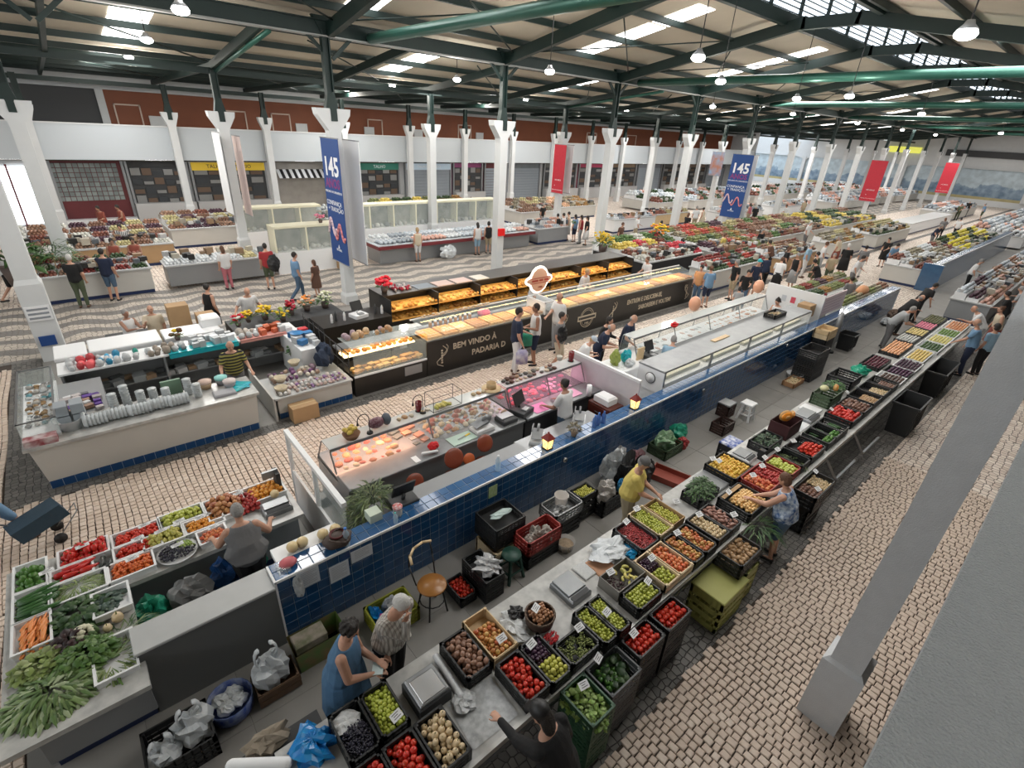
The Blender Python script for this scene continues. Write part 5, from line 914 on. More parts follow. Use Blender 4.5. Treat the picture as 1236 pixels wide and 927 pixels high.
crate('wood', 7.55, 7.98, 3.55, 4.25, .13, .12, mat('red_card', (.28, .06, .04), .7), 'flat red-edged cardboard tray on the aisle floor', rz=.25)
crate('slat', 9.17, 9.6, 3.38, 3.72, .42, .42, blackplastic, 'black crate with a blue and white cloth on top'); tag(MB().bbox(9.17, 9.6, 3.38, 3.72, .43, .47, b=.02).build('patterned_cloth', mat('blue_white', (.03, .08, .35), .7, noise=1.0, ns=14, c2=(.7, .72, .78)), None), 'blue and white patterned cloth covering a black crate', 'cloth')
crate('slat', 10.13, 10.62, 4.07, 4.40, .26, .25, mat('brown_crate', (.05, .025, .02), .5), 'dark brown crate beside the white step stool'); crate('slat', 10.66, 11.0, 4.3, 4.6, .48, .3, mat('brown_crate', (0, 0, 0)), 'second dark brown crate behind the first'); tag(MB().bbox(10.66, 11.0, 4.3, 4.6, .5, .53).build('lid', grey_metal, None), 'flat grey lid on the dark brown crate', 'lid')
crate('wood', 14.15, 14.8, 4.18, 4.5, .14, .13, mat('card_orange', (.40, .22, .11), .8), 'shallow cardboard box of garlic on the aisle floor'); pile('onion', 14.2, 14.75, 4.2, 4.48, .03, .045, 'one garlic bulb in the shallow cardboard box', 'garlic bulbs', layers=1); t = thing('basin', 'round white plastic basin by the shallow cardboard box', 'basin', (14.95, 4.5, 0)); MB().lathe([(.15, 0), (.22, .14), (.235, .145), (.21, .13), (.13, .02)], n=18).build('body', whiteplastic, t)
for i in range(4): crate('slat', 14.98, 15.85, 4.08, 4.62, .22 * (i + 1), .21, blackplastic, 'big black crate in the tall stack, %s' % ('lowest', 'second from the floor', 'third from the floor', 'topmost')[i])
for i in range(3): crate('wood' if i else 'slat', 16.4, 17.05, 4.4, 4.82, .85 + .15 * i, .14, (blackplastic, MATS['wood_pale'], woodm)[i], 'flat box in the stack next to the closed umbrella, %s' % ('lowest', 'middle', 'topmost')[i])
crate('slat', 16.4, 17.05, 4.4, 4.82, .69, .69, blackplastic, 'tall black crate under the flat boxes')
t = thing('closed_umbrella', 'furled grey parasol leaning on the tiled wall', 'umbrella', (18.1, 4.7, 0)); MB().lathe([(.02, .05), (.07, .2), (.12, .5), (.10, 1.0), (.05, 1.35)], n=10).build('canopy', grey_metal, t); MB().tube((0, 0, 0), (0, 0, 1.5), .015).build('pole', steel, t); MB().tube((0, 0, 0), (0, 0, .05), .15, n=14).build('foot', dark, t)
bin_(18.9, 4.5, .5, .45, .55, 'small black bin beside the furled parasol'); crumpled('plastic_bag', 'white plastic bags on the floor at the end of the tiled wall', 'bag', (23.4, 4.5, 0), (.4, .2, .2), plastic_white, 130); crumpled('brown_sack', 'brown sack beside the white bags at the wall end', 'bag', (24.2, 4.5, 0), (.3, .25, .4), mat('sack_brown', (.2, .14, .11), .8), 131)
def B(name, label, cat, x0, x1, y0, y1, z0, z1, m, b=0.0, group=None):
    mb = MB(); (mb.bbox(x0, x1, y0, y1, z0, z1, 0, b) if b else mb.box(x0, x1, y0, y1, z0, z1)); return tag(mb.build(name, m, None), label, cat, group)
def lumps(name, label, cat, x0, x1, y0, y1, z, cols, s=.05, fill=.9, h=.5, seed=0, group=None, sq=False, jit=.3):
    """irregular goods laid out together (meat, cheese, loaves): one joined display"""
    rr = random.Random(seed); mb = MB(); nx = max(1, int((x1 - x0) / (s * 2))); ny = max(1, int((y1 - y0) / (s * 2)))
    for i in range(nx):
        for j in range(ny):
            if rr.random() > fill: continue
            x = x0 + (i + .5) * (x1 - x0) / nx + rr.uniform(-jit, jit) * s; y = y0 + (j + .5) * (y1 - y0) / ny + rr.uniform(-jit, jit) * s; k = s * rr.uniform(.75, 1.25); a = rr.uniform(0, 3.1); mi = rr.randrange(len(cols))
            if sq: ca, sa = math.cos(a * .15), math.sin(a * .15); mb.obox((x, y, z + k * h), (k * ca, k * sa, 0), (-k * sa * .8, k * ca * .8, 0), (0, 0, k * h * rr.uniform(.7, 1.2)), mi)
            else: mb.ell((x, y, z + k * h * .7), (k * 1.1, k * .9, k * h * rr.uniform(.8, 1.4)), 6, 4, mi, Matrix.Rotation(a, 3, 'Z'))
    o = mb.build(name, [mat('g_%d_%d_%d' % tuple(int(v * 999) for v in c), c, .45, island=.8, c2=tuple(v * .6 for v in c)) for c in cols], None); return tag(o, label, cat, group, 'stuff')
cw = counter_white
# ---------------- partition between the left stall and the cheese counter
t = thing('partition', 'white framed glass partition between the vegetable stall and the cheese counter', 'partition', (1.82, 0, 0)); MB().box(-.02, .02, 5.2, 7.4, 0, .75).build('panel', whiteplastic, t); MB().box(-.01, .01, 5.2, 7.4, .75, 1.46).build('pane', clear, t)
MB().box(-.035, .035, 5.2, 7.42, 1.46, 1.53).box(-.03, .03, 7.38, 7.42, 0, 1.46).box(-.03, .03, 6.25, 6.29, .75, 1.46).build('frame', whiteplastic, t)
# ---------------- cheese and meat counter
def fridge_counter(name, label, x0, x1, y_in, y_out, zt, body, seams, zg=1.30, glass_m=clear):
    t = thing(name, label, 'counter', (0, 0, 0)); MB().box(x0, x1, y_in, y_out, .08, zt - .05).build('body', body, t); MB().bbox(x0, x1, y_in - .06, y_in + .42, zt - .05, zt, b=.01).build('worktop', steel, t)
    MB().box(x0, x1, y_in + .42, y_out, zt - .14, zt - .10).build('display_deck', whiteplastic, t)
    ym = y_in + .62
    for i, (a, b) in enumerate(zip([x0] + seams, seams + [x1])):
        g = MB().add([(a + .015, ym, zg), (b - .015, ym, zg), (b - .015, y_in + .44, zt), (a + .015, y_in + .44, zt)], [(0, 1, 2, 3)]).add([(a + .015, ym + .3, zg), (b - .015, ym + .3, zg), (b - .015, y_out, zt - .15), (a + .015, y_out, zt - .15)], [(0, 1, 2, 3)])
        g.build('pane', glass_m, t)
    MB().box(x0, x1, ym, ym + .34, zg, zg + .02).build('top_shelf', glass('shelf_glass', (.75, .8, .8), .55, .1), t); MB().box(x0, x1, ym - .02, ym, zg - .02, zg + .03).build('rail', steel, t)
    for s in [x0] + seams + [x1]: MB().beam((s, y_in + .44, zt), (s, ym, zg), .02, .02).beam((s, ym + .34, zg), (s, y_out, zt - .15), .02, .02).build('frame', steel, t)
    return t
fridge_counter('cheese_counter', 'long steel cheese and meat counter with slanted glass, next to the tiled wall', 2.25, 5.85, 6.15, 7.4, .95, grey_metal, [4.05])
lumps('meat_display', 'orange-lit cured meats under glass in the left half of the counter', 'food', 2.35, 3.5, 6.62, 7.3, .86, [(.75, .28, .14), (.78, .42, .2), (.6, .12, .08), (.75, .6, .4)], .075, fill=1, seed=1, jit=.6); lumps('meat_display', 'pale trays of prepared food under glass left of the seam', 'food', 3.52, 4.02, 6.62, 7.3, .86, [(.5, .3, .22), (.6, .58, .52), (.2, .22, .2), (.65, .3, .18)], .07, seed=2, sq=True)
lumps('cheese_display', 'round pale cheeses under glass right of the seam', 'cheese', 4.1, 5.8, 6.62, 7.3, .86, [(.72, .58, .36), (.78, .68, .50), (.60, .36, .18), (.74, .7, .6), (.6, .2, .14)], .062, fill=1, h=.8, seed=3, jit=.8)
l = bpy.data.lights.new('case_light', 'AREA'); l.shape = 'RECTANGLE'; l.size = 1.6; l.size_y = .08; l.energy = 12; l.color = (1, .5, .3); o = bpy.data.objects.new('case_light', l); C.objects.link(o); o.location = (3.1, 7.05, 1.26)
l = bpy.data.lights.new('case_light', 'AREA'); l.shape = 'RECTANGLE'; l.size = 2.0; l.size_y = .08; l.energy = 9; l.color = (1, .32, .5); o = bpy.data.objects.new('case_light', l); C.objects.link(o); o.location = (6.9, 7.0, 1.30)
fridge_counter('butcher_counter', 'butcher counter with pink-lit glass case beside the woman in white', 5.9, 8.1, 6.15, 7.4, .95, charcoal, [7.0], glass_m=glass('pink_glass', (1, .55, .75), .30, .1), zg=1.34)
lumps('meat_display', 'dark red steaks and ribs in the butcher counter', 'meat', 6.0, 7.1, 6.62, 7.35, .87, [(.45, .02, .03), (.60, .06, .08), (.22, .01, .02), (.65, .22, .24)], .065, fill=1, seed=4, h=.5, jit=.8); lumps('meat_display', 'pink meat under the glass at the right end of the butcher counter', 'meat', 7.15, 8.0, 6.62, 7.3, .87, [(.8, .25, .42), (.75, .45, .55), (.6, .1, .2)], .08, fill=.7, seed=5, h=.3)
B('pink_paper', 'sheet of bright pink butcher paper on the worktop', 'paper', 6.2, 6.62, 6.14, 6.45, .951, .957, mat('pink_paper', (.80, .25, .50), .6)); B('pink_paper', 'folded pink butcher paper at the right end of the worktop', 'paper', 7.25, 7.6, 6.2, 6.5, .951, .97, mat('pink_paper2', (.75, .38, .55), .6))
lumps('food_on_top', 'sausages, breads and jars set on the glass top of the butcher counter', 'food', 5.95, 7.4, 6.82, 7.08, 1.365, [(.14, .06, .04), (.35, .2, .12), (.6, .5, .38), (.10, .09, .08)], .06, seed=6)
lumps('food_on_top', 'small cheeses and sausages on the glass top of the cheese counter', 'food', 3.3, 5.6, 6.84, 7.05, 1.325, [(.62, .48, .3), (.3, .22, .16), (.7, .62, .5), (.5, .3, .15)], .055, fill=.55, seed=7)
def tube_lamp(x, y, z, label):
    t = thing('table_lamp', label, 'lamp', (x, y, z)); MB().lathe([(.055, 0), (.05, .03), (0, .035)], n=14).build('base', dark, t); MB().path([(0, 0, .02), (0, 0, .3)] + [(-.10 + .10 * math.cos(a), 0, .3 + .10 * math.sin(a)) for a in (.5, 1.0, 1.57, 2.2, 2.8)] + [(-.2, 0, .27)], .007).build('stem', dark, t); MB().lathe([(.012, .27), (.022, .22)], (-.2, 0, 0), 8).build('head', dark, t)
tube_lamp(2.98, 6.85, 1.32, 'small black goose-neck lamp by the yellow fruit basket'); tube_lamp(4.05, 6.92, 1.32, 'small black goose-neck lamp beside the wire frame')
t = thing('fruit_basket', 'basket of yellow fruit at the left end of the cheese counter', 'basket', (2.68, 6.9, 1.32)); MB().lathe([(.10, 0), (.15, .09), (.14, .09), (.09, .01)], n=14).build('bowl', mat('wicker', (.20, .10, .05), .8), t); m = MB()
for i in range(16): a = rnd.uniform(0, 6.3); q = rnd.uniform(0, .1); m.ell((q * math.cos(a), q * math.sin(a), .09 + rnd.uniform(0, .13)), (.045, .035, .035), 7, 5)
m.build('fruit', mat('yellow_fr', (.70, .52, .10), .4, island=.6, c2=(.55, .4, .1)), t)
t = thing('banana_rack', 'black wire frame holding bananas on the cheese counter', 'rack', (4.5, 6.95, 1.32)); m = MB()
for a, b in (((0, 0), (.62, 0)), ((0, .3), (.62, .3)), ((0, 0), (0, .3)), ((.62, 0), (.62, .3))):
    for z in (.01, .3): m.tube((a[0] - .3, a[1] - .15, z), (b[0] - .3, b[1] - .15, z), .006, n=4)
for a, b in ((0, 0), (.62, 0), (0, .3), (.62, .3)): m.tube((a - .3, b - .15, 0), (a - .3, b - .15, .3), .006, n=4)
m.build('frame', dark, t)
for i in range(7): tag(link('banana', fruit('banana')[0], None, (4.32 + .04 * i, 6.92 + .02 * (i % 3), 1.36 + .015 * (i % 2)), (.3, .2, 1.0 + .1 * i), .045), 'yellow banana inside the black wire frame', 'fruit', 'bananas in the wire frame')
t = thing('candle_lantern', 'dark red cylinder lamp on the cheese counter', 'lamp', (4.02, 7.02, 1.32)); MB().lathe([(.06, 0), (.06, .2), (.055, .2), (.05, .03)], n=16).build('glass', mat('ruby', (.16, .008, .012), .2, coat=.5), t); MB().lathe([(.063, .0), (.063, .02)], n=16).build('base', dark, t)
t = thing('candle_lantern', 'dark red cylinder lamp at the right end of the butcher counter', 'lamp', (7.95, 6.95, 1.36)); MB().lathe([(.065, 0), (.065, .24), (.055, .24), (.05, .03)], n=16).build('glass', mat('ruby', (.16, .008, .012), .2), t); MB().lathe([(.07, .0), (.07, .02)], n=16).build('base', dark, t)
t = thing('ham', 'netted dark ham standing on the cheese counter', 'ham', (3.25, 6.95, 1.32)); MB().ell((-.1, 0, .1), (.15, .09, .10), 10, 7).build('body', mat('ham', (.12, .03, .05), .5, noise=.8, ns=30, c2=(.3, .2, .22)), t); MB().ell((.09, 0, .11), (.08, .10, .11), 10, 7).build('end', mat('ham_cap', (.10, .12, .15), .6, noise=.5), t)
p = thing('potted_cactus', 'small green cactus in a stone pot on the butcher counter', 'plant', (7.62, 7.0, 1.36)); MB().lathe([(.05, 0), (.075, .1), (.06, .1)], n=12).build('pot', mat('stone_pot', (.4, .38, .33), .8), p)
leafy('cactus_leaves', None, None, (7.62, 7.0, 1.45), (.06, .06, .12), ((.05, .12, .03), (.1, .18, .05)), 140, 60, .08, 1.5).parent = p; p.children[-1].location = (0, 0, .09); p.children[-1]['kind'] = 'stuff'
t = thing('cake_stand', 'round wooden board with a paper collar on the cheese counter', 'board', (5.65, 6.95, 1.33)); MB().lathe([(.2, 0), (.2, .02), (0, .02)], n=24).build('board', woodm, t); MB().lathe([(.10, .02), (.10, .14), (.095, .14), (.09, .03)], n=16).build('collar', mat('kraft', (.5, .36, .2), .8), t)
crumpled('santa_hat', 'bright red hat lying on the cheese counter worktop', 'hat', (3.87, 6.3, .95), (.10, .08, .12), mat('hat_red', (.55, .01, .015), .7), 141, amp=.2); tag(MB().cap((3.62, 6.24, .99), (3.86, 6.16, .99), .025, n=8).build('paper_roll', paper, None), 'small white paper roll beside the red hat', 'roll'); B('receipt', 'white slip of paper on the steel worktop', 'paper', 3.42, 3.52, 6.12, 6.3, .951, .955, paper)
B('cutting_board', 'pale green glass cutting board on the steel worktop', 'board', 4.2, 4.72, 6.14, 6.42, .951, .965, mat('board_green', (.42, .55, .48), .3)); t = thing('knife', 'yellow-handled knife on the green cutting board', 'knife', (4.6, 6.3, .975)); MB().obox((0, 0, 0), (.06, .01, 0), (-.002, .012, 0), (0, 0, .008)).build('handle', mat('yellow', (.75, .5, .02), .4), t); MB().obox((-.14, -.02, 0), (.09, .014, 0), (-.002, .012, 0), (0, 0, .002)).build('blade', steel, t)
def slicer(x, y, z, label, rz=0):
    t = thing('meat_slicer', label, 'slicer', (x, y, z), rz); MB().bbox(-.2, .2, -.13, .13, 0, .08, b=.02).build('body', whiteplastic, t); MB().obox((-.05, 0, .16), (.14, 0, .03), (0, .10, 0), (-.01, 0, .012)).build('carriage', steel, t)
    MB().tube((.1, -.02, .18), (.1, .02, .18), .10, n=18).build('blade', steel, t); MB().path([(.12, .1, .08), (.16, .1, .24), (.02, .1, .28), (-.1, .1, .22)], .012).build('handle', grey_metal, t)
slicer(4.95, 6.32, .95, 'white meat slicer on the steel worktop by the scale'); scale_(5.52, 6.3, .95, 'black counter scale right of the white slicer', 0, .34, .3, charcoal)
def till(x, y, z, label, rz=0, c=charcoal):
    t = thing('cash_register', label, 'register', (x, y, z), rz); MB().bbox(-.2, .2, -.18, .18, 0, .1, b=.01).build('drawer', c, t); MB().tube((0, .05, .1), (0, .08, .2), .03).build('stand', c, t); MB().obox((0, .08, .30), (.17, 0, 0), (0, .05, .12), (0, -.012, .006)).build('screen', dark, t); MB().bbox(-.08, .08, -.16, -.04, .1, .13, b=.01).build('keypad', grey_metal, t)
till(5.98, 6.38, .95, 'black touch-screen till between cheese and butcher counters', .3); till(2.72, 5.34, 1.0, 'black monitor seen from behind by the tiled wall', 3.1)
B('low_cabinet', 'low grey cabinet under the black monitor behind the tiled wall', 'cabinet', 2.3, 5.2, 5.24, 5.6, 0, .96, gc, .01); B('low_cabinet', 'second grey cabinet with the slicers behind the tiled wall', 'cabinet', 5.25, 7.3, 5.24, 5.75, 0, .86, grey_metal, .01)
slicer(5.66, 5.55, .86, 'white meat slicer behind the lit lantern', .7); slicer(6.80, 5.55, .86, 'white meat slicer left of the blue bottles', .7)
for i, (x, y, z, r_, lb) in enumerate(((3.16, 5.72, .92, .16, 'brown round chair back, nearest the monitor'), (3.95, 5.78, 1.02, .19, 'largest brown round chair back'), (4.62, 5.8, 1.05, .17, 'brown round chair back nearest the lantern'))):
    t = thing('bar_chair', lb, 'chair', (x, y, 0)); MB().ell((0, 0, z), (r_, .035, r_ * .92), 16, 8, 0, Matrix.Rotation(-.5, 3, 'X')).build('backrest', mat('chair_brown', (.20, .035, .012), .35), t); MB().tube((0, 0, .06), (0, 0, .75), .025).build('post', steel, t); MB().lathe([(.17, .62), (.18, .66), (0, .67)], n=16).build('seat', MATS['chair_brown'], t); MB().lathe([(.18, 0), (.17, .02), (.02, .05)], n=16).build('foot', steel, t)
t = thing('table_fan', 'orange round seat pad between the two larger chair backs', 'cushion', (4.28, 5.8, .85)); MB().ell((0, 0, 0), (.12, .03, .11), 14, 6, 0, Matrix.Rotation(-.5, 3, 'X')).build('pad', mat('orange_pad', (.5, .10, .02), .5), t)
def lantern(x, y, z, label):
    t = thing('lantern', label, 'lantern', (x, y, z)); s = .075; MB().box(-s, s, -s, s, 0, .02).build('base', dark, t)
    MB().add([(-s * .75, -s * .75, .02), (s * .75, -s * .75, .02), (s * .75, s * .75, .02), (-s * .75, s * .75, .02), (-s, -s, .21), (s, -s, .21), (s, s, .21), (-s, s, .21)], [(0, 1, 5, 4), (1, 2, 6, 5), (2, 3, 7, 6), (3, 0, 4, 7)]).build('pane', mat('lantern_glow', (1, .72, .32), .4, emis=1.6, ec=(1, .68, .25)), t)
    m = MB()
    for a in range(4):
        c_, s_ = math.cos(a * PI / 2), math.sin(a * PI / 2); R2 = lambda u, v, z_: (u * c_ - v * s_, u * s_ + v * c_, z_)
        m.tube(R2(-s * .76, -s * .76, .02), R2(-s * 1.01, -s * 1.01, .21), .006, n=4).tube(R2(-s * .8, -s * .78, .03), R2(s * .95, -s * .99, .2), .003, n=4).tube(R2(s * .8, -s * .78, .03), R2(-s * .95, -s * .99, .2), .003, n=4)
    m.build('cage', dark, t); MB().add([(-s * 1.25, -s * 1.25, .21), (s * 1.25, -s * 1.25, .21), (s * 1.25, s * 1.25, .21), (-s * 1.25, s * 1.25, .21), (-s * .35, -s * .35, .30), (s * .35, -s * .35, .30), (s * .35, s * .35, .30), (-s * .35, s * .35, .30)], [(0, 3, 2, 1), (4, 5, 6, 7), (0, 1, 5, 4), (1, 2, 6, 5), (2, 3, 7, 6), (3, 0, 4, 7)]).build('roof', mat('lantern_red', (.22, .02, .015), .4), t); MB().ell((0, 0, .32), (.02, .02, .02), 8, 6).build('finial', MATS['lantern_red'], t)
lantern(5.40, 5.03, WH, 'lit yellow lantern with red roof on the tiled wall, nearer of two'); lantern(7.86, 5.03, WH, 'lit yellow lantern with red roof on the tiled wall, farther of two')
p = thing('potted_plant', 'dried bushy plant in a pot on the tiled wall', 'plant', (6.07, 5.03, WH)); MB().lathe([(.045, 0), (.065, .13), (.055, .13)], n=12).build('pot', mat('clay', (.30, .22, .16), .8), p)
def greens_child(p, z, r, cols, seed, n, ls, up=1.2, lw=.4):
    o = leafy('foliage', None, None, (0, 0, z), r, cols, seed, n, ls, up, lw=lw); o.parent = p; o['kind'] = 'stuff'; return o
greens_child(p, .12, (.10, .10, .14), ((.12, .10, .06), (.2, .17, .1)), 150, 120, .07)
p = thing('potted_palm', 'feathery green potted palm behind the partition', 'plant', (2.40, 5.62, 0)); MB().lathe([(.12, 0), (.17, .35), (.15, .35)], n=14).build('pot', charcoal, p); MB().tube((0, 0, .3), (0, 0, .9), .02).build('stem', mat('stem', (.1, .1, .03), .8), p)
greens_child(p, .55, (.34, .34, .75), ((.09, .14, .04), (.15, .2, .07), (.05, .09, .03)), 151, 800, .20, .7, .10)
for i in range(3): bottle(6.62 + .13 * i, 5.02 + .02 * (i % 2), WH, .26, .045, glass('blue_glass', (.08, .2, .55), .75, .1), mat('cap_blue', (.05, .2, .6)), 'deep blue glass bottle on the tiled wall, %s of three' % ('left', 'middle', 'right')[i])
t = thing('glass_jar', 'big glass jar with red checked lid by the black monitor', 'jar', (2.50, 5.05, WH)); MB().lathe([(.06, 0), (.065, .05), (.065, .13), (.055, .16)], n=14).build('jar', glass('jar_glass', (.6, .55, .45), .5, .05), t); MB().lathe([(.068, .15), (.07, .18), (0, .19)], n=14).build('lid', mat('check_red', (.6, .05, .05), .6, noise=1.0, ns=40, c2=(.8, .75, .75)), t)
B('box', 'pale green carton beside the potted palm on the tiled wall', 'box', 2.12, 2.30, 5.12, 5.3, WH, WH + .13, mat('carton', (.55, .62, .52), .7), .005)
t = thing('drawer_cabinet', 'dark red wooden drawer cabinet with slicer trays by the partition', 'cabinet', (7.78, 5.68, 0)); MB().bbox(-.22, .22, -.3, .3, 0, .92).build('body', mat('cab_red', (.10, .02, .012), .4, noise=.4), t)
for q in range(3): d = MB().box(-.235, -.22, -.26, .26, .1 + .27 * q, .33 + .27 * q).build('drawer', MATS['cab_red'], t); MB().tube((-.25, -.08, .22 + .27 * q), (-.25, .08, .22 + .27 * q), .008).build('handle', steel, d)
B('dish_rack', 'white dish rack on the drawer cabinet', 'rack', 7.62, 7.92, 5.5, 5.9, .93, 1.1, whiteplastic, .04); t = thing('paper_towel', 'white kitchen roll standing beside the dish rack', 'roll', (7.66, 6.08, .95)); MB().lathe([(.055, 0), (.055, .25), (.02, .25), (.02, 0)], n=14).build('roll', paper, t)
t = thing('partition', 'white marble-look partition between butcher counter and fish stall', 'partition', (8.2, 0, 0)); MB().box(-.02, .02, 5.2, 7.1, 0, 1.46).build('panel', mat('part_white', (.62, .60, .63), .35, noise=.5, ns=3, c2=(.5, .46, .5)), t); MB().box(-.035, .035, 5.2, 7.12, 1.46, 1.52).build('rail', whiteplastic, t)
# ---------------- fish stall: steel-topped back counter and glass counter
t = thing('steel_counter', 'long steel-topped counter with lit windows above the tiled wall', 'counter', (0, 0, 0)); MB().bbox(9.1, 17.0, 5.22, 5.92, 1.42, 1.46, b=.01).build('top', steel, t); MB().box(9.14, 16.96, 5.26, 5.88, 0, 1.1).build('body', whiteplastic, t); MB().box(9.1, 9.14, 5.22, 5.9, .9, 1.42).box(16.96, 17.0, 5.22, 5.9, .9, 1.42).build('end_panel', whiteplastic, t); MB().box(9.14, 16.96, 5.84, 5.88, 1.1, 1.42).build('back_panel', whiteplastic, t)
l = bpy.data.lights.new('case_light', 'AREA'); l.shape = 'RECTANGLE'; l.size = 7.6; l.size_y = .3; l.energy = 16; l.color = (1, .93, .8); o = bpy.data.objects.new('case_light', l); C.objects.link(o); o.location = (13.05, 5.52, 1.405)
for i in range(4):
    x = 9.14 + 1.96 * i; MB().box(x + .03, x + 1.92, 5.235, 5.24, 1.12, 1.41).build('pane', clear, t); MB().box(x - .02, x + .03, 5.22, 5.26, 1.08, 1.42).build('post', steel, t); MB().box(x + .1, x + 1.8, 5.4, 5.7, 1.12, 1.18).build('tray', mat('cream', (.62, .60, .48), .5), t)
tag(MB().tube((9.095, 5.55, 1.2), (9.085, 5.55, 1.2), .13, n=24).tube((9.088, 5.55, 1.2), (9.08, 5.55, 1.2), .115, n=24, mi=1).build('round_sign', [dark, whiteplastic], None), 'round black-rimmed emblem on the end of the steel counter', 'sign')
t = fridge_counter('fish_counter', 'long white fish counter with curved glass facing the cobbled lane', 10.3, 17.6, 6.35, 7.4, .95, whiteplastic, [12.1, 13.9, 15.7], zg=1.38, glass_m=glass('aqua_glass', (.75, .92, .9), .22, .05))
B('white_counter', 'white sales counter with shopping bags left of the fish counter', 'counter', 8.45, 10.25, 6.35, 7.1, 0, .98, whiteplastic, .02); till(10.5, 6.55, .98, 'black till at the left end of the fish counter', 0); B('menu_stand', 'small wooden-framed menu stand on the white sales counter', 'sign', 10.05, 10.3, 6.6, 6.64, .98, 1.3, woodm)
crumpled('green_bag', 'yellow-green bag on the white sales counter', 'bag', (9.35, 6.75, .98), (.14, .12, .32), mat('bag_olive', (.3, .36, .08), .5, noise=.4), 160); crumpled('teal_bag', 'bright teal bag on the white sales counter', 'bag', (9.72, 6.7, .98), (.13, .12, .28), teal, 161); crumpled('plastic_bag', 'small white bag in front of the teal bag', 'bag', (9.6, 6.5, .98), (.12, .1, .16), plastic_white, 162)
lumps('ice_and_fish', 'pale fish on ice under the glass of the fish counter', 'fish', 10.6, 14.2, 6.8, 7.3, .86, [(.62, .66, .68), (.7, .72, .72), (.45, .5, .52), (.72, .5, .42)], .09, h=.3, seed=11); lumps('seafood', 'orange prawns and pink seafood near the ponytailed seller', 'seafood', 14.3, 17.3, 6.7, 7.3, .86, [(.75, .3, .12), (.72, .42, .3), (.75, .6, .5)], .08, h=.4, seed=12); lumps('white_bags', 'white plastic bags piled on the steel worktop', 'bag', 13.0, 14.6, 6.05, 6.4, .96, [(.68, .7, .72), (.55, .58, .6)], .1, seed=13)
B('wooden_board', 'pale wooden board on the steel counter top', 'board', 11.75, 12.5, 5.55, 5.68, 1.46, 1.48, woodm); crumpled('red_cloth', 'small bright red cloth on the fish counter glass', 'cloth', (12.0, 6.9, 1.40), (.14, .08, .1), MATS['hat_red'], 165)
crate('slat', 15.0, 15.75, 5.5, 5.85, 1.58, .12, dark, 'small dark crate of eggs on the steel counter top'); lumps('eggs', 'brown eggs in the small dark crate', 'egg', 15.05, 15.7, 5.53, 5.82, 1.5, [(.5, .35, .2), (.6, .5, .3)], .035, seed=14)
for i, (x, y) in enumerate(((13.2, 7.1), (16.9, 7.0))): t = thing('balloon', 'pale orange balloon above the fish counter, %s one' % ('nearer', 'farther')[i], 'balloon', (x, y, 1.42)); MB().ell((0, 0, .38), (.17, .17, .22), 14, 10).build('balloon', mat('balloon', (.75, .38, .24), .3), t); MB().tube((0, 0, 0), (0, 0, .17), .006, n=5).build('stick', whiteplastic, t)
t = thing('partition', 'white screen with taped notices at the far end of the fish counter', 'partition', (17.9, 0, 0)); MB().box(-.03, .03, 5.25, 7.1, 0, 1.78).build('panel', whiteplastic, t)
for q in range(4): MB().box(-.036, -.03, 5.5 + .3 * q, 5.65 + .3 * q, 1.3, 1.5).build('notice', (mat('notice_red', (.6, .08, .12), .6) if q == 2 else MATS['grey_paper']), t)
t = thing('notice_board', 'pale pink notice board standing on the tiled wall', 'sign', (18.95, 5.3, WH)); MB().box(-1.0, 1.0, -.02, .02, 0, .62).build('board', mat('pale_pink', (.60, .50, .52), .6), t); MB().box(-1.02, -.98, -.04, .04, -.0, .8).build('post', MATS['ruby'], t); m = MB()
for q in range(5): m.box(-.8, .8 - .2 * (q % 2), -.024, -.02, .1 + .1 * q, .12 + .1 * q)
m.build('writing', mat('pink_ink', (.42, .3, .34), .7), t); B('box', 'open white carton behind the pale pink notice board', 'box', 17.3, 17.75, 5.4, 5.8, 1.1, 1.5, cardboard, .01)
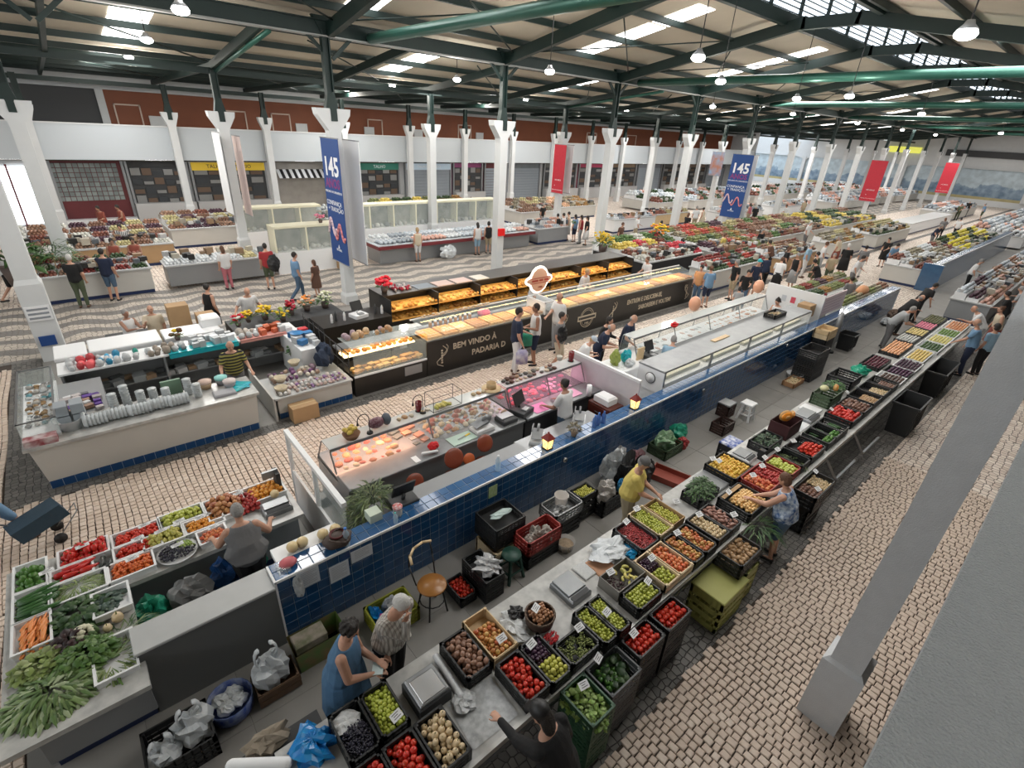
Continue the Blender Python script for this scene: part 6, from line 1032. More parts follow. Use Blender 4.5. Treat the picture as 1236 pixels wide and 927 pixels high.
# ---------------- produce stall at the far end of the tiled wall
t = thing('produce_counter', 'white counter of fruit at the far end of the tiled wall', 'counter', (0, 0, 0)); MB().box(20.2, 25.3, 5.3, 5.75, 0, .95).box(20.2, 25.3, 6.3, 7.35, 0, .9).build('body', cw, t); MB().box(20.1, 25.4, 5.22, 5.8, .95, 1.0).box(20.1, 25.4, 6.25, 7.4, .9, .95).build('top', gtop, t)
fr = [((.42, .05, .03), 'red tomatoes'), ((.52, .28, .08), 'orange fruit'), ((.06, .12, .04), 'dark green vegetables'), ((.26, .30, .1), 'green apples'), ((.36, .05, .04), 'red peppers'), ((.42, .37, .25), 'pale melons'), ((.25, .12, .07), 'brown roots'), ((.12, .05, .08), 'aubergines')]
def heaps(where, x0, x1, y0, y1, z, nx, ny, s=.055, sel=None, seed=0, lay=2):
    rr = random.Random(seed); sel = sel or fr; col = ['first', 'second', 'third', 'fourth', 'fifth', 'sixth', 'seventh', 'eighth', 'ninth', 'tenth', 'eleventh', 'twelfth']; row = ['front row', 'second row', 'middle row', 'back row', 'rearmost row']
    for i in range(nx):
        for j in range(ny):
            c, nm = sel[rr.randrange(len(sel))]; c = tuple(v * .8 for v in c); mb = MB(); a0 = x0 + i * (x1 - x0) / nx; a1 = a0 + (x1 - x0) / nx * .93; b0 = y0 + j * (y1 - y0) / ny; b1 = b0 + (y1 - y0) / ny * .93; px_, py_ = max(2, int((a1 - a0) / (s * 1.8))), max(2, int((b1 - b0) / (s * 1.8)))
            for L in range(lay):
                for u in range(px_ - L):
                    for v in range(py_ - L): mb.ell((a0 + (u + .5 + L * .5) * (a1 - a0) / px_ + rr.uniform(-.2, .2) * s, b0 + (v + .5 + L * .5) * (b1 - b0) / py_ + rr.uniform(-.2, .2) * s, z + s * .8 + L * s * 1.2 + .12 * j), (s * 1.05, s * .95, s * .95), 6, 4)
            mb.box(a0, a1, b0, b1, z - .01 if not j else z, z + .02 + .12 * j, 1)
            o = mb.build('produce_heap', [mat('h_%d_%d' % (int(c[0] * 999), int(c[1] * 999)), c, .45, island=.8, c2=tuple(min(1, v * 1.35 + .02) if seed % 3 else v * .35 for v in c)), whiteplastic], None); tag(o, '%s, %s heap in the %s of %s' % (nm, col[i % 12], row[j], where), 'produce', None, 'stuff')
heaps('the stall at the tiled wall end', 20.3, 25.2, 6.4, 7.35, .96, 7, 2, .06, seed=21); heaps('the ledge at the tiled wall end', 20.2, 25.2, 5.25, 5.75, 1.01, 7, 1, .07, [fr[2], fr[3], fr[5], fr[6]], seed=22)
tag(MB().ell((22.6, 5.5, 1.2), (.42, .2, .2), 12, 8).build('pumpkin', mat('pump_or', (.55, .26, .12), .5), None), 'big oblong orange pumpkin on the tiled wall ledge', 'pumpkin')
# ---------------- housewares stall (white counters, plastic tubs)
navy = MATS['navy_tile']; ntile = mat('navy_plinth', (.012, .05, .15), .2, rand=.4, island=.4, c2=(.02, .08, .2))
t = thing('white_counter', 'long white counter with a blue tile plinth, left of the bakery', 'counter', (0, 0, 0)); MB().add([(-1.38, 10.28, .16), (2.03, 10.28, .16), (2.03, 11.0, .16), (-1.38, 11.0, .16), (-1.46, 10.24, .85), (2.08, 10.24, .85), (2.08, 11.0, .85), (-1.46, 11.0, .85)], [(0, 3, 2, 1), (4, 5, 6, 7), (0, 1, 5, 4), (1, 2, 6, 5), (2, 3, 7, 6), (3, 0, 4, 7)]).build('body', cw, t)
MB().box(-1.52, 2.12, 10.18, 11.1, .85, .90).build('top', marble, t); MB().box(-1.38, 2.03, 10.285, 11.0, 0, .16).build('plinth', grout, t)
tiles(t, [(-1.38 + .17 * (i + .5), 10.285, .08) for i in range(20)], .162, .15, ntile, '-y', 20, 'plinth_tile')
MB().box(.62, .72, 10.262, 10.275, .52, .56).build('label_plate', cardboard, t)
t = thing('white_counter', 'low white counter of trinkets between housewares and bakery', 'counter', (0, 0, 0)); MB().box(2.5, 4.18, 10.42, 11.5, .14, .5).build('body', cw, t); MB().box(2.42, 4.2, 10.36, 11.5, .5, .54).build('top', gtop, t); MB().box(2.5, 4.18, 10.43, 11.5, 0, .14).build('plinth', grout, t); MB().box(2.40, 2.44, 10.36, 12.2, 0, .56).build('side', cw, t)
tiles(t, [(2.5 + .168 * (i + .5), 10.425, .07) for i in range(10)], .16, .13, ntile, '-y', 10, 'plinth_tile')
t = thing('cardboard_box', 'closed brown cardboard box in front of the low white counter', 'box', (2.95, 10.2, 0)); MB().bbox(-.28, .28, -.16, .16, 0, .36, b=.005).build('box', cardboard, t); MB().box(-.282, .282, -.03, .03, .355, .364).build('tape', mat('tape', (.5, .36, .2), .3), t)
def tubs(x, y, z, lx, h, n, r, label, m, lying=True, rz=0, group=None):
    t = thing('plastic_tubs', label, 'tub', (x, y, z), rz, group); m2 = MB()
    for i in range(n):
        if lying: a = -lx / 2 + lx * i / n; m2.loft([((a, 0, r), (0, r * .8, 0), (0, 0, r * .8)), ((a + lx / n * 1.0, 0, r), (0, r, 0), (0, 0, r)), ((a + lx / n * 1.05, 0, r), (0, r * 1.03, 0), (0, 0, r * 1.03))], 10)
        else: m2.lathe([(r * .85, i * h / n), (r, (i + 1) * h / n), (r * 1.04, (i + 1) * h / n + .004)], n=10)
    m2.build('tub', m, t)
frost = mat('frosted', (.62, .65, .66), .3, noise=.3, ns=6, c2=(.5, .54, .56))
k = 0
nm_ = ['leftmost long', 'second long', 'third long', 'fourth long', 'rightmost long']
for i, x in enumerate((-.52, -.18, .14, .46, .76)): tubs(x, 10.5 + .03 * (i % 2), .90, .34, 0, 6, .115, nm_[i] + ' sleeve of nested frosted tubs at the counter edge', frost)
for i, (x, y, h) in enumerate(((-.2, 10.9, .34), (.0, 10.98, .42), (.22, 10.85, .3), (.42, 10.9, .28), (1.0, 10.85, .34), (1.12, 10.65, .28), (.62, 10.82, .26))): tubs(x, y, .90, 0, h, 7, .075, 'upright stack of nested white cups, %s on the white counter' % ('first from the left', 'tallest', 'third from the left', 'fourth from the left', 'right of the green box', 'before the wicker baskets', 'behind the long sleeves')[i], frost, False)
t = thing('basin', 'large white basin with grey boxes in it', 'basin', (-.86, 10.62, .9)); MB().lathe([(.16, 0), (.22, .2), (.235, .21), (.21, .2), (.15, .02)], n=18).build('body', frost, t)
for i in range(4): B('plastic_box', 'stacked grey plastic box behind the white basin, %s' % ('left bottom', 'left top', 'right bottom', 'right top')[i], 'box', -1.02 + .22 * (i // 2), -.84 + .22 * (i // 2), 10.72, 11.0, .9 + .2 * (i % 2), 1.08 + .2 * (i % 2), mat('grey_box', (.30, .33, .36), .4), .01)
B('green_box', 'flat grey-green box standing among the frosted tubs', 'box', .58, .92, 11.02, 11.08, .9, 1.2, mat('sage', (.16, .26, .18), .6))
for i, (x, y) in enumerate(((1.32, 10.95), (1.62, 10.98), (1.72, 10.72))): t = thing('wicker_basket', 'round lined basket on the white counter, %s' % ('left', 'mint-rimmed rear', 'front right')[i], 'basket', (x, y, .9)); MB().lathe([(.09, 0), (.12, .12), (.11, .12), (.08, .02)], n=14).build('bowl', (mat('wick', (.42, .3, .18), .8), mat('greyb', (.3, .3, .32), .6), MATS['greyb'] if 'greyb' in MATS else None)[i], t); MB().lathe([(.12, .12), (.125, .17), (0, .18)], n=14).build('lid', (mat('lid_c', (.6, .45, .38), .7), mat('lid_m', (.25, .55, .52), .6), mat('lid_p', (.6, .52, .5), .7))[i], t)
B('packets', 'grey packets below the lined baskets', 'packet', 1.35, 1.75, 10.35, 10.62, .9, .96, mat('greyb', (.3, .3, .32)), .02)
crumpled('teal_bag', 'flat bright teal plastic bag at the right end of the white counter', 'bag', (1.86, 10.66, .9), (.22, .22, .05), teal, 170, amp=.25)
t = thing('display_case', 'clear glass case of small goods at the left end of the white counter', 'case', (0, 0, 0)); MB().box(-1.5, -1.0, 10.45, 12.9, .9, .93).build('deck', whiteplastic, t)
for (a, b, c, d) in ((-1.5, -1.49, 10.45, 12.9), (-1.01, -1.0, 10.45, 12.9), (-1.5, -1.0, 10.45, 10.46), (-1.5, -1.0, 12.89, 12.9)): MB().box(a, b, c, d, .93, 1.25).build('pane', clear, t)
MB().box(-1.5, -1.0, 10.45, 10.47, 1.24, 1.26).box(-1.02, -.99, 10.45, 12.9, 1.24, 1.27).box(-1.51, -1.48, 10.45, 12.9, 1.24, 1.26).box(-1.5, -1.0, 12.88, 12.9, 1.24, 1.26).build('frame', steel, t); MB().box(-1.45, -1.02, 11.0, 12.8, .1, .9).build('body', cw, t)
lumps('small_goods', 'grey and brown trinkets inside the clear glass case', 'goods', -1.46, -1.04, 10.9, 12.85, .94, [(.2, .2, .2), (.4, .38, .35), (.35, .22, .1), (.6, .62, .62), (.1, .3, .35)], .05, seed=31); B('red_box', 'flat red and white box at the corner of the white counter', 'box', -1.48, -1.05, 10.22, 10.42, .9, 1.02, mat('box_red', (.28, .05, .06), .5, noise=1., ns=7, c2=(.6, .55, .55)))
lumps('wares', 'jumble of brown and purple wares between case and tubs', 'goods', -.95, -.35, 11.05, 11.9, .92, [(.35, .22, .16), (.55, .5, .5), (.12, .05, .3), (.7, .7, .72), (.15, .15, .17)], .07, seed=32, sq=True); B('inner_counter', 'grey inner counter under the jumble of wares', 'counter', -1.0, -.3, 11.1, 12.7, 0, .9, gc)
t = thing('back_shelf', 'grey back shelf of housewares with a teal cloth', 'shelf', (0, 0, 0)); MB().box(-.95, 3.9, 12.9, 13.6, .98, 1.02).build('top', whiteplastic, t); MB().box(-.95, 3.9, 13.0, 13.5, .45, .48).build('lower_shelf', grey_metal, t); MB().box(-.95, 3.9, 13.5, 13.6, 0, .98).build('back_panel', gc, t)
for x in (-.9, .9, 2.3, 3.85): MB().box(x - .02, x + .02, 12.92, 13.5, 0, .98).build('post', grey_metal, t)
MB().box(1.0, 2.45, 12.86, 13.2, 1.02, 1.03).box(1.0, 2.45, 12.86, 12.87, .92, 1.03).build('cloth', teal, t); MB().box(2.5, 3.6, 12.86, 13.2, 1.02, 1.03).box(2.5, 3.6, 12.86, 12.87, .96, 1.03).build('cloth', mat('salmon', (.65, .3, .26), .8), t)
goods = [(-.8, -.3, 'red and orange basin on the back shelf', (.6, .06, .07)), (-.3, .3, 'bright blue plastic bags on the back shelf', (.03, .3, .5)), (.3, .55, 'green folded plastic on the back shelf', (.02, .33, .25)), (.6, 1.2, 'brown wrapped packets on the back shelf', (.3, .25, .2)), (1.2, 1.45, 'grey jars on the back shelf', (.25, .26, .27)), (1.5, 2.4, 'clear containers with white labels on the teal cloth', (.5, .52, .54)), (2.5, 3.0, 'small bottles and pots on the salmon cloth', (.45, .4, .35)), (3.0, 3.6, 'orange lacquered boxes on the salmon cloth', (.5, .10, .03))]
for i, (a, b, lb, c) in enumerate(goods): lumps('goods', lb, 'goods', a, b, 12.92, 13.45, 1.03, [c, tuple(min(1, v * 1.4 + .05) for v in c), (.6, .62, .63)], .075, seed=40 + i, sq=(i in (5, 7)), h=1.0)
lumps('goods', 'silver trays and bags on the lower back shelf', 'goods', -.8, 3.8, 12.98, 13.4, .48, [(.3, .32, .33), (.15, .16, .16), (.5, .5, .5), (.3, .2, .12)], .1, fill=.8, seed=50, sq=True)
def freezer(x0, x1, y0, y1, h, label): t = thing('chest_freezer', label, 'freezer', (0, 0, 0)); MB().bbox(x0, x1, y0, y1, 0, h - .08, b=.01).build('body', whiteplastic, t); MB().bbox(x0 - .02, x1 + .02, y0 - .02, y1 + .02, h - .08, h, b=.02).build('lid', whiteplastic, t)
freezer(-.35, 1.0, 13.9, 14.7, 1.05, 'white chest freezer behind the housewares shelf'); freezer(1.1, 2.3, 13.9, 14.6, 1.05, 'second white chest freezer beside the sunflowers'); freezer(-.95, -.42, 13.7, 14.5, 1.1, 'narrow white cabinet beside the big left column'); B('till_box', 'white till on the second chest freezer', 'register', 1.95, 2.4, 14.2, 14.6, 1.05, 1.3, whiteplastic, .05)
B('cardboard_box', 'tall brown cardboard box beside the seated couple', 'box', 1.45, 1.95, 15.7, 16.1, 0, 1.25, cardboard, .01); B('seat', 'dark blue bench behind the seated couple', 'bench', .0, 1.3, 16.35, 16.7, .38, .45, charcoal); B('cardboard_box', 'low cardboard box beside the tall brown box', 'box', 2.05, 2.5, 15.4, 15.75, 0, 1.0, cardboard, .01)
# flowers, pots and the trinket stall
def flowers(x, y, z, r, cols, label, seed, n=24, vase=True, fs=.05, green=((.05, .12, .03),)):
    t = thing('flower_pot', label, 'flowers', (x, y, z)); MB().lathe([(r * .35, 0), (r * .5, r * .7), (r * .42, r * .7)], n=12).build('pot', mat('pot_dark', (.10, .07, .06), .6), t); greens_child(t, r * .6, (r * .8, r * .8, r), green, seed, 50, r * .6)
    rr = random.Random(seed); m = MB()
    for i in range(n): a = rr.uniform(0, 6.3); q = r * math.sqrt(rr.random()); m.ell((q * math.cos(a), q * math.sin(a), r * 1.5 + rr.uniform(-.4, .5) * r), (fs, fs, fs * .6), 6, 4, rr.randrange(len(cols)))
    m.build('blossoms', [mat('fl_%d_%d_%d' % tuple(int(v * 99) for v in c), c, .6) for c in cols], t).update_tag(); t.children[-1]['kind'] = 'stuff'
YEL, RED, PNK, WHT, ORG = (.75, .5, .02), (.55, .01, .02), (.7, .2, .3), (.7, .7, .62), (.75, .25, .03)
flowers(1.32, 13.7, 1.03, .13, [YEL, (.10, .04, .01)], 'sunflowers standing on the housewares shelf', 1, 5, fs=.07); flowers(3.5, 14.3, .95, .2, [YEL], 'bright yellow flowers beside the man in the white shirt', 2, 24); flowers(3.9, 14.1, .9, .18, [YEL, (.3, .35, .05)], 'yellow flowers in a green vase', 3, 16); flowers(4.25, 14.5, .9, .2, [RED, (.4, .02, .05)], 'dark red flowers right of the yellow ones', 4, 22); flowers(4.75, 14.6, .9, .22, [ORG, (.7, .35, .2), WHT], 'orange and coral flowers in a long row', 5, 26)
flowers(5.3, 14.6, .9, .25, [WHT, (.6, .62, .4)], 'tall white lilies before the bannered column', 6, 20); flowers(2.75, 14.0, 1.0, .16, [RED, PNK, WHT], 'red and pink wrapped bouquet left of the yellow flowers', 7, 18); flowers(3.05, 14.2, 1.0, .15, [YEL, ORG], 'small yellow and orange bouquet', 8, 16)
B('flower_bench', 'dark bench carrying the pots of flowers', 'bench', 2.6, 5.6, 13.95, 14.9, 0, .9, charcoal); flowers(3.55, 12.5, .5, .15, [(.04, .1, .03)], 'green potted plant behind the trinket counter', 9, 4)
lumps('trinkets', 'shells and white trinkets spread on the low counter', 'goods', 2.55, 4.1, 10.42, 10.9, .55, [(.68, .62, .58), (.55, .4, .38), (.75, .74, .72), (.45, .35, .3), (.35, .2, .4)], .045, seed=60, h=.8); lumps('trinkets', 'bowls of brown nuts and beads behind the white trinkets', 'goods', 2.6, 3.7, 10.95, 11.45, .60, [(.45, .3, .22), (.3, .2, .25), (.66, .6, .5), (.2, .08, .2)], .06, seed=61, h=.9)
for i, (x, y) in enumerate(((2.66, 10.62), (2.78, 11.0), (3.3, 11.6))): t = thing('woven_bowl', 'pale woven bowl on the low counter, %s' % ('front', 'middle', 'rear')[i], 'bowl', (x, y, .56 + .05 * i)); MB().lathe([(.08, 0), (.14, .12), (.13, .12), (.07, .02)], n=14).build('bowl', mat('woven', (.58, .50, .36), .8, noise=.3, ns=40), t)
B('side_shelf', 'white shelf unit along the right side of the trinket stall', 'shelf', 3.5, 4.1, 11.6, 13.2, 0, .98, whiteplastic); lumps('goods', 'white boxes and blue plates on the side shelf', 'goods', 3.5, 4.08, 11.65, 13.1, .99, [(.66, .68, .7), (.6, .62, .64), (.05, .2, .45), (.6, .05, .06)], .1, seed=62, sq=True, h=.8)
t = thing('blue_plates', 'round blue plate on the white side shelf', 'plate', (3.68, 12.3, 1.16)); MB().lathe([(.10, 0), (.17, .03), (.165, .035), (0, .02)], n=20).build('plate', mat('plate_blue', (.02, .16, .38), .4), t); crumpled('backpack', 'dark blue rucksack beside the white side shelf', 'bag', (3.95, 11.3, .6), (.2, .2, .5), mat('rucksack', (.03, .045, .08), .8), 171)
t = thing('wire_rack', 'black wire rack at the bakery side of the trinket stall', 'rack', (4.2, 0, 0)); m = MB()
for i in range(9): m.tube((0, 10.5 + .35 * i, 0), (0, 10.5 + .35 * i, 1.15 + .02 * i), .012, n=4)
for z in (.4, .8, 1.15): m.tube((0, 10.45, z), (0, 13.35, z + .06), .014, n=4)
m.build('frame', dark, t)
# ---------------- bakery
blk = mat('bakery_black', (.014, .012, .010), .4, noise=.3, ns=2, c2=(.03, .025, .02)); gold = mat('bakery_gold', (.55, .47, .36), .5); glow = mat('warm_strip', (1, .78, .42), .4, emis=2.5)
bread = [(.72, .38, .07), (.66, .30, .05), (.76, .48, .15), (.48, .20, .04)]
bk = thing('bakery_counter', 'long black bakery counter lettered in cream, with lit glass cases', 'counter', (0, 0, 0))
MB().box(4.28, 6.28, 10.45, 11.4, 0, .52).box(6.3, 19.0, 10.45, 11.5, 0, .95).build('front', blk, bk); MB().box(4.28, 6.28, 10.43, 10.46, .50, .545).build('light_strip', whiteplastic, bk)
MB().box(5.62, 6.12, 10.43, 10.45, .2, .44).build('vent', grey_metal, bk)
for a, b in ((4.3, 5.28), (5.3, 6.28)): MB().box(a, b, 10.46, 10.47, .54, 1.12).build('pane', clear, bk); MB().box(a, b, 10.47, 11.3, 1.24, 1.25).build('pane', clear, bk)
for i in range(7): a = 6.32 + 1.81 * i; MB().box(a, a + 1.79, 10.47, 10.48, .97, 1.17).add([(a, 10.48, 1.17), (a + 1.79, 10.48, 1.17), (a + 1.79, 11.3, 1.34), (a, 11.3, 1.34)], [(0, 1, 2, 3)]).build('pane', clear, bk)
MB().box(6.3, 19.0, 11.28, 11.31, 1.31, 1.34).box(10.5, 10.53, 10.46, 11.3, .95, 1.34).box(10.9, 10.93, 10.46, 11.3, .95, 1.34).box(10.5, 10.93, 10.46, 10.49, 1.3, 1.36).build('rail', whiteplastic, bk)
MB().box(4.3, 19.0, 11.3, 11.7, .88, .93).build('worktop', steel, bk)
def spiral(x, s, parent):
    m = MB(); m.path([(x + s * .1 * math.sin(t * .9) * (1 + t * .2), 10.44, .78 - .085 * t) for t in range(8)], .012, 5).path([(x + .05 * s + s * .12 * math.sin(t * .8 + .5), 10.44, .80 - .07 * t) for t in range(7)], .008, 5)
    for q in range(6): m.ell((x - .03 * s, 10.442, .3 + .07 * q), (.035, .004, .03), 6, 4)
    m.build('wheat_emblem', gold, parent)
text('BEM VINDO À', bk, (7.85, 10.44, .68), .24, gold, bold=.004); text('PADARIA D', bk, (8.35, 10.44, .36), .24, gold, bold=.004); spiral(6.78, 1, bk)
text('ENTREM E DELICIEM-SE,', bk, (15.7, 10.44, .66), .24, gold, sx=.85, bold=.004); text('SABOREIEM E VOLTEM!', bk, (16.4, 10.44, .36), .24, gold, sx=.85, bold=.004); spiral(13.9, 1, bk); spiral(18.5, -1, bk); spiral(11.4, 1, bk)
m = MB(); m.path([(12.5 + .33 * math.cos(t * PI / 10), 10.44, .5 + .33 * math.sin(t * PI / 10)) for t in range(21)], .012, 5).path([(12.5 + .27 * math.cos(t * PI / 10), 10.44, .5 + .27 * math.sin(t * PI / 10)) for t in range(21)], .008, 5).box(12.05, 12.95, 10.435, 10.445, .42, .60); m.build('round_emblem', gold, bk); MB().box(12.1, 12.9, 10.43, 10.436, .47, .55).build('emblem_band', blk, bk); text('1980', bk, (12.5, 10.44, .31), .11, gold)
lumps('pastries', 'golden pastries on the low shelf at the near end of the bakery', 'bread', 4.34, 6.22, 10.5, 10.92, .56, bread, .075, h=.4, seed=71, sq=True); lumps('pastries', 'round buns on the upper shelf at the near end of the bakery', 'bread', 4.34, 6.22, 11.0, 11.3, .86, bread, .07, h=.6, seed=72); MB().box(4.3, 6.25, 10.98, 11.32, .82, .86).build('shelf', glow, bk)
for i in range(24):
    a = 6.36 + .525 * i
    if 10.4 < a + .3 < 11: continue
    c = bread[i % 4]; mb = MB().box(a, a + .49, 10.52, 11.2, .97, .99, 1)
    for u in range(4):
        for v in range(5): mb.obox((a + .07 + .115 * u, 10.59 + .13 * v, 1.02), (.05, 0, 0), (.0, .056, 0), (0, 0, .03))
    o = mb.build('pastry_tray', [mat('bread_%d' % (i % 4), c, .5, island=.5, c2=tuple(v * .75 for v in c)), woodm], None); tag(o, 'tray of golden pastries inside the black bakery counter', 'tray', 'pastry trays in the bakery counter')
lumps('loaves', 'baskets of loaves on top of the near glass case of the bakery', 'bread', 4.35, 5.7, 10.95, 11.3, 1.26, [(.5, .3, .16), (.42, .3, .34), (.6, .42, .25)], .085, h=.9, seed=73)
for i in range(9): t = thing('honey_jar', 'amber honey jar in the row on the bakery case', 'jar', (7.0 + .17 * i, 11.42, .95), 0, 'honey jars on the bakery case'); MB().lathe([(.045, 0), (.05, .1), (.04, .14)], n=8).build('jar', mat('honey', (.42, .16, .02), .2), t); MB().tube((0, 0, .14), (0, 0, .17), .042, n=8).build('lid', (paper if i % 3 else gold), t)
lumps('cakes', 'small packed cakes in front of the honey jars', 'cake', 6.6, 9.0, 11.2, 11.36, 1.35, [(.7, .55, .35), (.75, .65, .5)], .05, seed=74); t = thing('cake_dome', 'round pink cake dome on the bakery case', 'cake', (8.95, 11.5, .95)); MB().lathe([(.2, 0), (.2, .08), (.16, .14), (0, .16)], n=20).build('dome', mat('pink_dome', (.65, .04, .12), .3), t)
bs = thing('bread_shelf', 'black back shelf with two lit rows of bread', 'shelf', (0, 0, 0)); MB().box(6.4, 17.6, 13.2, 13.9, 0, 1.5).box(6.4, 17.6, 12.55, 13.3, .5, .84).box(6.4, 17.6, 12.95, 13.9, 1.48, 1.52).build('body', blk, bs)
for z in (.86, 1.16): MB().add([(6.42, 12.55, z), (17.58, 12.55, z), (17.58, 13.1, z + .12), (6.42, 13.1, z + .12)], [(0, 1, 2, 3)]).add([(6.42, 12.56, z - .01), (17.58, 12.56, z - .01), (17.58, 12.56, z + .04), (6.42, 12.56, z + .04)], [(0, 1, 2, 3)]).build('lit_shelf', mat('lit_shelf', (.80, .45, .12), .5), bs)
for i in range(8): MB().box(6.4 + 1.59 * i, 6.43 + 1.59 * i, 12.55, 13.2, .84, 1.5).build('divider', dark, bs)
for z, nm in ((.90, 'lower'), (1.2, 'upper')):
    for i in range(10): lumps('bread_row', 'bread loaves on the %s lit shelf, bay %d from the near end' % (nm, i + 1), 'bread', 6.5 + 1.1 * i, 7.52 + 1.1 * i, 12.58, 13.05, z, [bread[i % 4], bread[(i + 1) % 4]], .075, fill=.93, h=.55, seed=80 + i + int(z * 100))
for x, y, z, lx, e in ((5.3, 11.0, 1.2, 1.9, 6), (8.4, 11.1, 1.3, 3.8, 13), (13, 11.1, 1.3, 4.0, 14), (17, 11.1, 1.3, 3.6, 13), (9, 12.5, 1.6, 5, 18), (14.5, 12.5, 1.6, 5, 18)):
    l = bpy.data.lights.new('case_light', 'AREA'); l.shape = 'RECTANGLE'; l.size = lx; l.size_y = .06; l.energy = e; l.color = (1, .66, .3); o = bpy.data.objects.new('case_light', l); C.objects.link(o); o.location = (x, y, z); o.rotation_euler = (-.5 if y < 12 else .8, 0, 0)
B('black_counter', 'low black counter with bottles behind the near bakery case', 'counter', 4.35, 6.3, 12.3, 13.3, 0, 1.15, blk); till(5.5, 12.7, 1.15, 'white-backed till on the low black bakery counter', .2, whiteplastic); B('dispenser', 'white box on the floor between the bakery counters', 'box', 6.5, 7.1, 11.9, 12.3, 0, .8, whiteplastic, .02)
for i, x in enumerate((4.7, 4.85, 5.05, 6.0, 6.15)): bottle(x, 12.6 + .1 * (i % 2), 1.15, .28, .035, (whiteplastic, charcoal)[i % 2], charcoal, 'bottle on the low black bakery counter, %s from the left' % ('first', 'second', 'third', 'fourth', 'fifth')[i])
flowers(6.62, 13.3, 1.52, .22, [(.7, .01, .03)], 'big bunch of bright red poinsettias at the near end of the bread shelf', 10, 30, fs=.07); lumps('jam_jars', 'rows of small red jam jars beside the poinsettias', 'jar', 6.9, 7.5, 13.2, 13.7, 1.52, [(.4, .02, .05), (.6, .55, .55)], .045, seed=99, h=1.1)
tp = [(7.6, 8.2, 'sheet of grey card'), (8.3, 8.9, 'pinkish cloth'), (9.0, 9.6, 'folded pink paper'), (9.8, 10.3, 'pale towel')]
for i, (a, b, lb) in enumerate(tp): B('top_cloth', lb + ' lying on top of the black bread shelf', 'cloth', a, b, 13.0, 13.5, 1.52, 1.54, mat('tc%d' % i, ((.2, .23, .26), (.55, .42, .38), (.58, .44, .4), (.6, .56, .5))[i], .8))
t = thing('oval_sign', 'glowing oval bakery sign on a post above the counter', 'sign', (11.15, 11.5, 1.72)); MB().ell((0, 0, 0), (.62, .05, .22), 24, 8).ell((0, 0, 0), (.44, .055, .46), 24, 8).build('rim', mat('sign_white', (1, .95, .85), .4, emis=1.1), t); MB().ell((0, -.02, 0), (.55, .05, .13), 24, 8).ell((0, -.02, 0), (.37, .055, .39), 24, 8).build('face', mat('sign_face', (.62, .36, .24), .5, emis=.15), t); MB().tube((0, .02, -.8), (0, .02, -.3), .02).build('post', steel, t); MB().box(-.45, .45, -.085, -.075, -.09, -.07).box(-.45, .45, -.085, -.075, .07, .09).box(-.36, -.1, -.085, -.075, -.03, .03).box(-.05, .12, -.085, -.075, -.03, .03).box(.17, .36, -.085, -.075, -.03, .03).build('writing', mat('sign_red', (.4, .05, .03), .5), t); text('1980', t, (0, -.09, -.22), .10, MATS['sign_red'])
# ---------------- banners on the columns
navyb = mat('banner_blue', (.01, .055, .22), .6); redb = mat('banner_red', (.52, .025, .045), .6, noise=.15); pinkb = mat('banner_pink', (.72, .25, .25), .6); palep = mat('pale_ribbon', (.75, .55, .58), .6)
def banner(X, yc, zt, zb, w, m, label, kind):
    t = thing('banner', label, 'banner', (X, yc, zb)); H_ = zt - zb; MB().box(-.01, .01, -w / 2, w / 2, 0, H_).build('cloth', m, t); MB().tube((0, -w / 2 - .03, H_), (0, w / 2 + .03, H_), .02).tube((0, -w / 2 - .03, 0), (0, w / 2 + .03, 0), .02).build('rod', grey_metal, t); R_ = (PI / 2, 0, -PI / 2)
    if kind == 'anos':
        text('145', t, (-.012, 0, H_ * .78), w * .58, paper, R_, bold=.02); text('ANOS', t, (-.012, 0, H_ * .655), w * .30, mat('banner_mauve', (.22, .03, .16), .6), R_, bold=.01); text('MERCADO DO LIVRAMENTO', t, (-.012, 0, H_ * .59), w * .075, paper, R_); text('CONFIANÇA', t, (-.012, .05, H_ * .50), w * .15, paper, R_); text('+ TRADIÇÃO', t, (-.012, -.05, H_ * .45), w * .15, paper, R_)
        MB().path([(-.02, w * (.5 - .028 * i), H_ * (.30 + .07 * math.sin(i * .42 - 1.0) + .0 * i)) for i in range(18)], .045, 6).build('ribbon', palep, t); MB().path([(-.022, w * (.10 - .033 * i), H_ * (.27 + .07 * math.sin(i * .5 + 3.6))) for i in range(18)], .04, 6).build('ribbon', pinkb, t)
        MB().prism([(-.07, .02), (.07, .02), (0, .16)], 'x', -.016, -.012).build('emblem', paper, t).location = (0, 0, H_ * .12); text('SETÚBAL', t, (-.012, 0, H_ * .11), w * .08, paper, R_)
    elif kind == 'red': text('145 ANOS', t, (-.012, 0, H_ * .28), w * .12, paper, R_); text('+', t, (-.012, .25, H_ * .16), w * .15, paper, R_); text('MERCADO DO LIVRAMENTO', t, (-.012, 0, H_ * .07), w * .07, paper, R_)
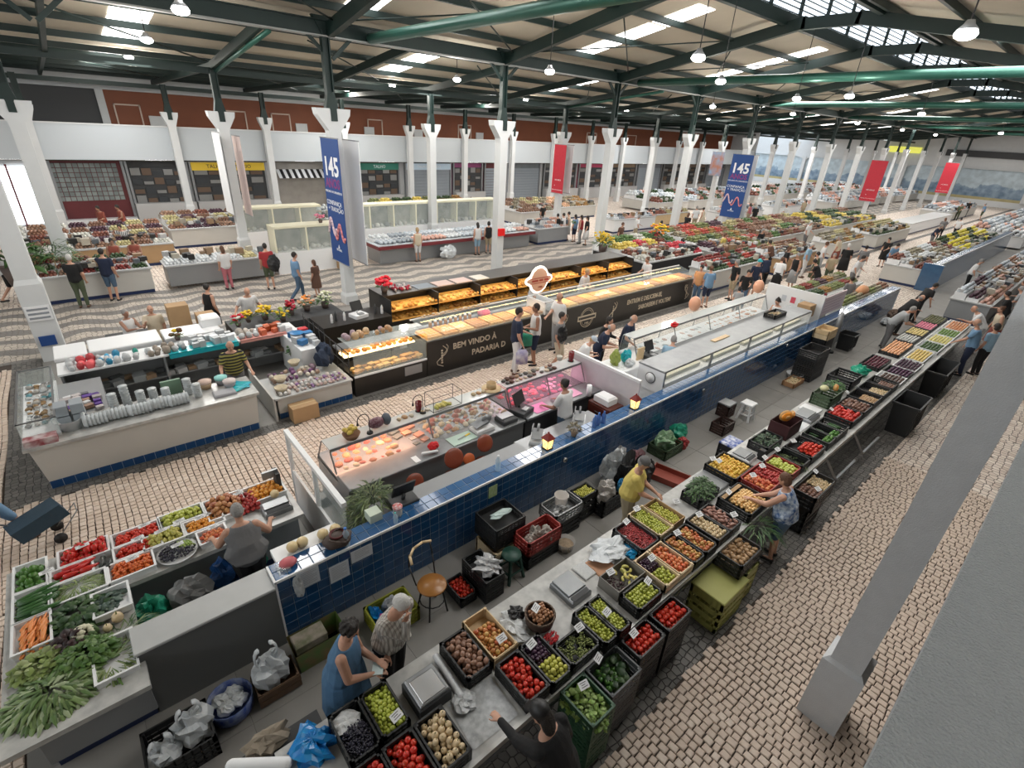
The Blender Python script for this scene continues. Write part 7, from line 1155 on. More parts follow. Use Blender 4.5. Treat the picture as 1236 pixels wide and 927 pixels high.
for i, (X, y, zt, zb, w, m, lb, kd) in enumerate(((7.0, 17.25, 5.45, 1.5, 1.36, navyb, 'blue 145 ANOS banner on the nearest white column', 'anos'), (7.72, 17.35, 5.4, 1.45, 1.36, whiteplastic, 'white back of the banner on the far side of the nearest column', ''), (34.0, 17.25, 5.35, 1.5, 1.4, navyb, 'blue 145 ANOS banner on a distant column, above the crowd', 'anos'), (34.7, 17.3, 5.35, 1.5, 1.4, pinkb if 0 else whiteplastic, 'pale back of the distant blue banner', ''),
        (5.25, 23.95, 5.3, 2.3, 1.1, whiteplastic, 'pale banner on the left slim column of the second row', ''), (5.95, 23.95, 5.2, 2.2, 1.1, mat('pale_rose', (.62, .5, .47), .6), 'rose-tinted banner back on the left slim column', ''), (24.1, 23.85, 5.33, 2.55, 1.0, redb, 'red banner on a slim column of the second row', 'red'), (24.8, 23.9, 5.33, 2.55, 1.0, whiteplastic, 'white back of the second-row red banner', ''), (43.0, 24.0, 5.24, 3.4, 1.1, mat('banner_photo', (.45, .20, .14), .6, noise=1., ns=2, c2=(.25, .42, .62)), 'banner printed with a reddish building under blue sky', ''),
        (61.0, 17.3, 5.2, 1.5, 1.4, redb, 'larger red banner on a far column before the tile picture', 'red'), (88.0, 16.9, 5.15, 1.55, 1.4, redb, 'smaller red banner near the end wall', 'red'))): banner(X, y, zt, zb, w, m, lb, kd)
for x, y, z in ((-1.12, 16.6, 1.0),):
    t = thing('notice_plate', 'white notice with blue plates on the big left column', 'sign', (x, y + .02, z)); MB().box(-.24, .24, -.02, .0, .1, .48).build('plate', paper, t); MB().box(-.2, .2, -.03, -.02, .15, .2).box(-.2, .2, -.03, -.02, .26, .31).box(-.2, .2, -.03, -.02, .37, .42).build('writing', mat('grey_ink', (.25, .27, .3)), t)
B('blue_plate', 'blue plate low on the big left column', 'sign', -1.3, -.98, 16.55, 16.6, .45, .7, navyb); t = thing('fire_alarm', 'red box on the column behind the bread shelf', 'box', (14.05, 17.1, 1.9)); MB().bbox(-.12, .2, -.1, 0, 0, .3, b=.02).build('body', mat('alarm_red', (.6, .01, .01), .4, emis=.15), t)
# ---------------- hanging high-bay lamps
for i, (x, y) in enumerate(((2.5, 12.2), (2.8, 18.2), (3.2, 25.2), (2.8, 28.3), (14.8, 33.0), (13.8, 25.5), (12.7, 18.4), (12.0, 12.6), (11.2, 7.2), (10.6, 2.5), (21.9, 9.6), (15.7, 9.2), (21.0, 7.5), (30.5, 7.7), (32.2, 14.1), (26.7, 15.8), (22.5, 25.5), (32, 25.5), (42, 25), (42, 14), (52, 8), (52, 14), (62, 14), (24, 32), (34, 32))):
    t = thing('pendant_lamp', 'lit bell-shaped hall lamp hanging from the roof', 'lamp', (x, y, 7.6), 0, 'hanging hall lamps'); MB().tube((0, 0, .15), (0, 0, zroof(y) - 7.7), .012, n=5).build('cord', dark, t); MB().lathe([(.05, .14), (.07, .09), (.13, .03), (.12, .02)], n=14).build('shade', grey_metal, t); MB().ell((0, 0, -.03), (.15, .15, .08), 12, 6).build('bulb', mat('bulb', (1, .98, .94), .4, emis=14), t)
    l = bpy.data.lights.new('lamp_light', 'POINT'); l.energy = 150; l.shadow_soft_size = .25; l.color = (1, .95, .86); o = bpy.data.objects.new('lamp_light', l); C.objects.link(o); o.parent = t; o.location = (0, 0, -.3)
# ---------------- shops under the gallery
def shop(x0, x1, label, kind, c=(.1, .1, .1), sign=None, sc=(.6, .45, .05), tc=ink, sz=.3):
    t = thing('shop_front', label, 'shop', ((x0 + x1) / 2, 37.75, 0)); w = (x1 - x0) / 2; m_ = mat('shop_%d_%d_%d' % tuple(int(v * 99) for v in c), c, .5, noise=.3, ns=2)
    MB().box(-w, w, .1, .22, 0, 3.25).build('wall', m_, t); MB().box(-w, -w + .12, -.02, .12, 0, 3.25).box(w - .12, w, -.02, .12, 0, 3.25).build('frame', grey_metal, t)
    if kind == 'shutter':
        for q in range(12): MB().box(-w + .15, w - .15, .04, .1, .1 + .23 * q, .30 + .23 * q).build('slat', mat('shutter', (.30, .34, .38), .5), t)
    if kind == 'window':
        m = MB(); [m.box(-w + .2 + (2 * w - .4) * i / 5, -w + .12 + (2 * w - .4) * (i + 1) / 5, 0, .1, 1.0 + .5 * j, 1.0 + .5 * j + rnd.uniform(.15, .4), (i + j) % 3) for i in range(5) for j in range(4)]; MB().box(-w + .12, w - .12, .06, .1, .95, 2.9).build('interior', charcoal, t); m.build('goods', [mat('gd1', (.26, .26, .25), .6), mat('gd2', (.14, .09, .06), .6), mat('gd3', (.04, .045, .05), .6)], t); MB().box(-w, w, -.5, -.02, 0, 1.0).build('counter', mat('shop_counter', (.5, .5, .5), .5), t)
    if kind == 'awning':
        for q in range(16): MB().obox((-w + .1 + (2 * w - .2) * (q + .5) / 16, -.3, 2.55), ((w - .1) / 16, 0, 0), (0, .3, .25), (0, -.004, .004)).build('stripe', (paper, dark)[q % 2], t)
    if kind == 'blocks':
        me = MB().bbox(-.11, .11, -.11, .11, 0, .04, b=.02).mesh('glass_block', mat('glass_block', (.32, .36, .35), .15, rand=.8, c2=(.16, .18, .18)))
        for i in range(12):
            for j in range(8): link('glass_block', me, t, (-w + .15 + .245 * i, .1, 1.30 + .245 * j), (PI / 2, 0, 0))
        MB().box(-w, w, -.4, .1, 0, .25).build('bench', whiteplastic, t)
    if sign: MB().box(-w + .1, w - .1, -.05, .0, 2.75, 3.2).build('sign_board', mat('sb_%d_%d_%d' % tuple(int(v * 99) for v in sc), sc, .5, emis=.25), t); text(sign, t, (0, -.06, 2.97), sz, tc)
shop(-.02, 3.25, 'glass-block front framed in dark red tiles under the gallery', 'blocks', (.13, .018, .022)); shop(3.3, 6.4, 'dark coffee shop front left of the yellow butcher sign', 'window', (.03, .03, .03)); shop(6.5, 10.9, 'butcher shop front with yellow sign', 'window', (.5, .48, .48), 'TALHO DO MÁRIO', (.62, .42, .03)); shop(11.4, 14.9, 'shop front with black and white striped awning', 'awning', (.35, .33, .3))
shop(15.2, 17.2, 'plain dark shop front behind the bannered column', 'shutter', (.1, .1, .1)); shop(17.3, 20.7, 'shop front with dark green sign', 'window', (.22, .18, .14), 'TALHO', (.02, .13, .09), paper); shop(21.2, 25.5, 'grey shuttered shop with pale blue sign', 'shutter', (.25, .28, .3), 'TALHO MERCADO', (.42, .52, .6), paper, .26); shop(25.7, 28.8, 'shop front lit in bright magenta', 'window', (.30, .06, .18)); shop(29, 31.2, 'dark red tiled front with pale louvre', 'shutter', (.13, .018, .022)); shop(31.5, 35.7, 'grey shuttered shop right of the dark red tiles', 'shutter', (.2, .23, .25))
for i, (c, lb, kd) in enumerate((((.12, .12, .11), 'dark shop front past the shutters', 'window'), ((.5, .05, .12), 'shop front lit bright red', 'window'), ((.3, .2, .12), 'wood-coloured shop front farther along the gallery', 'window'), ((.25, .27, .3), 'far grey shuttered shop', 'shutter'), ((.1, .1, .1), 'far dark shop front', 'window'), ((.3, .22, .16), 'farthest brown shop front', 'window'), ((.2, .2, .22), 'farthest grey shop front', 'shutter'))): shop(36.2 + 4.9 * i, 40.7 + 4.9 * i, lb, kd, c)
t = struct('door_9', MB().box(-2.6, -.75, 37.9, 38.0, .1, 2.95), mat('daylight', (.9, .95, 1), .5, emis=3.0)); struct('door_frame', MB().box(-2.7, -2.6, 37.8, 38.0, 0, 3.05).box(-1.7, -1.62, 37.8, 38.0, 0, 3.05).box(-.75, -.65, 37.8, 38.0, 0, 3.05), maroon, t)
for x in (-1.5, 4.9, 13.2, 19.2, 27.0, 30.4, 37, 44, 51): t = thing('tube_light', 'lit fluorescent tube under the gallery', 'lamp', (x, 36.9, 3.36), 0, 'tubes under the gallery'); MB().box(-.65, .65, -.05, .05, 0, .06).build('tube', mat('tube_glow', (1, 1, 1), .5, emis=7), t); MB().box(-.7, .7, -.07, .07, .06, .1).build('housing', whiteplastic, t)
l = bpy.data.lights.new('gallery_tubes', 'AREA'); l.shape = 'RECTANGLE'; l.size = 60; l.size_y = .2; l.energy = 140; o = bpy.data.objects.new('gallery_tubes', l); C.objects.link(o); o.location = (25, 36.6, 3.3)
OR = 'first second third fourth fifth sixth seventh eighth ninth'.split()
# ---------------- farther stalls
def stall(x0, x1, y0, y1, label, where, m=cw, h=.9, nx=5, ny=2, sel=None, seed=0, s=.07, plinth=True, heap=True):
    t = thing('market_stall', label, 'stall', (0, 0, 0)); MB().box(x0 + .05, x1 - .05, y0 + .05, y1 - .05, .12, h - .05).build('body', m, t); MB().box(x0, x1, y0, y1, h - .05, h).build('top', gtop, t)
    if plinth: MB().box(x0 + .07, x1 - .07, y0 + .07, y1 - .07, 0, .12).build('plinth', navy, t)
    if heap:
        heaps(where, x0 + .05, x1 - .05, y0 + .05, y1 - .05, h, nx + 1, ny + (y1 - y0 > 1.2), s * .8, sel, seed)
        lumps('signs_and_bags', 'paper bags, cards and boxes scattered over ' + where, 'packaging', x0 + .1, x1 - .1, y0 + .1, y1 - .1, h + .16, [(.6, .6, .6), (.03, .03, .03), (.30, .2, .12), (.5, .46, .38), (.10, .12, .14)], .11, fill=.28, seed=seed, sq=True, h=.8, jit=.9)
meat = [((.35, .12, .08), 'dried sausages'), ((.5, .3, .2), 'cured hams'), ((.45, .4, .2), 'cheeses'), ((.2, .1, .06), 'smoked meats')]; fish = [((.5, .55, .6), 'silver fish'), ((.65, .68, .7), 'crushed ice and fish'), ((.6, .35, .28), 'pink fish'), ((.3, .34, .38), 'dark fish')]; flo = [((.5, .03, .05), 'red flowers'), ((.08, .16, .04), 'green foliage'), ((.65, .5, .08), 'yellow flowers'), ((.6, .6, .55), 'white flowers')]
stall(-1.2, 1.9, 21.9, 23.2, 'white stall of sausages and greens behind the lane', 'the left-hand stall across the lane', nx=5, ny=2, sel=[meat[0], meat[1], fr[2], fr[4]], seed=201)
t = fridge_counter('fish_counter', 'stainless refrigerated counter of cheese across the lane', 2.3, 6.2, 23.6, 22.0, .95, grey_metal, [4.2]) if 0 else None
stall(2.3, 6.1, 21.9, 23.0, 'stainless refrigerated cheese counter across the lane', 'the stainless counter across the lane', m=grey_metal, h=.88, nx=6, ny=1, sel=[((.62, .55, .3), 'yellow cheeses'), ((.65, .68, .7), 'white cheeses')], seed=202, plinth=False, s=.08)
def glass_box(x0, x1, y0, y1, z0, z1, label, lit=False):
    t = thing('glass_case', label, 'case', (0, 0, 0)); MB().box(x0, x1, y0, y1, 0, z0).build('body', whiteplastic, t); MB().box(x0, x1, y0, y0 + .02, z0, z1 - .08).build('pane', clear, t); MB().box(x0, x1, y0, y1, z1 - .1, z1, 0).build('top', mat('cream_lit', (.75, .72, .55), .5, emis=.5 if lit else .0), t); m = MB()
    for i in range(int((x1 - x0) / 1.3) + 1): m.box(x0 + 1.3 * i, x0 + 1.3 * i + .06, y0 - .01, y1, z0, z1 - .08)
    m.build('frame', mat('cream_lit', (0, 0, 0)), t); MB().box(x0, x1, y1 - .1, y1 - .05, z0, z1 - .1).build('back', mat('case_back', (.35, .34, .3), .6, noise=.8, ns=2, c2=(.1, .1, .09)), t)
    lumps('goods', 'goods standing inside the %s' % label, 'goods', x0 + .1, x1 - .1, y0 + .1, y1 - .2, z0, [(.5, .45, .35), (.3, .3, .3), (.62, .6, .55)], .13, seed=int(x0 * 7), h=.8)
glass_box(6.3, 9.3, 22.2, 23.0, .9, 1.95, 'cream-framed glass case right of the stainless counter'); glass_box(6.3, 10.0, 26.5, 27.3, 1.0, 2.1, 'cream-framed glass case in the row behind'); glass_box(10.2, 19.6, 24.2, 24.9, 1.2, 2.35, 'long warm-lit glass case along the central fish stall', True)
B('brown_box', 'brown printed stand at the end of the cream glass case', 'box', 8.8, 9.4, 21.8, 22.2, 0, .9, cardboard, .02); flowers(8.4, 22.5, 1.95, .2, [PNK], 'pink roses on the cream glass case', 12, 18, fs=.06)
t = thing('fish_slab', 'long central fish slab with dark red edge', 'stall', (0, 0, 0)); MB().box(10.8, 20.2, 21.9, 23.2, 0, .7).build('body', grey_metal, t); MB().box(10.6, 20.4, 21.6, 23.4, .7, .86).build('edge', mat('edge_red', (.17, .02, .025), .5), t); MB().box(10.6, 20.4, 21.62, 23.4, .86, .9).build('slab', mat('ice', (.6, .66, .7), .3, noise=.5, ns=4), t)
heaps('the central fish slab', 10.8, 20.2, 21.8, 23.2, .88, 10, 2, .1, fish, 203, 1); crumpled('plastic_bag', 'white shopping bags on the floor before the fish slab', 'bag', (14.3, 21.4, 0), (.4, .25, .55), plastic_white, 205)
stall(20.8, 23.4, 21.8, 23.2, 'grey stall where a small group queues', 'the stall where people queue', nx=3, sel=fish, seed=204, m=gc); stall(-2, 3.3, 26, 28.6, 'wide stall of charcuterie below the glass blocks', 'the charcuterie stall', nx=7, ny=4, sel=meat + fr[6:] + flo[3:], seed=206, m=cardboard, s=.08); stall(3.6, 9.5, 29, 31.5, 'stall of sausages under the yellow sign', 'the sausage stall', nx=7, ny=3, sel=meat + fr[6:], seed=207, s=.085)
stall(10, 15, 29.5, 31.5, 'grey stall of scales and boxes at the back', 'the back stall of boxes', nx=5, ny=2, sel=[((.3, .35, .36), 'grey boxes'), ((.1, .12, .12), 'dark trays'), ((.6, .62, .62), 'white boxes')], seed=208, s=.14, m=gc); stall(15.2, 22.5, 29.5, 32.5, 'bright fruit stall at the back behind the glass case', 'the bright fruit stall', nx=8, ny=3, sel=[fr[0], fr[1], fr[2], fr[3], ((.65, .5, .1), 'yellow lemons')], seed=209, s=.12)
stall(24, 28, 27, 30, 'crowded stall of dry goods behind the red banner', 'the dry-goods stall', nx=5, ny=3, sel=meat + fr[5:6], seed=210, s=.12); stall(28.5, 33, 28, 30.5, 'fruit stall with orange heaps right of the red banner', 'the orange fruit stall', nx=5, ny=2, sel=[fr[1], ((.65, .4, .25), 'peaches'), fr[5]], seed=211, s=.12)
for i, (a, b, y0, y1, lb) in enumerate(((28.2, 30.6, 22.2, 23.4, 'low white freezer in the lane'), (31, 33, 22.2, 23.2, 'white glass cabinet beside the low freezer'), (33.5, 38, 22.6, 23.8, 'long wood-fronted stall of pastries'), (40, 47, 20.8, 22.3, 'white curved fish counter beyond the blue banner'), (50, 58, 21, 22.6, 'second white fish counter farther away'))):
    stall(a, b, y0, y1, lb, 'the ' + lb, m=(whiteplastic, whiteplastic, woodm, whiteplastic, whiteplastic)[i], nx=3 + i, ny=1, sel=fish if i != 2 else meat, seed=220 + i, s=.12)
for i in range(9): a = 40 + 6 * i; stall(a, a + 5, 27, 31, 'distant stall in the back rows, %s towards the end wall' % OR[i], 'the %s distant back stall' % OR[i], nx=5, ny=2, sel=fish + fr[2:3] + meat[:1], seed=230 + i, s=.2, plinth=False)
for i in range(6): a = 62 + 5.5 * i; stall(a, a + 4.5, 20.5, 23.5, 'far stall along the lane, %s past the fish counters' % OR[i], 'the %s far lane stall' % OR[i], nx=4, ny=2, sel=fish, seed=240 + i, s=.2, plinth=False)
# the island beyond the bakery
stall(19.6, 24.5, 13.3, 16.6, 'dark flower and basket stall beyond the bread shelf', 'the flower and basket stall', m=dark, nx=5, ny=3, sel=flo + meat[:1], seed=250, s=.11); stall(25, 31, 12.5, 16.8, 'large fruit stall behind the crowd', 'the large fruit stall', nx=7, ny=4, sel=fr, seed=251, s=.11); stall(21, 26, 10.7, 12, 'stall of red fruit where people gather', 'the red fruit stall', nx=6, ny=2, sel=[fr[0], fr[4], fr[2]], seed=252, s=.1)
stall(27, 31.5, 10.4, 12, 'brown-fronted stall of pots and jars', 'the pots and jars stall', m=cardboard, nx=5, ny=2, sel=meat + fish[:1], seed=253, s=.11); stall(31.8, 35.5, 8.6, 10.3, 'white fruit counter at the lane corner', 'the white corner counter', nx=4, ny=2, sel=fr[:4], seed=254, s=.1) if 0 else None
stall(34.5, 39.5, 10.5, 12, 'white counter of dried fruit along the lane', 'the dried fruit counter', nx=5, ny=2, sel=[fr[1], fr[5], meat[2]], seed=255, s=.11); stall(32, 41, 13.5, 16.8, 'broad stall of baskets and bags', 'the broad basket stall', nx=8, ny=3, sel=meat + flo[1:2], seed=256, s=.14); stall(41.5, 49, 10.3, 12.2, 'white-fronted stall of oranges and pumpkins', 'the orange and pumpkin stall', nx=6, ny=2, sel=[fr[1], fr[2], meat[2]], seed=257, s=.13)
stall(42, 52, 13.5, 16.8, 'stall of greens behind the oranges', 'the far greens stall', nx=8, ny=2, sel=[fr[2], meat[3], flo[2]], seed=258, s=.16); stall(52, 66, 11, 12.6, 'long empty white counter along the lane', 'the empty white counter', nx=1, ny=1, seed=259, heap=False, m=whiteplastic); stall(67, 80, 11.5, 14, 'farthest white counter before the end wall', 'the farthest counter', nx=6, ny=1, sel=fish, seed=260, s=.2)
stall(31.4, 40, 5.3, 7.2, 'white-sided stall behind the second tiled wall', 'the stall behind the second tiled wall', nx=7, ny=2, sel=[fr[5], meat[0], fish[1]], seed=261, s=.12); stall(41, 51, 5.3, 7.4, 'stall of courgettes and yellow melons behind the second tiled wall', 'the melon stall', nx=6, ny=2, sel=[fr[2], ((.7, .6, .06), 'yellow melons')], seed=262, s=.16)
for i in range(7): a = 53 + 6 * i; stall(a, a + 5.2, 4.2, 7.6, 'white distant stall, %s of the right-hand row' % OR[i], 'the %s right-hand stall' % OR[i], nx=4, ny=2, sel=fish, seed=270 + i, s=.2, plinth=False, m=whiteplastic)
stall(26.3, 40, 2.05, 3.4, 'long fish and fruit bench beyond the foreground bench', 'the second long bench', m=gc, nx=12, ny=2, sel=fish + meat[3:] + fr[6:], seed=280, s=.1); stall(42, 60, 1.8, 3.4, 'farthest long bench on the right', 'the farthest bench', nx=10, ny=1, sel=fish, seed=281, s=.15)
flowers(23.5, 15.5, 1.0, .5, [ORG, YEL], 'tall orange flowers beside a white column', 20, 24, fs=.09); flowers(19.2, 15.6, 1.0, .45, [YEL, (.5, .35, .02)], 'bushy yellow flowers left of the slim column', 21, 40, fs=.07); flowers(-1.6, 22.6, .6, .9, [(.05, .12, .03)], 'large green potted palm by the left column', 22, 6, fs=.1)
leafy('palm', 'second bushy green palm at the left end of the stall', 'plant', (-.7, 22.9, .9), (.7, .6, 1.0), ((.04, .10, .03), (.08, .16, .05)), 291, 400, .35, .8, lw=.12)
# ================================================================== people
skins = [mat('skin_a', (.52, .29, .20), .5, noise=.15, ns=6, c2=(.45, .22, .15)), mat('skin_b', (.33, .17, .11), .5, noise=.15, ns=6, c2=(.27, .13, .08)), mat('skin_c', (.16, .08, .05), .5)]
HAIR = {'grey': mat('hair_grey', (.28, .27, .26), .7, bump=.6, bs=60), 'white': mat('hair_white', (.55, .54, .52), .7, bump=.6, bs=60), 'dark': mat('hair_dark', (.018, .014, .012), .6, bump=.6, bs=60), 'brown': mat('hair_brown', (.12, .055, .03), .6, bump=.6, bs=60), 'blond': mat('hair_blond', (.42, .28, .14), .6, bump=.6, bs=60)}
def cloth(n, c, c2=None, noise=.25, ns=5): return mat('cloth_' + n, c, .85, noise=noise, ns=ns, c2=c2 or tuple(v * .7 for v in c), bump=.25, bs=25)
def wavem(n, c1, c2, scale, axis='Z', dist=0.0, second=None):
    m = mat('cloth_' + n, c1, .85); nt = m.node_tree; N = nt.nodes; L = nt.links; tc = N.new('ShaderNodeTexCoord'); w = N.new('ShaderNodeTexWave'); w.bands_direction = axis; w.inputs['Scale'].default_value = scale; w.inputs['Distortion'].default_value = dist
    L.new(tc.outputs['Object'], w.inputs[0]); r = N.new('ShaderNodeValToRGB'); r.color_ramp.interpolation = 'CONSTANT'; r.color_ramp.elements[0].color = c1 + (1,); r.color_ramp.elements[1].color = c2 + (1,); r.color_ramp.elements[1].position = .5; L.new(w.outputs[0], r.inputs[0]); out = r.outputs[0]
    if second:
        w2 = N.new('ShaderNodeTexWave'); w2.bands_direction = 'Y'; w2.inputs['Scale'].default_value = second; L.new(tc.outputs['Object'], w2.inputs[0]); mx = N.new('ShaderNodeMix'); mx.data_type = 'RGBA'; mx.blend_type = 'MULTIPLY'; mx.inputs[0].default_value = .5; L.new(out, mx.inputs[6])
        r2 = N.new('ShaderNodeValToRGB'); r2.color_ramp.interpolation = 'CONSTANT'; r2.color_ramp.elements[0].color = (1, 1, 1, 1); r2.color_ramp.elements[1].color = (.3, .3, .3, 1); r2.color_ramp.elements[1].position = .72; L.new(w2.outputs[0], r2.inputs[0]); L.new(r2.outputs[0], mx.inputs[7]); out = mx.outputs[2]
    L.new(out, N['Principled BSDF'].inputs['Base Color']); return m
CL = {'blue': cloth('blue', (.07, .16, .28)), 'navy': cloth('navy', (.012, .02, .05)), 'black': cloth('black', (.008, .008, .009)), 'white': cloth('white', (.66, .66, .66), (.55, .55, .56)), 'cream': cloth('cream', (.58, .50, .38)), 'grey': cloth('grey', (.16, .16, .165)), 'lgrey': cloth('lgrey', (.33, .34, .35)), 'yellow': cloth('yellow', (.62, .50, .14), (.52, .42, .10)),
      'red': cloth('red', (.35, .03, .035)), 'rust': cloth('rust', (.24, .06, .04)), 'green': cloth('green', (.07, .09, .05)), 'khaki': cloth('khaki', (.36, .30, .20)), 'jeans': cloth('jeans', (.07, .12, .19)), 'pink': cloth('pink', (.48, .15, .18)), 'sky': cloth('sky', (.26, .40, .52)), 'ltblue': cloth('ltblue', (.15, .27, .42)), 'orange': cloth('orange', (.55, .28, .13)), 'brown': cloth('brown', (.12, .06, .04)),
      'plaid': wavem('plaid', (.60, .58, .54), (.38, .35, .32), 9, 'X', 0, 8), 'stripes': wavem('stripes', (.02, .02, .02), (.30, .27, .07), 4.2), 'print': cloth('print', (.03, .09, .25), (.55, .62, .68), 1.0, 16), 'bw': wavem('bw', (.65, .65, .65), (.02, .02, .02), 5, 'Y')}
PV = {2: .009, 1: .019, 0: .034}
def remesh(o, vox, it=2):
    md = o.modifiers.new('skin', 'REMESH'); md.mode = 'VOXEL'; md.voxel_size = vox; md.use_smooth_shade = True
    sm = o.modifiers.new('smooth', 'SMOOTH'); sm.factor = .5; sm.iterations = it
NP = 0
def person(x, y, yaw, label, top='white', sl='t', bot='navy', bt='p', hair='dark', hs='short', h=1.68, skin=0, lean=0, la=None, ra=None, sit=False, walk=0.0, d=0, fat=1.14, hy=0, hp=0, hat=None, bag=None, z=0, group=None):
    """one body surface plus garments; local frame: +x forward, +y left; arm targets (x, y, z) in metres"""
    s = h / 1.74; t_ = MB(); th = math.radians(lean); hz = (.50 if sit else .93)
    up = Vector((math.sin(th), 0, math.cos(th))); fw = Vector((math.cos(th), 0, -math.sin(th))); P0 = Vector((0, 0, hz))
    S = lambda t, f=0, l=0: P0 + up * t + fw * f + Vector((0, l, 0))
    def torso(mb, g, t0=-.09, t1=.54, fl=0.0):
        R_ = []
        for t, rx, ry in ((-.09, .10, .15), (0, .125 * fat, .168), (.12, .112 * fat, .148 * fat), (.25, .118 * fat, .158), (.38, .122, .178), (.46, .10, .18), (.51, .075, .12), (.54, .055, .07)):
            if t0 - .001 <= t <= t1 + .001: R_.append((S(t), fw * (rx + g), Vector((0, ry * (1 + (fat - 1) * .55 * (t < .45)) + g + (fl if t < .05 else 0), 0))))
        mb.loft(R_, 14)
    n = 7 if d == 0 else 9
    FB = 1 + (fat - 1) * .55
    torso(t_, 0)
    t_.cap(S(.50), S(.60, .015), .052, .05, n)
    A = {}
    for sd, tg in ((1, la), (-1, ra)):
        sh = S(.455, 0, .178 * sd); q = Vector(tg) / s if tg else sh + Vector((.07, .05 * sd, -.52)); v = q - sh; L = min(v.length, .535); v = v.normalized(); q = sh + v * L; a = .285; b = .26
        ca = (a * a + L * L - b * b) / (2 * a * L); e = a * math.sqrt(max(0, 1 - ca * ca)); hint = Vector((-.5, .35 * sd, -.8)); hint = (hint - v * hint.dot(v)).normalized(); el = sh + v * (a * ca) + hint * e; A[sd] = (sh, el, q)
        t_.cap(sh, el, .050 * FB, .041 * FB, n); t_.cap(el, q, .041 * FB, .027, n)
        f = (q - el).normalized(); sdv = f.cross(Vector((0, 0, 1))); sdv = sdv.normalized() if sdv.length > .1 else Vector((0, 1, 0)); dn = f.cross(sdv).normalized(); dn = dn if dn.z < 0 else -dn
        pm = q + f * .045; t_.loft([(q, sdv * .026, dn * .018), (q + f * .04, sdv * .040, dn * .017), (q + f * .085, sdv * .041, dn * .014)], 8)
        for k in range(4):
            o_ = sdv * (.031 - .0207 * k); l1 = (.038, .042, .040, .032)[k]; p1 = q + f * .08 + o_; p2 = p1 + f * l1 + dn * .012; p3 = p2 + f * l1 * .55 + dn * .022; t_.cap(p1, p2, .0088, .0082, 6); t_.cap(p2, p3, .0082, .007, 6)
        tb = q + f * .03 + sdv * (.034 * -sd); t_.cap(tb, tb + f * .035 + sdv * (-sd * .028) + dn * .01, .012, .010, 6); t_.cap(tb + f * .035 + sdv * (-sd * .028) + dn * .01, tb + f * .065 + sdv * (-sd * .03) + dn * .018, .010, .008, 6)
    LG = {}
    for sd in (1, -1):
        hp_ = P0 + Vector((0, .088 * sd, -.02)); w = walk * sd
        if sit: kn = P0 + Vector((.43, .12 * sd, .0)); an = kn + Vector((.02, 0, -.42))
        else: kn = Vector((.03 + w * .5 + (.05 if w else 0), .095 * sd, .49)); an = Vector((-.02 + w - (.10 if w < 0 else 0), .10 * sd, .085 + (.04 if w < 0 else 0)))
        LG[sd] = (hp_, kn, an); t_.cap(hp_, kn, .085 * fat, .054, n); t_.cap(kn, an, .054, .034, n); t_.cap(an + Vector((-.02, 0, -.03)), an + Vector((.13, .015 * sd, -.05)), .034, .028, 7)
    # head
    HM = Matrix.Rotation(math.radians(hy), 3, 'Z') @ Matrix.Rotation(th * .6 + math.radians(hp), 3, 'Y'); hc = S(.70, .03); Hh = lambda v: hc + HM @ Vector(v)
    t_.ell(hc, (.092, .075, .112), 14, 10, 0, HM); t_.ell(Hh((.035, 0, -.065)), (.055, .050, .050), 10, 7, 0, HM)
    t_.cap(Hh((.088, 0, .012)), Hh((.104, 0, -.022)), .010, .015, 6); t_.ell(Hh((.078, 0, .03)), (.018, .045, .010), 8, 5, 0, HM); t_.cap(S(.58, .012), hc - HM @ Vector((0, 0, .06)), .048, .05, n)
    for sd in (1, -1): t_.ell(Hh((-.005, .077 * sd, -.012)), (.018, .010, .030), 7, 5, 0, HM)
    o = t_.build('person', skins[skin], None, (x, y, z), (0, 0, math.radians(yaw)), (s, s, s)); remesh(o, PV[d]); tag(o, label, 'person', group)
    g = .014
    def garment(nm, mb, m, vx=None, it=1):
        c_ = mb.build(nm, m, o)
        if d: remesh(c_, (vx or PV[d] * 1.15), it)
        return c_
    if top:
        mb = MB(); torso(mb, g, -.09, .51)
        for sd in (1, -1):
            sh, el, q = A[sd]
            if sl in 'tl': mb.cap(sh, sh.lerp(el, .62 if sl == 't' else 1), .066 * FB, (.060 if sl == 't' else .052) * FB, n)
            if sl == 'l': mb.cap(el, el.lerp(q, .93), .052, .040, n)
        if bt == 'd': mb.loft([(S(.14), (.135 * fat, 0, 0), (0, .165 * FB, 0)), (P0, (.165 * fat, 0, 0), (0, .20 * FB, 0)), (P0 - Vector((0, 0, .48 if not sit else .1)), (.20 * fat, 0, 0), (0, .235 * FB, 0))], 14)
        garment('shirt' if bt != 'd' else 'dress', mb, CL[top])
    if bt != 'd':
        mb = MB(); torso(mb, g * .7, -.09, .12)
        if bt == 'k': mb.loft([(P0 + Vector((0, 0, .1)), (.125 * fat, 0, 0), (0, .155, 0)), (P0 - Vector((0, 0, .05)), (.15 * fat, 0, 0), (0, .19, 0)), (P0 - Vector((-.03, 0, .55)), (.20, 0, 0), (0, .24, 0))], 14)
        else:
            for sd in (1, -1):
                a_, k_, n_ = LG[sd]; mb.cap(a_, k_ if bt == 'p' else a_.lerp(k_, .92), .098 * fat, .070, n)
                if bt == 'p': mb.cap(k_, k_.lerp(n_, .95), .070, .055, n)
        garment({'p': 'trousers', 's': 'shorts', 'k': 'skirt'}[bt], mb, CL[bot])
    mb = MB()
    for sd in (1, -1): n_ = LG[sd][2]; mb.cap(n_ + Vector((-.03, 0, -.045)), n_ + Vector((.14, .015 * sd, -.055)), .040, .033, 8)
    mb.build('shoes', dark if NP % 3 else brownl, o)
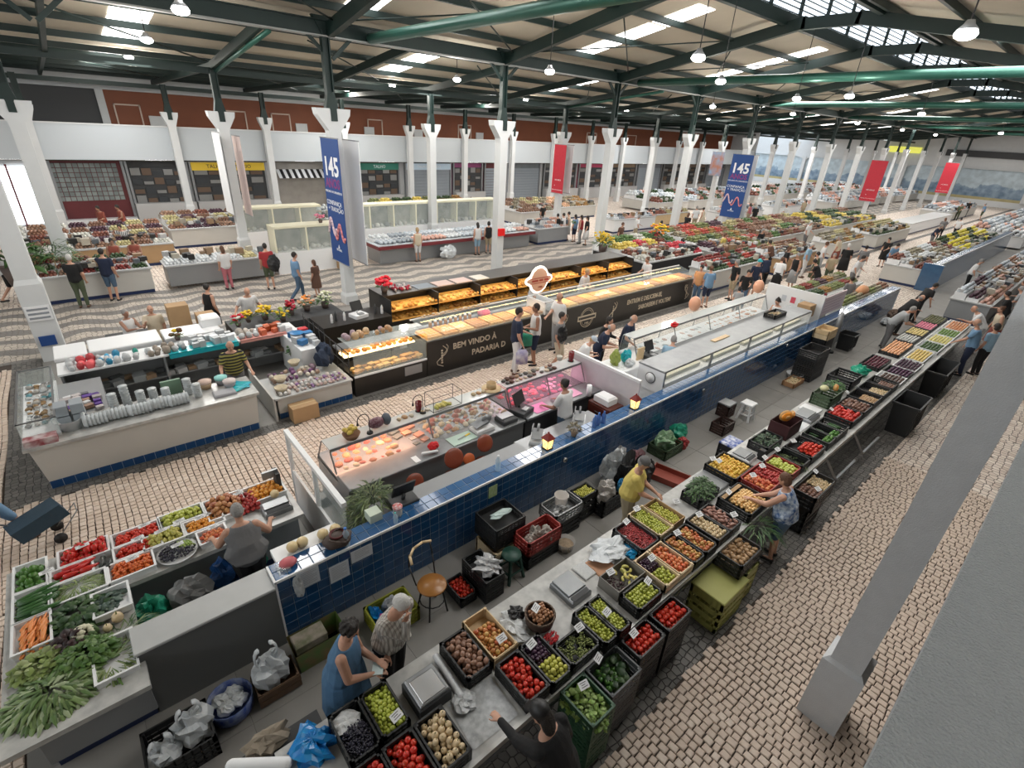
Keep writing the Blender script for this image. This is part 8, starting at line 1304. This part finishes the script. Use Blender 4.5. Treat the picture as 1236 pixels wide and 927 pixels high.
    if hs != 'bald':
        mb = MB(); mb.ell(Hh((-.016, 0, .020)), (.100, .084, .112), 12, 8, 0, HM)
        if hs == 'long': mb.ell(Hh((-.07, 0, -.07)), (.05, .085, .14), 10, 7, 0, HM)
        if hs == 'bob': mb.ell(Hh((-.035, 0, -.03)), (.075, .094, .09), 10, 7, 0, HM)
        if hs == 'bun': mb.ell(Hh((-.09, 0, .09)), (.04, .04, .04), 8, 6, 0, HM)
        if hs == 'tail': mb.cap(Hh((-.10, 0, .05)), Hh((-.15, 0, -.12)), .035, .02, 7); mb.ell(Hh((-.05, 0, .12)), (.04, .04, .035), 8, 6)
        if hs == 'curly': [mb.ell(Hh((-.02 + .085 * math.cos(a) * math.cos(b), .08 * math.sin(a) * math.cos(b), .03 + .1 * math.sin(b))), (.028, .028, .028), 6, 4) for a in [i * .7 + .9 for i in range(7)] for b in (-.2, .35, .9)]
        c_ = mb.build('hair', HAIR[hair], o)
        if d: remesh(c_, PV[d] * .9, 1)
    else:
        mb = MB(); mb.ell(Hh((-.032, 0, -.022)), (.080, .082, .062), 12, 8, 0, HM); mb.build('hair', HAIR[hair], o)
    if hat: mb = MB(); mb.ell(Hh((-.01, 0, .045)), (.105, .090, .090), 14, 8, 0, HM).loft([(Hh((.05, 0, .05)), HM @ Vector((.02, 0, 0)), HM @ Vector((0, .07, 0))), (Hh((.10, 0, .042)), HM @ Vector((.07, 0, 0)), HM @ Vector((0, .07, 0)))], 10).build('cap', hat, o)
    if d: 
        for sd in (1, -1): MB().ell(Hh((.082, .030 * sd, .012)), (.010, .012, .008), 8, 6, 0, HM).build('eye', eyem, o)
        MB().ell(Hh((.087, 0, -.052)), (.010, .024, .006), 8, 5, 0, HM).build('mouth', lipm, o)
    if bag: k, m_ = bag; sd = 1 if k > 0 else -1; q = A[sd][2]; MB().loft([(q - Vector((0, 0, .12)), (.10, 0, 0), (0, .04, 0)), (q - Vector((0, 0, .2)), (.15, 0, 0), (0, .07, 0)), (q - Vector((0, 0, .48)), (.15, 0, 0), (0, .08, 0))], 10).path([q - Vector((-.08, 0, .14)), q - Vector((0, 0, .0)), q - Vector((.08, 0, .14))], .01).build('carrier_bag', m_, o)
    globals()['NP'] += 1; return o
brownl = mat('brown_leather', (.10, .05, .03), .5); eyem = mat('eye', (.03, .02, .015), .3); lipm = mat('lips', (.30, .09, .08), .5)
# ---- near figures
person(1.00, 3.49, -38, 'woman in blue sleeveless dress with short curly dark hair', 'blue', 'n', bt='d', hair='dark', hs='curly', h=1.64, d=2, fat=1.4, lean=8, la=(.36, -.01, 1.07), ra=(.35, -.13, 1.03), hp=28)
tag(MB().obox((1.25, 3.19, 1.05), (.045, -.035, .01), (.04, .06, 0), (0, 0, .004)).build('banknote', mat('note', (.45, .55, .55), .6), None), 'pale slip held by the woman in the blue dress', 'paper')
person(1.55, 3.52, -70, 'elderly man in plaid shirt with his hand at his mouth', 'plaid', 'l', 'black', hair='white', hs='short', h=1.72, d=2, lean=15, la=(.16, -.26, .9), ra=(.29, -.03, 1.42), hp=26, fat=1.4)
t = thing('walking_stick', 'black walking stick held by the man in plaid', 'stick', (1.40, 3.52, 0)); MB().tube((0, 0, 0), (0, 0, .86), .012).build('shaft', dark, t); MB().cap((-.05, 0, .87), (.05, 0, .87), .015).build('handle', dark, t)
person(2.10, 1.38, 100, 'person in black jacket and black cap reaching over the bench', 'black', 'l', 'black', hair='dark', hs='long', h=1.66, d=2, lean=24, la=(.84, .08, 1.03), ra=(.3, -.25, .85), hat=dark, hp=12, fat=1.3)
person(5.80, 3.50, -62, 'seller in yellow T-shirt and grey cap behind the bench', 'yellow', 't', 'khaki', hair='grey', h=1.62, d=2, lean=8, la=(.40, .05, .98), ra=(.40, -.10, .96), hat=cloth('capgrey', (.13, .13, .13)), hp=20, fat=1.45)
person(7.35, 1.68, 96, 'woman in blue and white print blouse choosing apricots', 'print', 'n', 'jeans', 's', hair='brown', hs='bob', h=1.60, d=2, lean=14, la=(.50, .22, 1.03), ra=(.48, .02, 1.0), fat=1.5, hp=12)
person(.69, 5.72, 84, 'seller in grey vest seen from behind at the left stall', 'grey', 'n', 'black', hair='grey', h=1.60, d=2, lean=16, la=(.42, .34, .98), ra=(.40, -.36, 1.0), fat=1.5, hp=15)
q = G(44, 660, 0); person(q.x - .30, q.y + .10, 8, 'walker in blue shorts at the left edge of the photo', 'ltblue', 't', 'ltblue', 's', h=1.7, d=1, walk=.24)
t = thing('shopping_trolley', 'tipped dark blue wheeled shopping trolley on the cobbles', 'trolley', (G(45, 628, .42).x, G(45, 628, .42).y, 0), .1); MB().obox((0, 0, .42), (.30, .02, .10), (-.03, .15, 0), (-.04, 0, .11)).build('bag', cloth('trolley', (.03, .06, .09)), t); MB().tube((.16, -.2, .09), (.16, -.16, .09), .08, n=14).tube((.16, .16, .09), (.16, .2, .09), .08, n=14).build('wheel', dark, t); MB().path([(.16, -.15, .1), (.45, -.12, .42), (.45, .12, .42), (.16, .15, .1)], .008).path([(-.3, 0, .5), (-.62, .02, .75)], .012).build('frame', steel, t)
person(2.0, 11.55, -92, 'seller in black and yellow striped polo shirt', 'stripes', 't', 'grey', hair='grey', hs='bald', h=1.66, d=1, lean=10, la=(.36, .28, .95), ra=(.36, -.30, .95), fat=1.2, hp=15)
person(6.74, 5.88, 100, 'butcher in white T-shirt and jeans seen from behind', 'white', 't', 'jeans', hair='dark', h=1.66, d=1, lean=6, la=(.38, .22, 1.02), ra=(.38, -.20, 1.02), skin=1, hs='bun')
# ---- the cobbled lane between bakery and counters
NC = lambda px, py, z=0: G(px, py, z)
def pf(px, py, *a, **k): q = G(px, py, 0); return person(q.x, q.y, *a, **k)
pf(621, 451, -30, 'man in navy shirt and white trousers with a printed tote bag', 'navy', 't', 'white', h=1.90, d=1, la=(.34, .1, 1.15), ra=(.12, -.25, .95), bag=(-1, mat('tote', (.55, .55, .6), .7, noise=1.0, ns=9, c2=(.25, .22, .42))), hp=10)
pf(643, 440, 150, 'person in white vest and dark shorts carrying a green bag', 'white', 'n', 'navy', 's', h=1.82, d=1, la=(.28, .22, 1.2), ra=(.3, -.12, 1.1), bag=(1, plastic_green), skin=1)
pf(670, 424, 175, 'bearded man in white T-shirt by the bakery counter', 'white', 't', 'lgrey', h=1.86, d=1, hair='brown', hs='bald', ra=(.45, .0, 1.2))
pf(671, 448, -60, 'man in grey T-shirt and pale shorts with dark rucksack', 'grey', 't', 'cream', 's', h=1.74, d=1, walk=.06, hp=-5)
q_ = G(680, 408, 1.25); crumpled('backpack', 'black rucksack on the man in the grey T-shirt', 'bag', (q_.x + .1, q_.y + .12, 1.1), (.14, .1, .32), dark, 300)
person(9.15, 7.75, -45, 'person in white top and pale cap leaning on the sales counter', 'white', 't', 'jeans', h=1.55, d=1, lean=28, la=(.4, .1, .98), ra=(.4, -.1, .98), hair='blond', hat=cloth('capblue', (.45, .52, .6)), hp=15)
person(9.95, 7.80, -60, 'bald man in navy shirt counting money at the counter', 'navy', 't', 'navy', h=1.72, d=1, lean=22, la=(.42, .0, 1.08), ra=(.42, -.14, 1.08), hair='grey', hs='bald', hp=20)
person(10.45, 8.1, -70, 'person in black behind the bald man', 'black', 'l', 'black', h=1.66, d=1, lean=10, hs='bob', la=(.4, .0, 1.1))
person(10.95, 7.72, -75, 'man in dark navy polo at the till of the fish stall', 'navy', 't', 'black', h=1.76, d=1, lean=12, la=(.4, .05, 1.15), ra=(.38, -.25, 1.0), hair='grey', hs='bald', hp=10)
person(10.75, 6.12, 30, 'fishmonger in pale blue coat behind the till', 'sky', 'l', 'white', h=1.62, d=1, lean=22, la=(.42, .1, 1.0), ra=(.42, -.1, 1.0), hair='grey', hp=15)
person(17.0, 6.2, 165, 'ponytailed seller in white top inside the fish stall', 'white', 'n', 'black', h=1.64, d=1, hs='tail', lean=14, la=(.42, .1, 1.05), ra=(.42, -.1, 1.05), hp=15)
for px, py, z, yaw, lb in ((664, 345, 1.6, -60, 'baker in white beside the glowing oval sign'), (727, 333, 1.6, -80, 'baker in white shirt in the middle of the bakery'), (792, 314, 1.58, 170, 'baker in pale shirt at the far end of the bakery')):
    q = G(px, py, z); person(q.x, min(12.2, max(11.95, q.y)), yaw, lb, 'white', 't', 'lgrey', h=z + .1, d=1, lean=12, la=(.4, .1, 1.05), ra=(.4, -.1, 1.05), hair='blond' if px == 727 else 'brown', hs='bun')
# ---- left: housewares stall and lane
person(.55, 16.25, -60, 'seated elderly woman in white with short grey hair', 'white', 'n', 'grey', h=1.6, d=1, sit=True, hair='grey', skin=1, la=(.4, .1, .75), ra=(.4, -.1, .75)); person(1.12, 16.2, -100, 'seated elderly man in cream shirt', 'cream', 't', 'khaki', h=1.65, d=1, sit=True, hair='grey', hs='bald', ra=(.3, -.15, .85))
person(2.55, 16.2, 25, 'woman in black sleeveless dress by the freezers', 'black', 'n', bt='d', h=1.62, d=1, hs='bun', fat=1.15); person(3.35, 15.35, -85, 'grey-haired man in white shirt behind the flowers', 'white', 't', 'khaki', h=1.68, d=1, hair='grey', hs='bald', lean=12, la=(.2, .42, 1.0), ra=(.2, -.42, 1.0), fat=1.2)
pf(362, 362, 5, 'man in blue-grey shirt and jeans walking in the lane', 'ltblue', 't', 'jeans', h=1.74, d=1, walk=.22); pf(384, 358, 120, 'small girl with long brown hair in brown dress', 'brown', 't', bt='d', h=1.38, d=1, hair='brown', hs='long')
pf(278, 349, 100, 'woman in white top and pink trousers', 'white', 't', 'pink', h=1.62, d=1, hair='brown', hs='long'); pf(328, 349, 80, 'man in red shirt and green shorts with big black rucksack', 'red', 't', 'green', 's', h=1.74, d=1); q_ = G(333, 320, 1.2); crumpled('backpack', 'large black rucksack on the man in the red shirt', 'bag', (q_.x - .1, q_.y - .12, 1.0), (.2, .16, .5), dark, 301)
pf(103, 371, 75, 'white-haired man in black shirt and green trousers', 'black', 't', 'green', h=1.74, d=1, hair='white', la=(.3, .1, 1.1)); pf(140, 363, 60, 'man in dark shirt and blue shorts at the sausage stall', 'navy', 't', 'jeans', 's', h=1.78, d=1, la=(.4, .1, 1.0)); pf(18, 363, 20, 'man in white shirt and black shorts at the left edge', 'white', 't', 'black', 's', h=1.76, d=1, walk=.2)
bp = [(148, 340, 'seller in rust-red top behind the left-hand stall', 'rust', 'n', 1), (173, 338, 'dark-haired seller in orange-brown top beside her', 'rust', 'n', 1), (158, 318, 'man in black and white striped shirt', 'bw', 't', 0), (88, 322, 'man in white T-shirt by the palms', 'white', 't', 0), (132, 290, 'man in dark red top and cap below the glass blocks', 'rust', 't', 1), (155, 288, 'woman in dark red beside the man with the cap', 'rust', 'n', 1)]
for i, (px, py, lb, tp_, sl, sk) in enumerate(bp): pf(px, py, -80 - 15 * i, lb, tp_, sl, 'grey', h=1.66, skin=sk, lean=8, la=(.35, .1, 1.0))
pf(505, 316, 85, 'blond woman in beige top and white shorts at the fish slab', 'cream', 'n', 'white', 's', h=1.62, hair='blond', hs='bob'); pf(576, 308, 80, 'dark-haired woman in white top and blue shorts', 'white', 'n', 'sky', 's', h=1.66, hs='long'); pf(589, 306, 60, 'woman in black top and tan shorts beside a column', 'black', 'n', 'khaki', 's', h=1.66, hs='bob')
for i, (px, py, tp_, b_, bt_, lb) in enumerate(((671, 291, 'black', 'black', 'p', 'person in black in the queue'), (678, 291, 'white', 'brown', 's', 'person in white top and brown shorts in the queue'), (684, 290, 'cream', 'white', 'k', 'woman in long pale skirt in the queue'), (692, 292, 'ltblue', 'navy', 's', 'person in bright blue top in the queue'), (699, 294, 'red', 'lgrey', 'p', 'person in red top in the queue'), (706, 296, 'black', 'white', 'k', 'woman in black top and long white skirt'))):
    pf(px, py, 90 + 20 * (i % 3), lb, tp_, 't' if i % 2 else 'n', b_, bt_, h=1.62 + .04 * (i % 3), hs='long' if i > 2 else 'short')
for i, (px, py, lb, tp_) in enumerate(((476, 285, 'seller in white behind the fish slab', 'white'), (522, 282, 'reddish-haired seller behind the fish slab', 'lgrey'), (567, 266, 'seller leaning over the fish slab', 'white'), (745, 303, 'woman in dark top among the flowers', 'brown'), (653, 275, 'seller in black behind the queue', 'black'))): pf(px, py, -90, lb, tp_, 't', 'grey', h=1.64, lean=10, hair='brown' if i in (1, 3) else 'grey')
# ---- crowd past the bakery
cr = [(838, 367, -170, 'man in orange T-shirt at the end of the bakery', 'orange', 't', 'jeans', 'p'), (849, 371, 60, 'man in blue-grey T-shirt with cross strap', 'ltblue', 't', 'navy', 's'), (880, 362, 150, 'person in black T-shirt and tan shorts in the crowd', 'black', 't', 'khaki', 's'), (903, 362, -120, 'person in teal cap and dark top', 'navy', 't', 'grey', 's'), (884, 385, 40, 'child in pale grey T-shirt by the fish counter', 'lgrey', 't', 'grey', 's'), (932, 355, 20, 'woman in white T-shirt and dark skirt bending', 'white', 't', 'black', 'k'), (952, 350, 160, 'woman in black sleeveless top beside her', 'black', 'n', 'lgrey', 'k'), (966, 335, -80, 'elderly man in light blue shirt', 'sky', 't', 'white', 'p'), (977, 345, 100, 'woman in dark green patterned dress', 'green', 'n', 'green', 'd'), (985, 330, -60, 'grey-haired man in white shirt', 'white', 't', 'lgrey', 'p'), (1004, 322, 90, 'person in long rust skirt at the white counter', 'cream', 't', 'rust', 'k'),
      (1012, 336, 30, 'woman in black dress stepping away', 'black', 't', 'black', 'd'), (1033, 334, 0, 'man in grey shirt and white trousers at the far counter', 'grey', 't', 'white', 'p'), (866, 318, -80, 'seller in yellow top among the fruit', 'yellow', 't', 'green', 'p'), (911, 312, -100, 'seller in black T-shirt in the fruit stall', 'black', 't', 'black', 'p'), (857, 292, -60, 'woman in black top and pale shorts in the back lane', 'black', 'l', 'lgrey', 's'), (845, 278, 90, 'woman in long cream dress in the back lane', 'cream', 'n', 'cream', 'd'), (825, 288, 0, 'person in black with dark trousers near the column', 'black', 't', 'black', 'p'), (836, 278, 45, 'tall person in white in the back lane', 'white', 't', 'khaki', 'p'), (907, 275, 60, 'person in black T-shirt and shorts with blue bag', 'black', 't', 'black', 's'), (901, 270, 80, 'person in pink top beyond the blue banner', 'pink', 'n', 'khaki', 's'), (944, 272, 90, 'man in white T-shirt and black shorts in the lane', 'white', 't', 'black', 's'), (966, 264, 60, 'man in beige shirt and shorts by the fish counter', 'khaki', 't', 'khaki', 's'),
      (968, 300, -90, 'seller in white behind the pots and jars', 'white', 't', 'grey', 'p'), (1150, 288, 0, 'white-haired person in white top at the right-hand counter', 'white', 't', 'black', 'p'), (1173, 292, 180, 'person in blue seen over the right-hand counter', 'ltblue', 't', 'white', 'p'), (1182, 266, 90, 'man in blue-grey shirt pointing in the far lane', 'ltblue', 't', 'green', 's'), (1163, 262, 0, 'person in dark clothes in the far lane', 'black', 't', 'black', 'p'), (1171, 258, 40, 'child in blue in the far lane', 'ltblue', 't', 'navy', 's'), (1153, 266, 180, 'man in olive clothes by the orange stand', 'green', 't', 'green', 'p')]
for i, (px, py, yw, lb, tp_, sl, b_, bt_) in enumerate(cr): pf(px, py, yw, lb, tp_, sl, b_, bt_, h=(1.25 if 'child' in lb else 1.62 + .05 * (i % 4)), hs=('short', 'bob', 'long')[i % 3] if 'man ' not in lb else 'short', hair=('dark', 'brown', 'grey', 'white')[i % 4], lean=(22 if 'bending' in lb else 4), la=(.35, .1, 1.0) if i % 2 else None, hat=(teal if 'teal cap' in lb else None))
for i, (px, py, yw, tp_, b_, bt_, wh) in enumerate(((892, 372, -150, 'black', 'jeans', 'p', 'nearest the fish glass'), (918, 350, 60, 'navy', 'black', 'p', 'left of the bending woman'), (940, 338, -60, 'black', 'grey', 's', 'before the pots and jars'), (925, 330, 120, 'brown', 'black', 'p', 'among the fruit heaps'), (995, 345, 200, 'khaki', 'green', 's', 'by the corner stall'), (872, 340, 80, 'rust', 'navy', 's', 'in front of the red fruit'), (1062, 322, 170, 'black', 'black', 'd', 'leaning over the melons'), (1120, 300, -90, 'navy', 'grey', 'p', 'behind the yellow melons'), (1132, 288, 30, 'grey', 'black', 'p', 'past the yellow melons'), (795, 300, 60, 'green', 'black', 'p', 'beside the orange flowers'), (765, 292, -30, 'white', 'khaki', 's', 'bending among the flowers'), (1010, 262, 90, 'black', 'jeans', 'p', 'at the white fish counters'), (1045, 256, -90, 'sky', 'black', 'p', 'behind the white fish counters'), (1090, 250, 90, 'yellow', 'navy', 's', 'under the far red banner'))):
    pf(px, py, yw, 'shopper in %s top %s' % (tp_, wh), tp_, 't', b_, bt_, h=1.6 + .04 * (i % 4), hs=('short', 'bob', 'long')[i % 3], hair=('dark', 'grey', 'brown')[i % 3], lean=6 + 12 * (i % 2), la=(.4, .1, 1.0))
# ---- right: far end of the foreground bench
person(19.7, 1.55, 100, 'bald man in light blue shirt and dark trousers at the bench', 'ltblue', 't', 'navy', h=1.78, d=1, hair='grey', hs='bald', lean=8, la=(.45, .2, 1.0)); person(20.15, 1.25, 60, 'dark-haired woman in black trousers behind the man in blue', 'sky', 't', 'black', h=1.66, d=1, hs='bob', skin=0)
person(22.5, 1.75, 110, 'man in white T-shirt reaching across the bench', 'white', 't', 'lgrey', h=1.72, d=1, lean=34, la=(.65, .2, 1.1), hair='grey', hs='bald'); person(23.2, 1.45, 120, 'woman in pale top with brown hair beside him', 'cream', 'n', 'rust', 'k', h=1.6, d=1, hair='brown', hs='bun', lean=10)
person(20.2, 3.75, -60, 'grey-haired seller in grey T-shirt bending over the bench', 'lgrey', 't', 'grey', h=1.68, d=1, lean=36, la=(.55, .1, .95), ra=(.55, -.1, .95), hair='grey'); person(22.2, 3.95, -45, 'seller in black bending over the bench', 'black', 't', 'black', h=1.7, d=1, lean=38, la=(.6, .1, .95), hair='grey', hs='bald'); person(24.6, 4.0, -40, 'second seller in black at the far end of the bench', 'black', 't', 'black', h=1.7, d=1, lean=30, la=(.5, .1, .95))
for i, (x, y, yw, tp_, lb) in enumerate(((25.8, 1.6, 100, 'black', 'person in black past the end of the foreground bench'), (27.4, 1.4, 80, 'lgrey', 'person in grey at the second bench'), (29.0, 1.5, 110, 'bw', 'person with black and white rucksack at the second bench'), (30.2, 1.3, 60, 'grey', 'person in dark grey farther along the second bench'), (33, 3.9, -80, 'white', 'seller in white bending behind the second bench'), (36, 1.3, 90, 'red', 'person in dark red far along the second bench'))): person(x, y, yw, lb, tp_, 't', 'black', h=1.68, lean=14, la=(.4, .1, 1.0), hair=('dark', 'grey', 'brown')[i % 3])
person(24.9, 7.9, 110, 'person in black lying far over the fruit stall', 'black', 't', 'black', h=1.66, lean=24, la=(.5, 0, 1.0)); person(27.5, 7.3, -90, 'seller in white shirt behind the end stall', 'white', 't', 'grey', h=1.72, lean=14, la=(.4, .1, 1.0)); person(34, 7.6, -120, 'person in bright blue and yellow behind the second tiled wall', 'ltblue', 't', 'navy', h=1.66, lean=20); person(22.8, 6.0, 60, 'person in grey inside the end fruit stall', 'grey', 't', 'grey', h=1.6)
# lettering becomes plain mesh parts
bpy.context.view_layer.update(); dg_ = bpy.context.evaluated_depsgraph_get()
for f_ in [o for o in C.objects if o.type == 'FONT']:
    me = bpy.data.meshes.new_from_object(f_.evaluated_get(dg_)); n_ = link('lettering', me, f_.parent, f_.location, f_.rotation_euler, tuple(f_.scale)); bpy.data.objects.remove(f_)
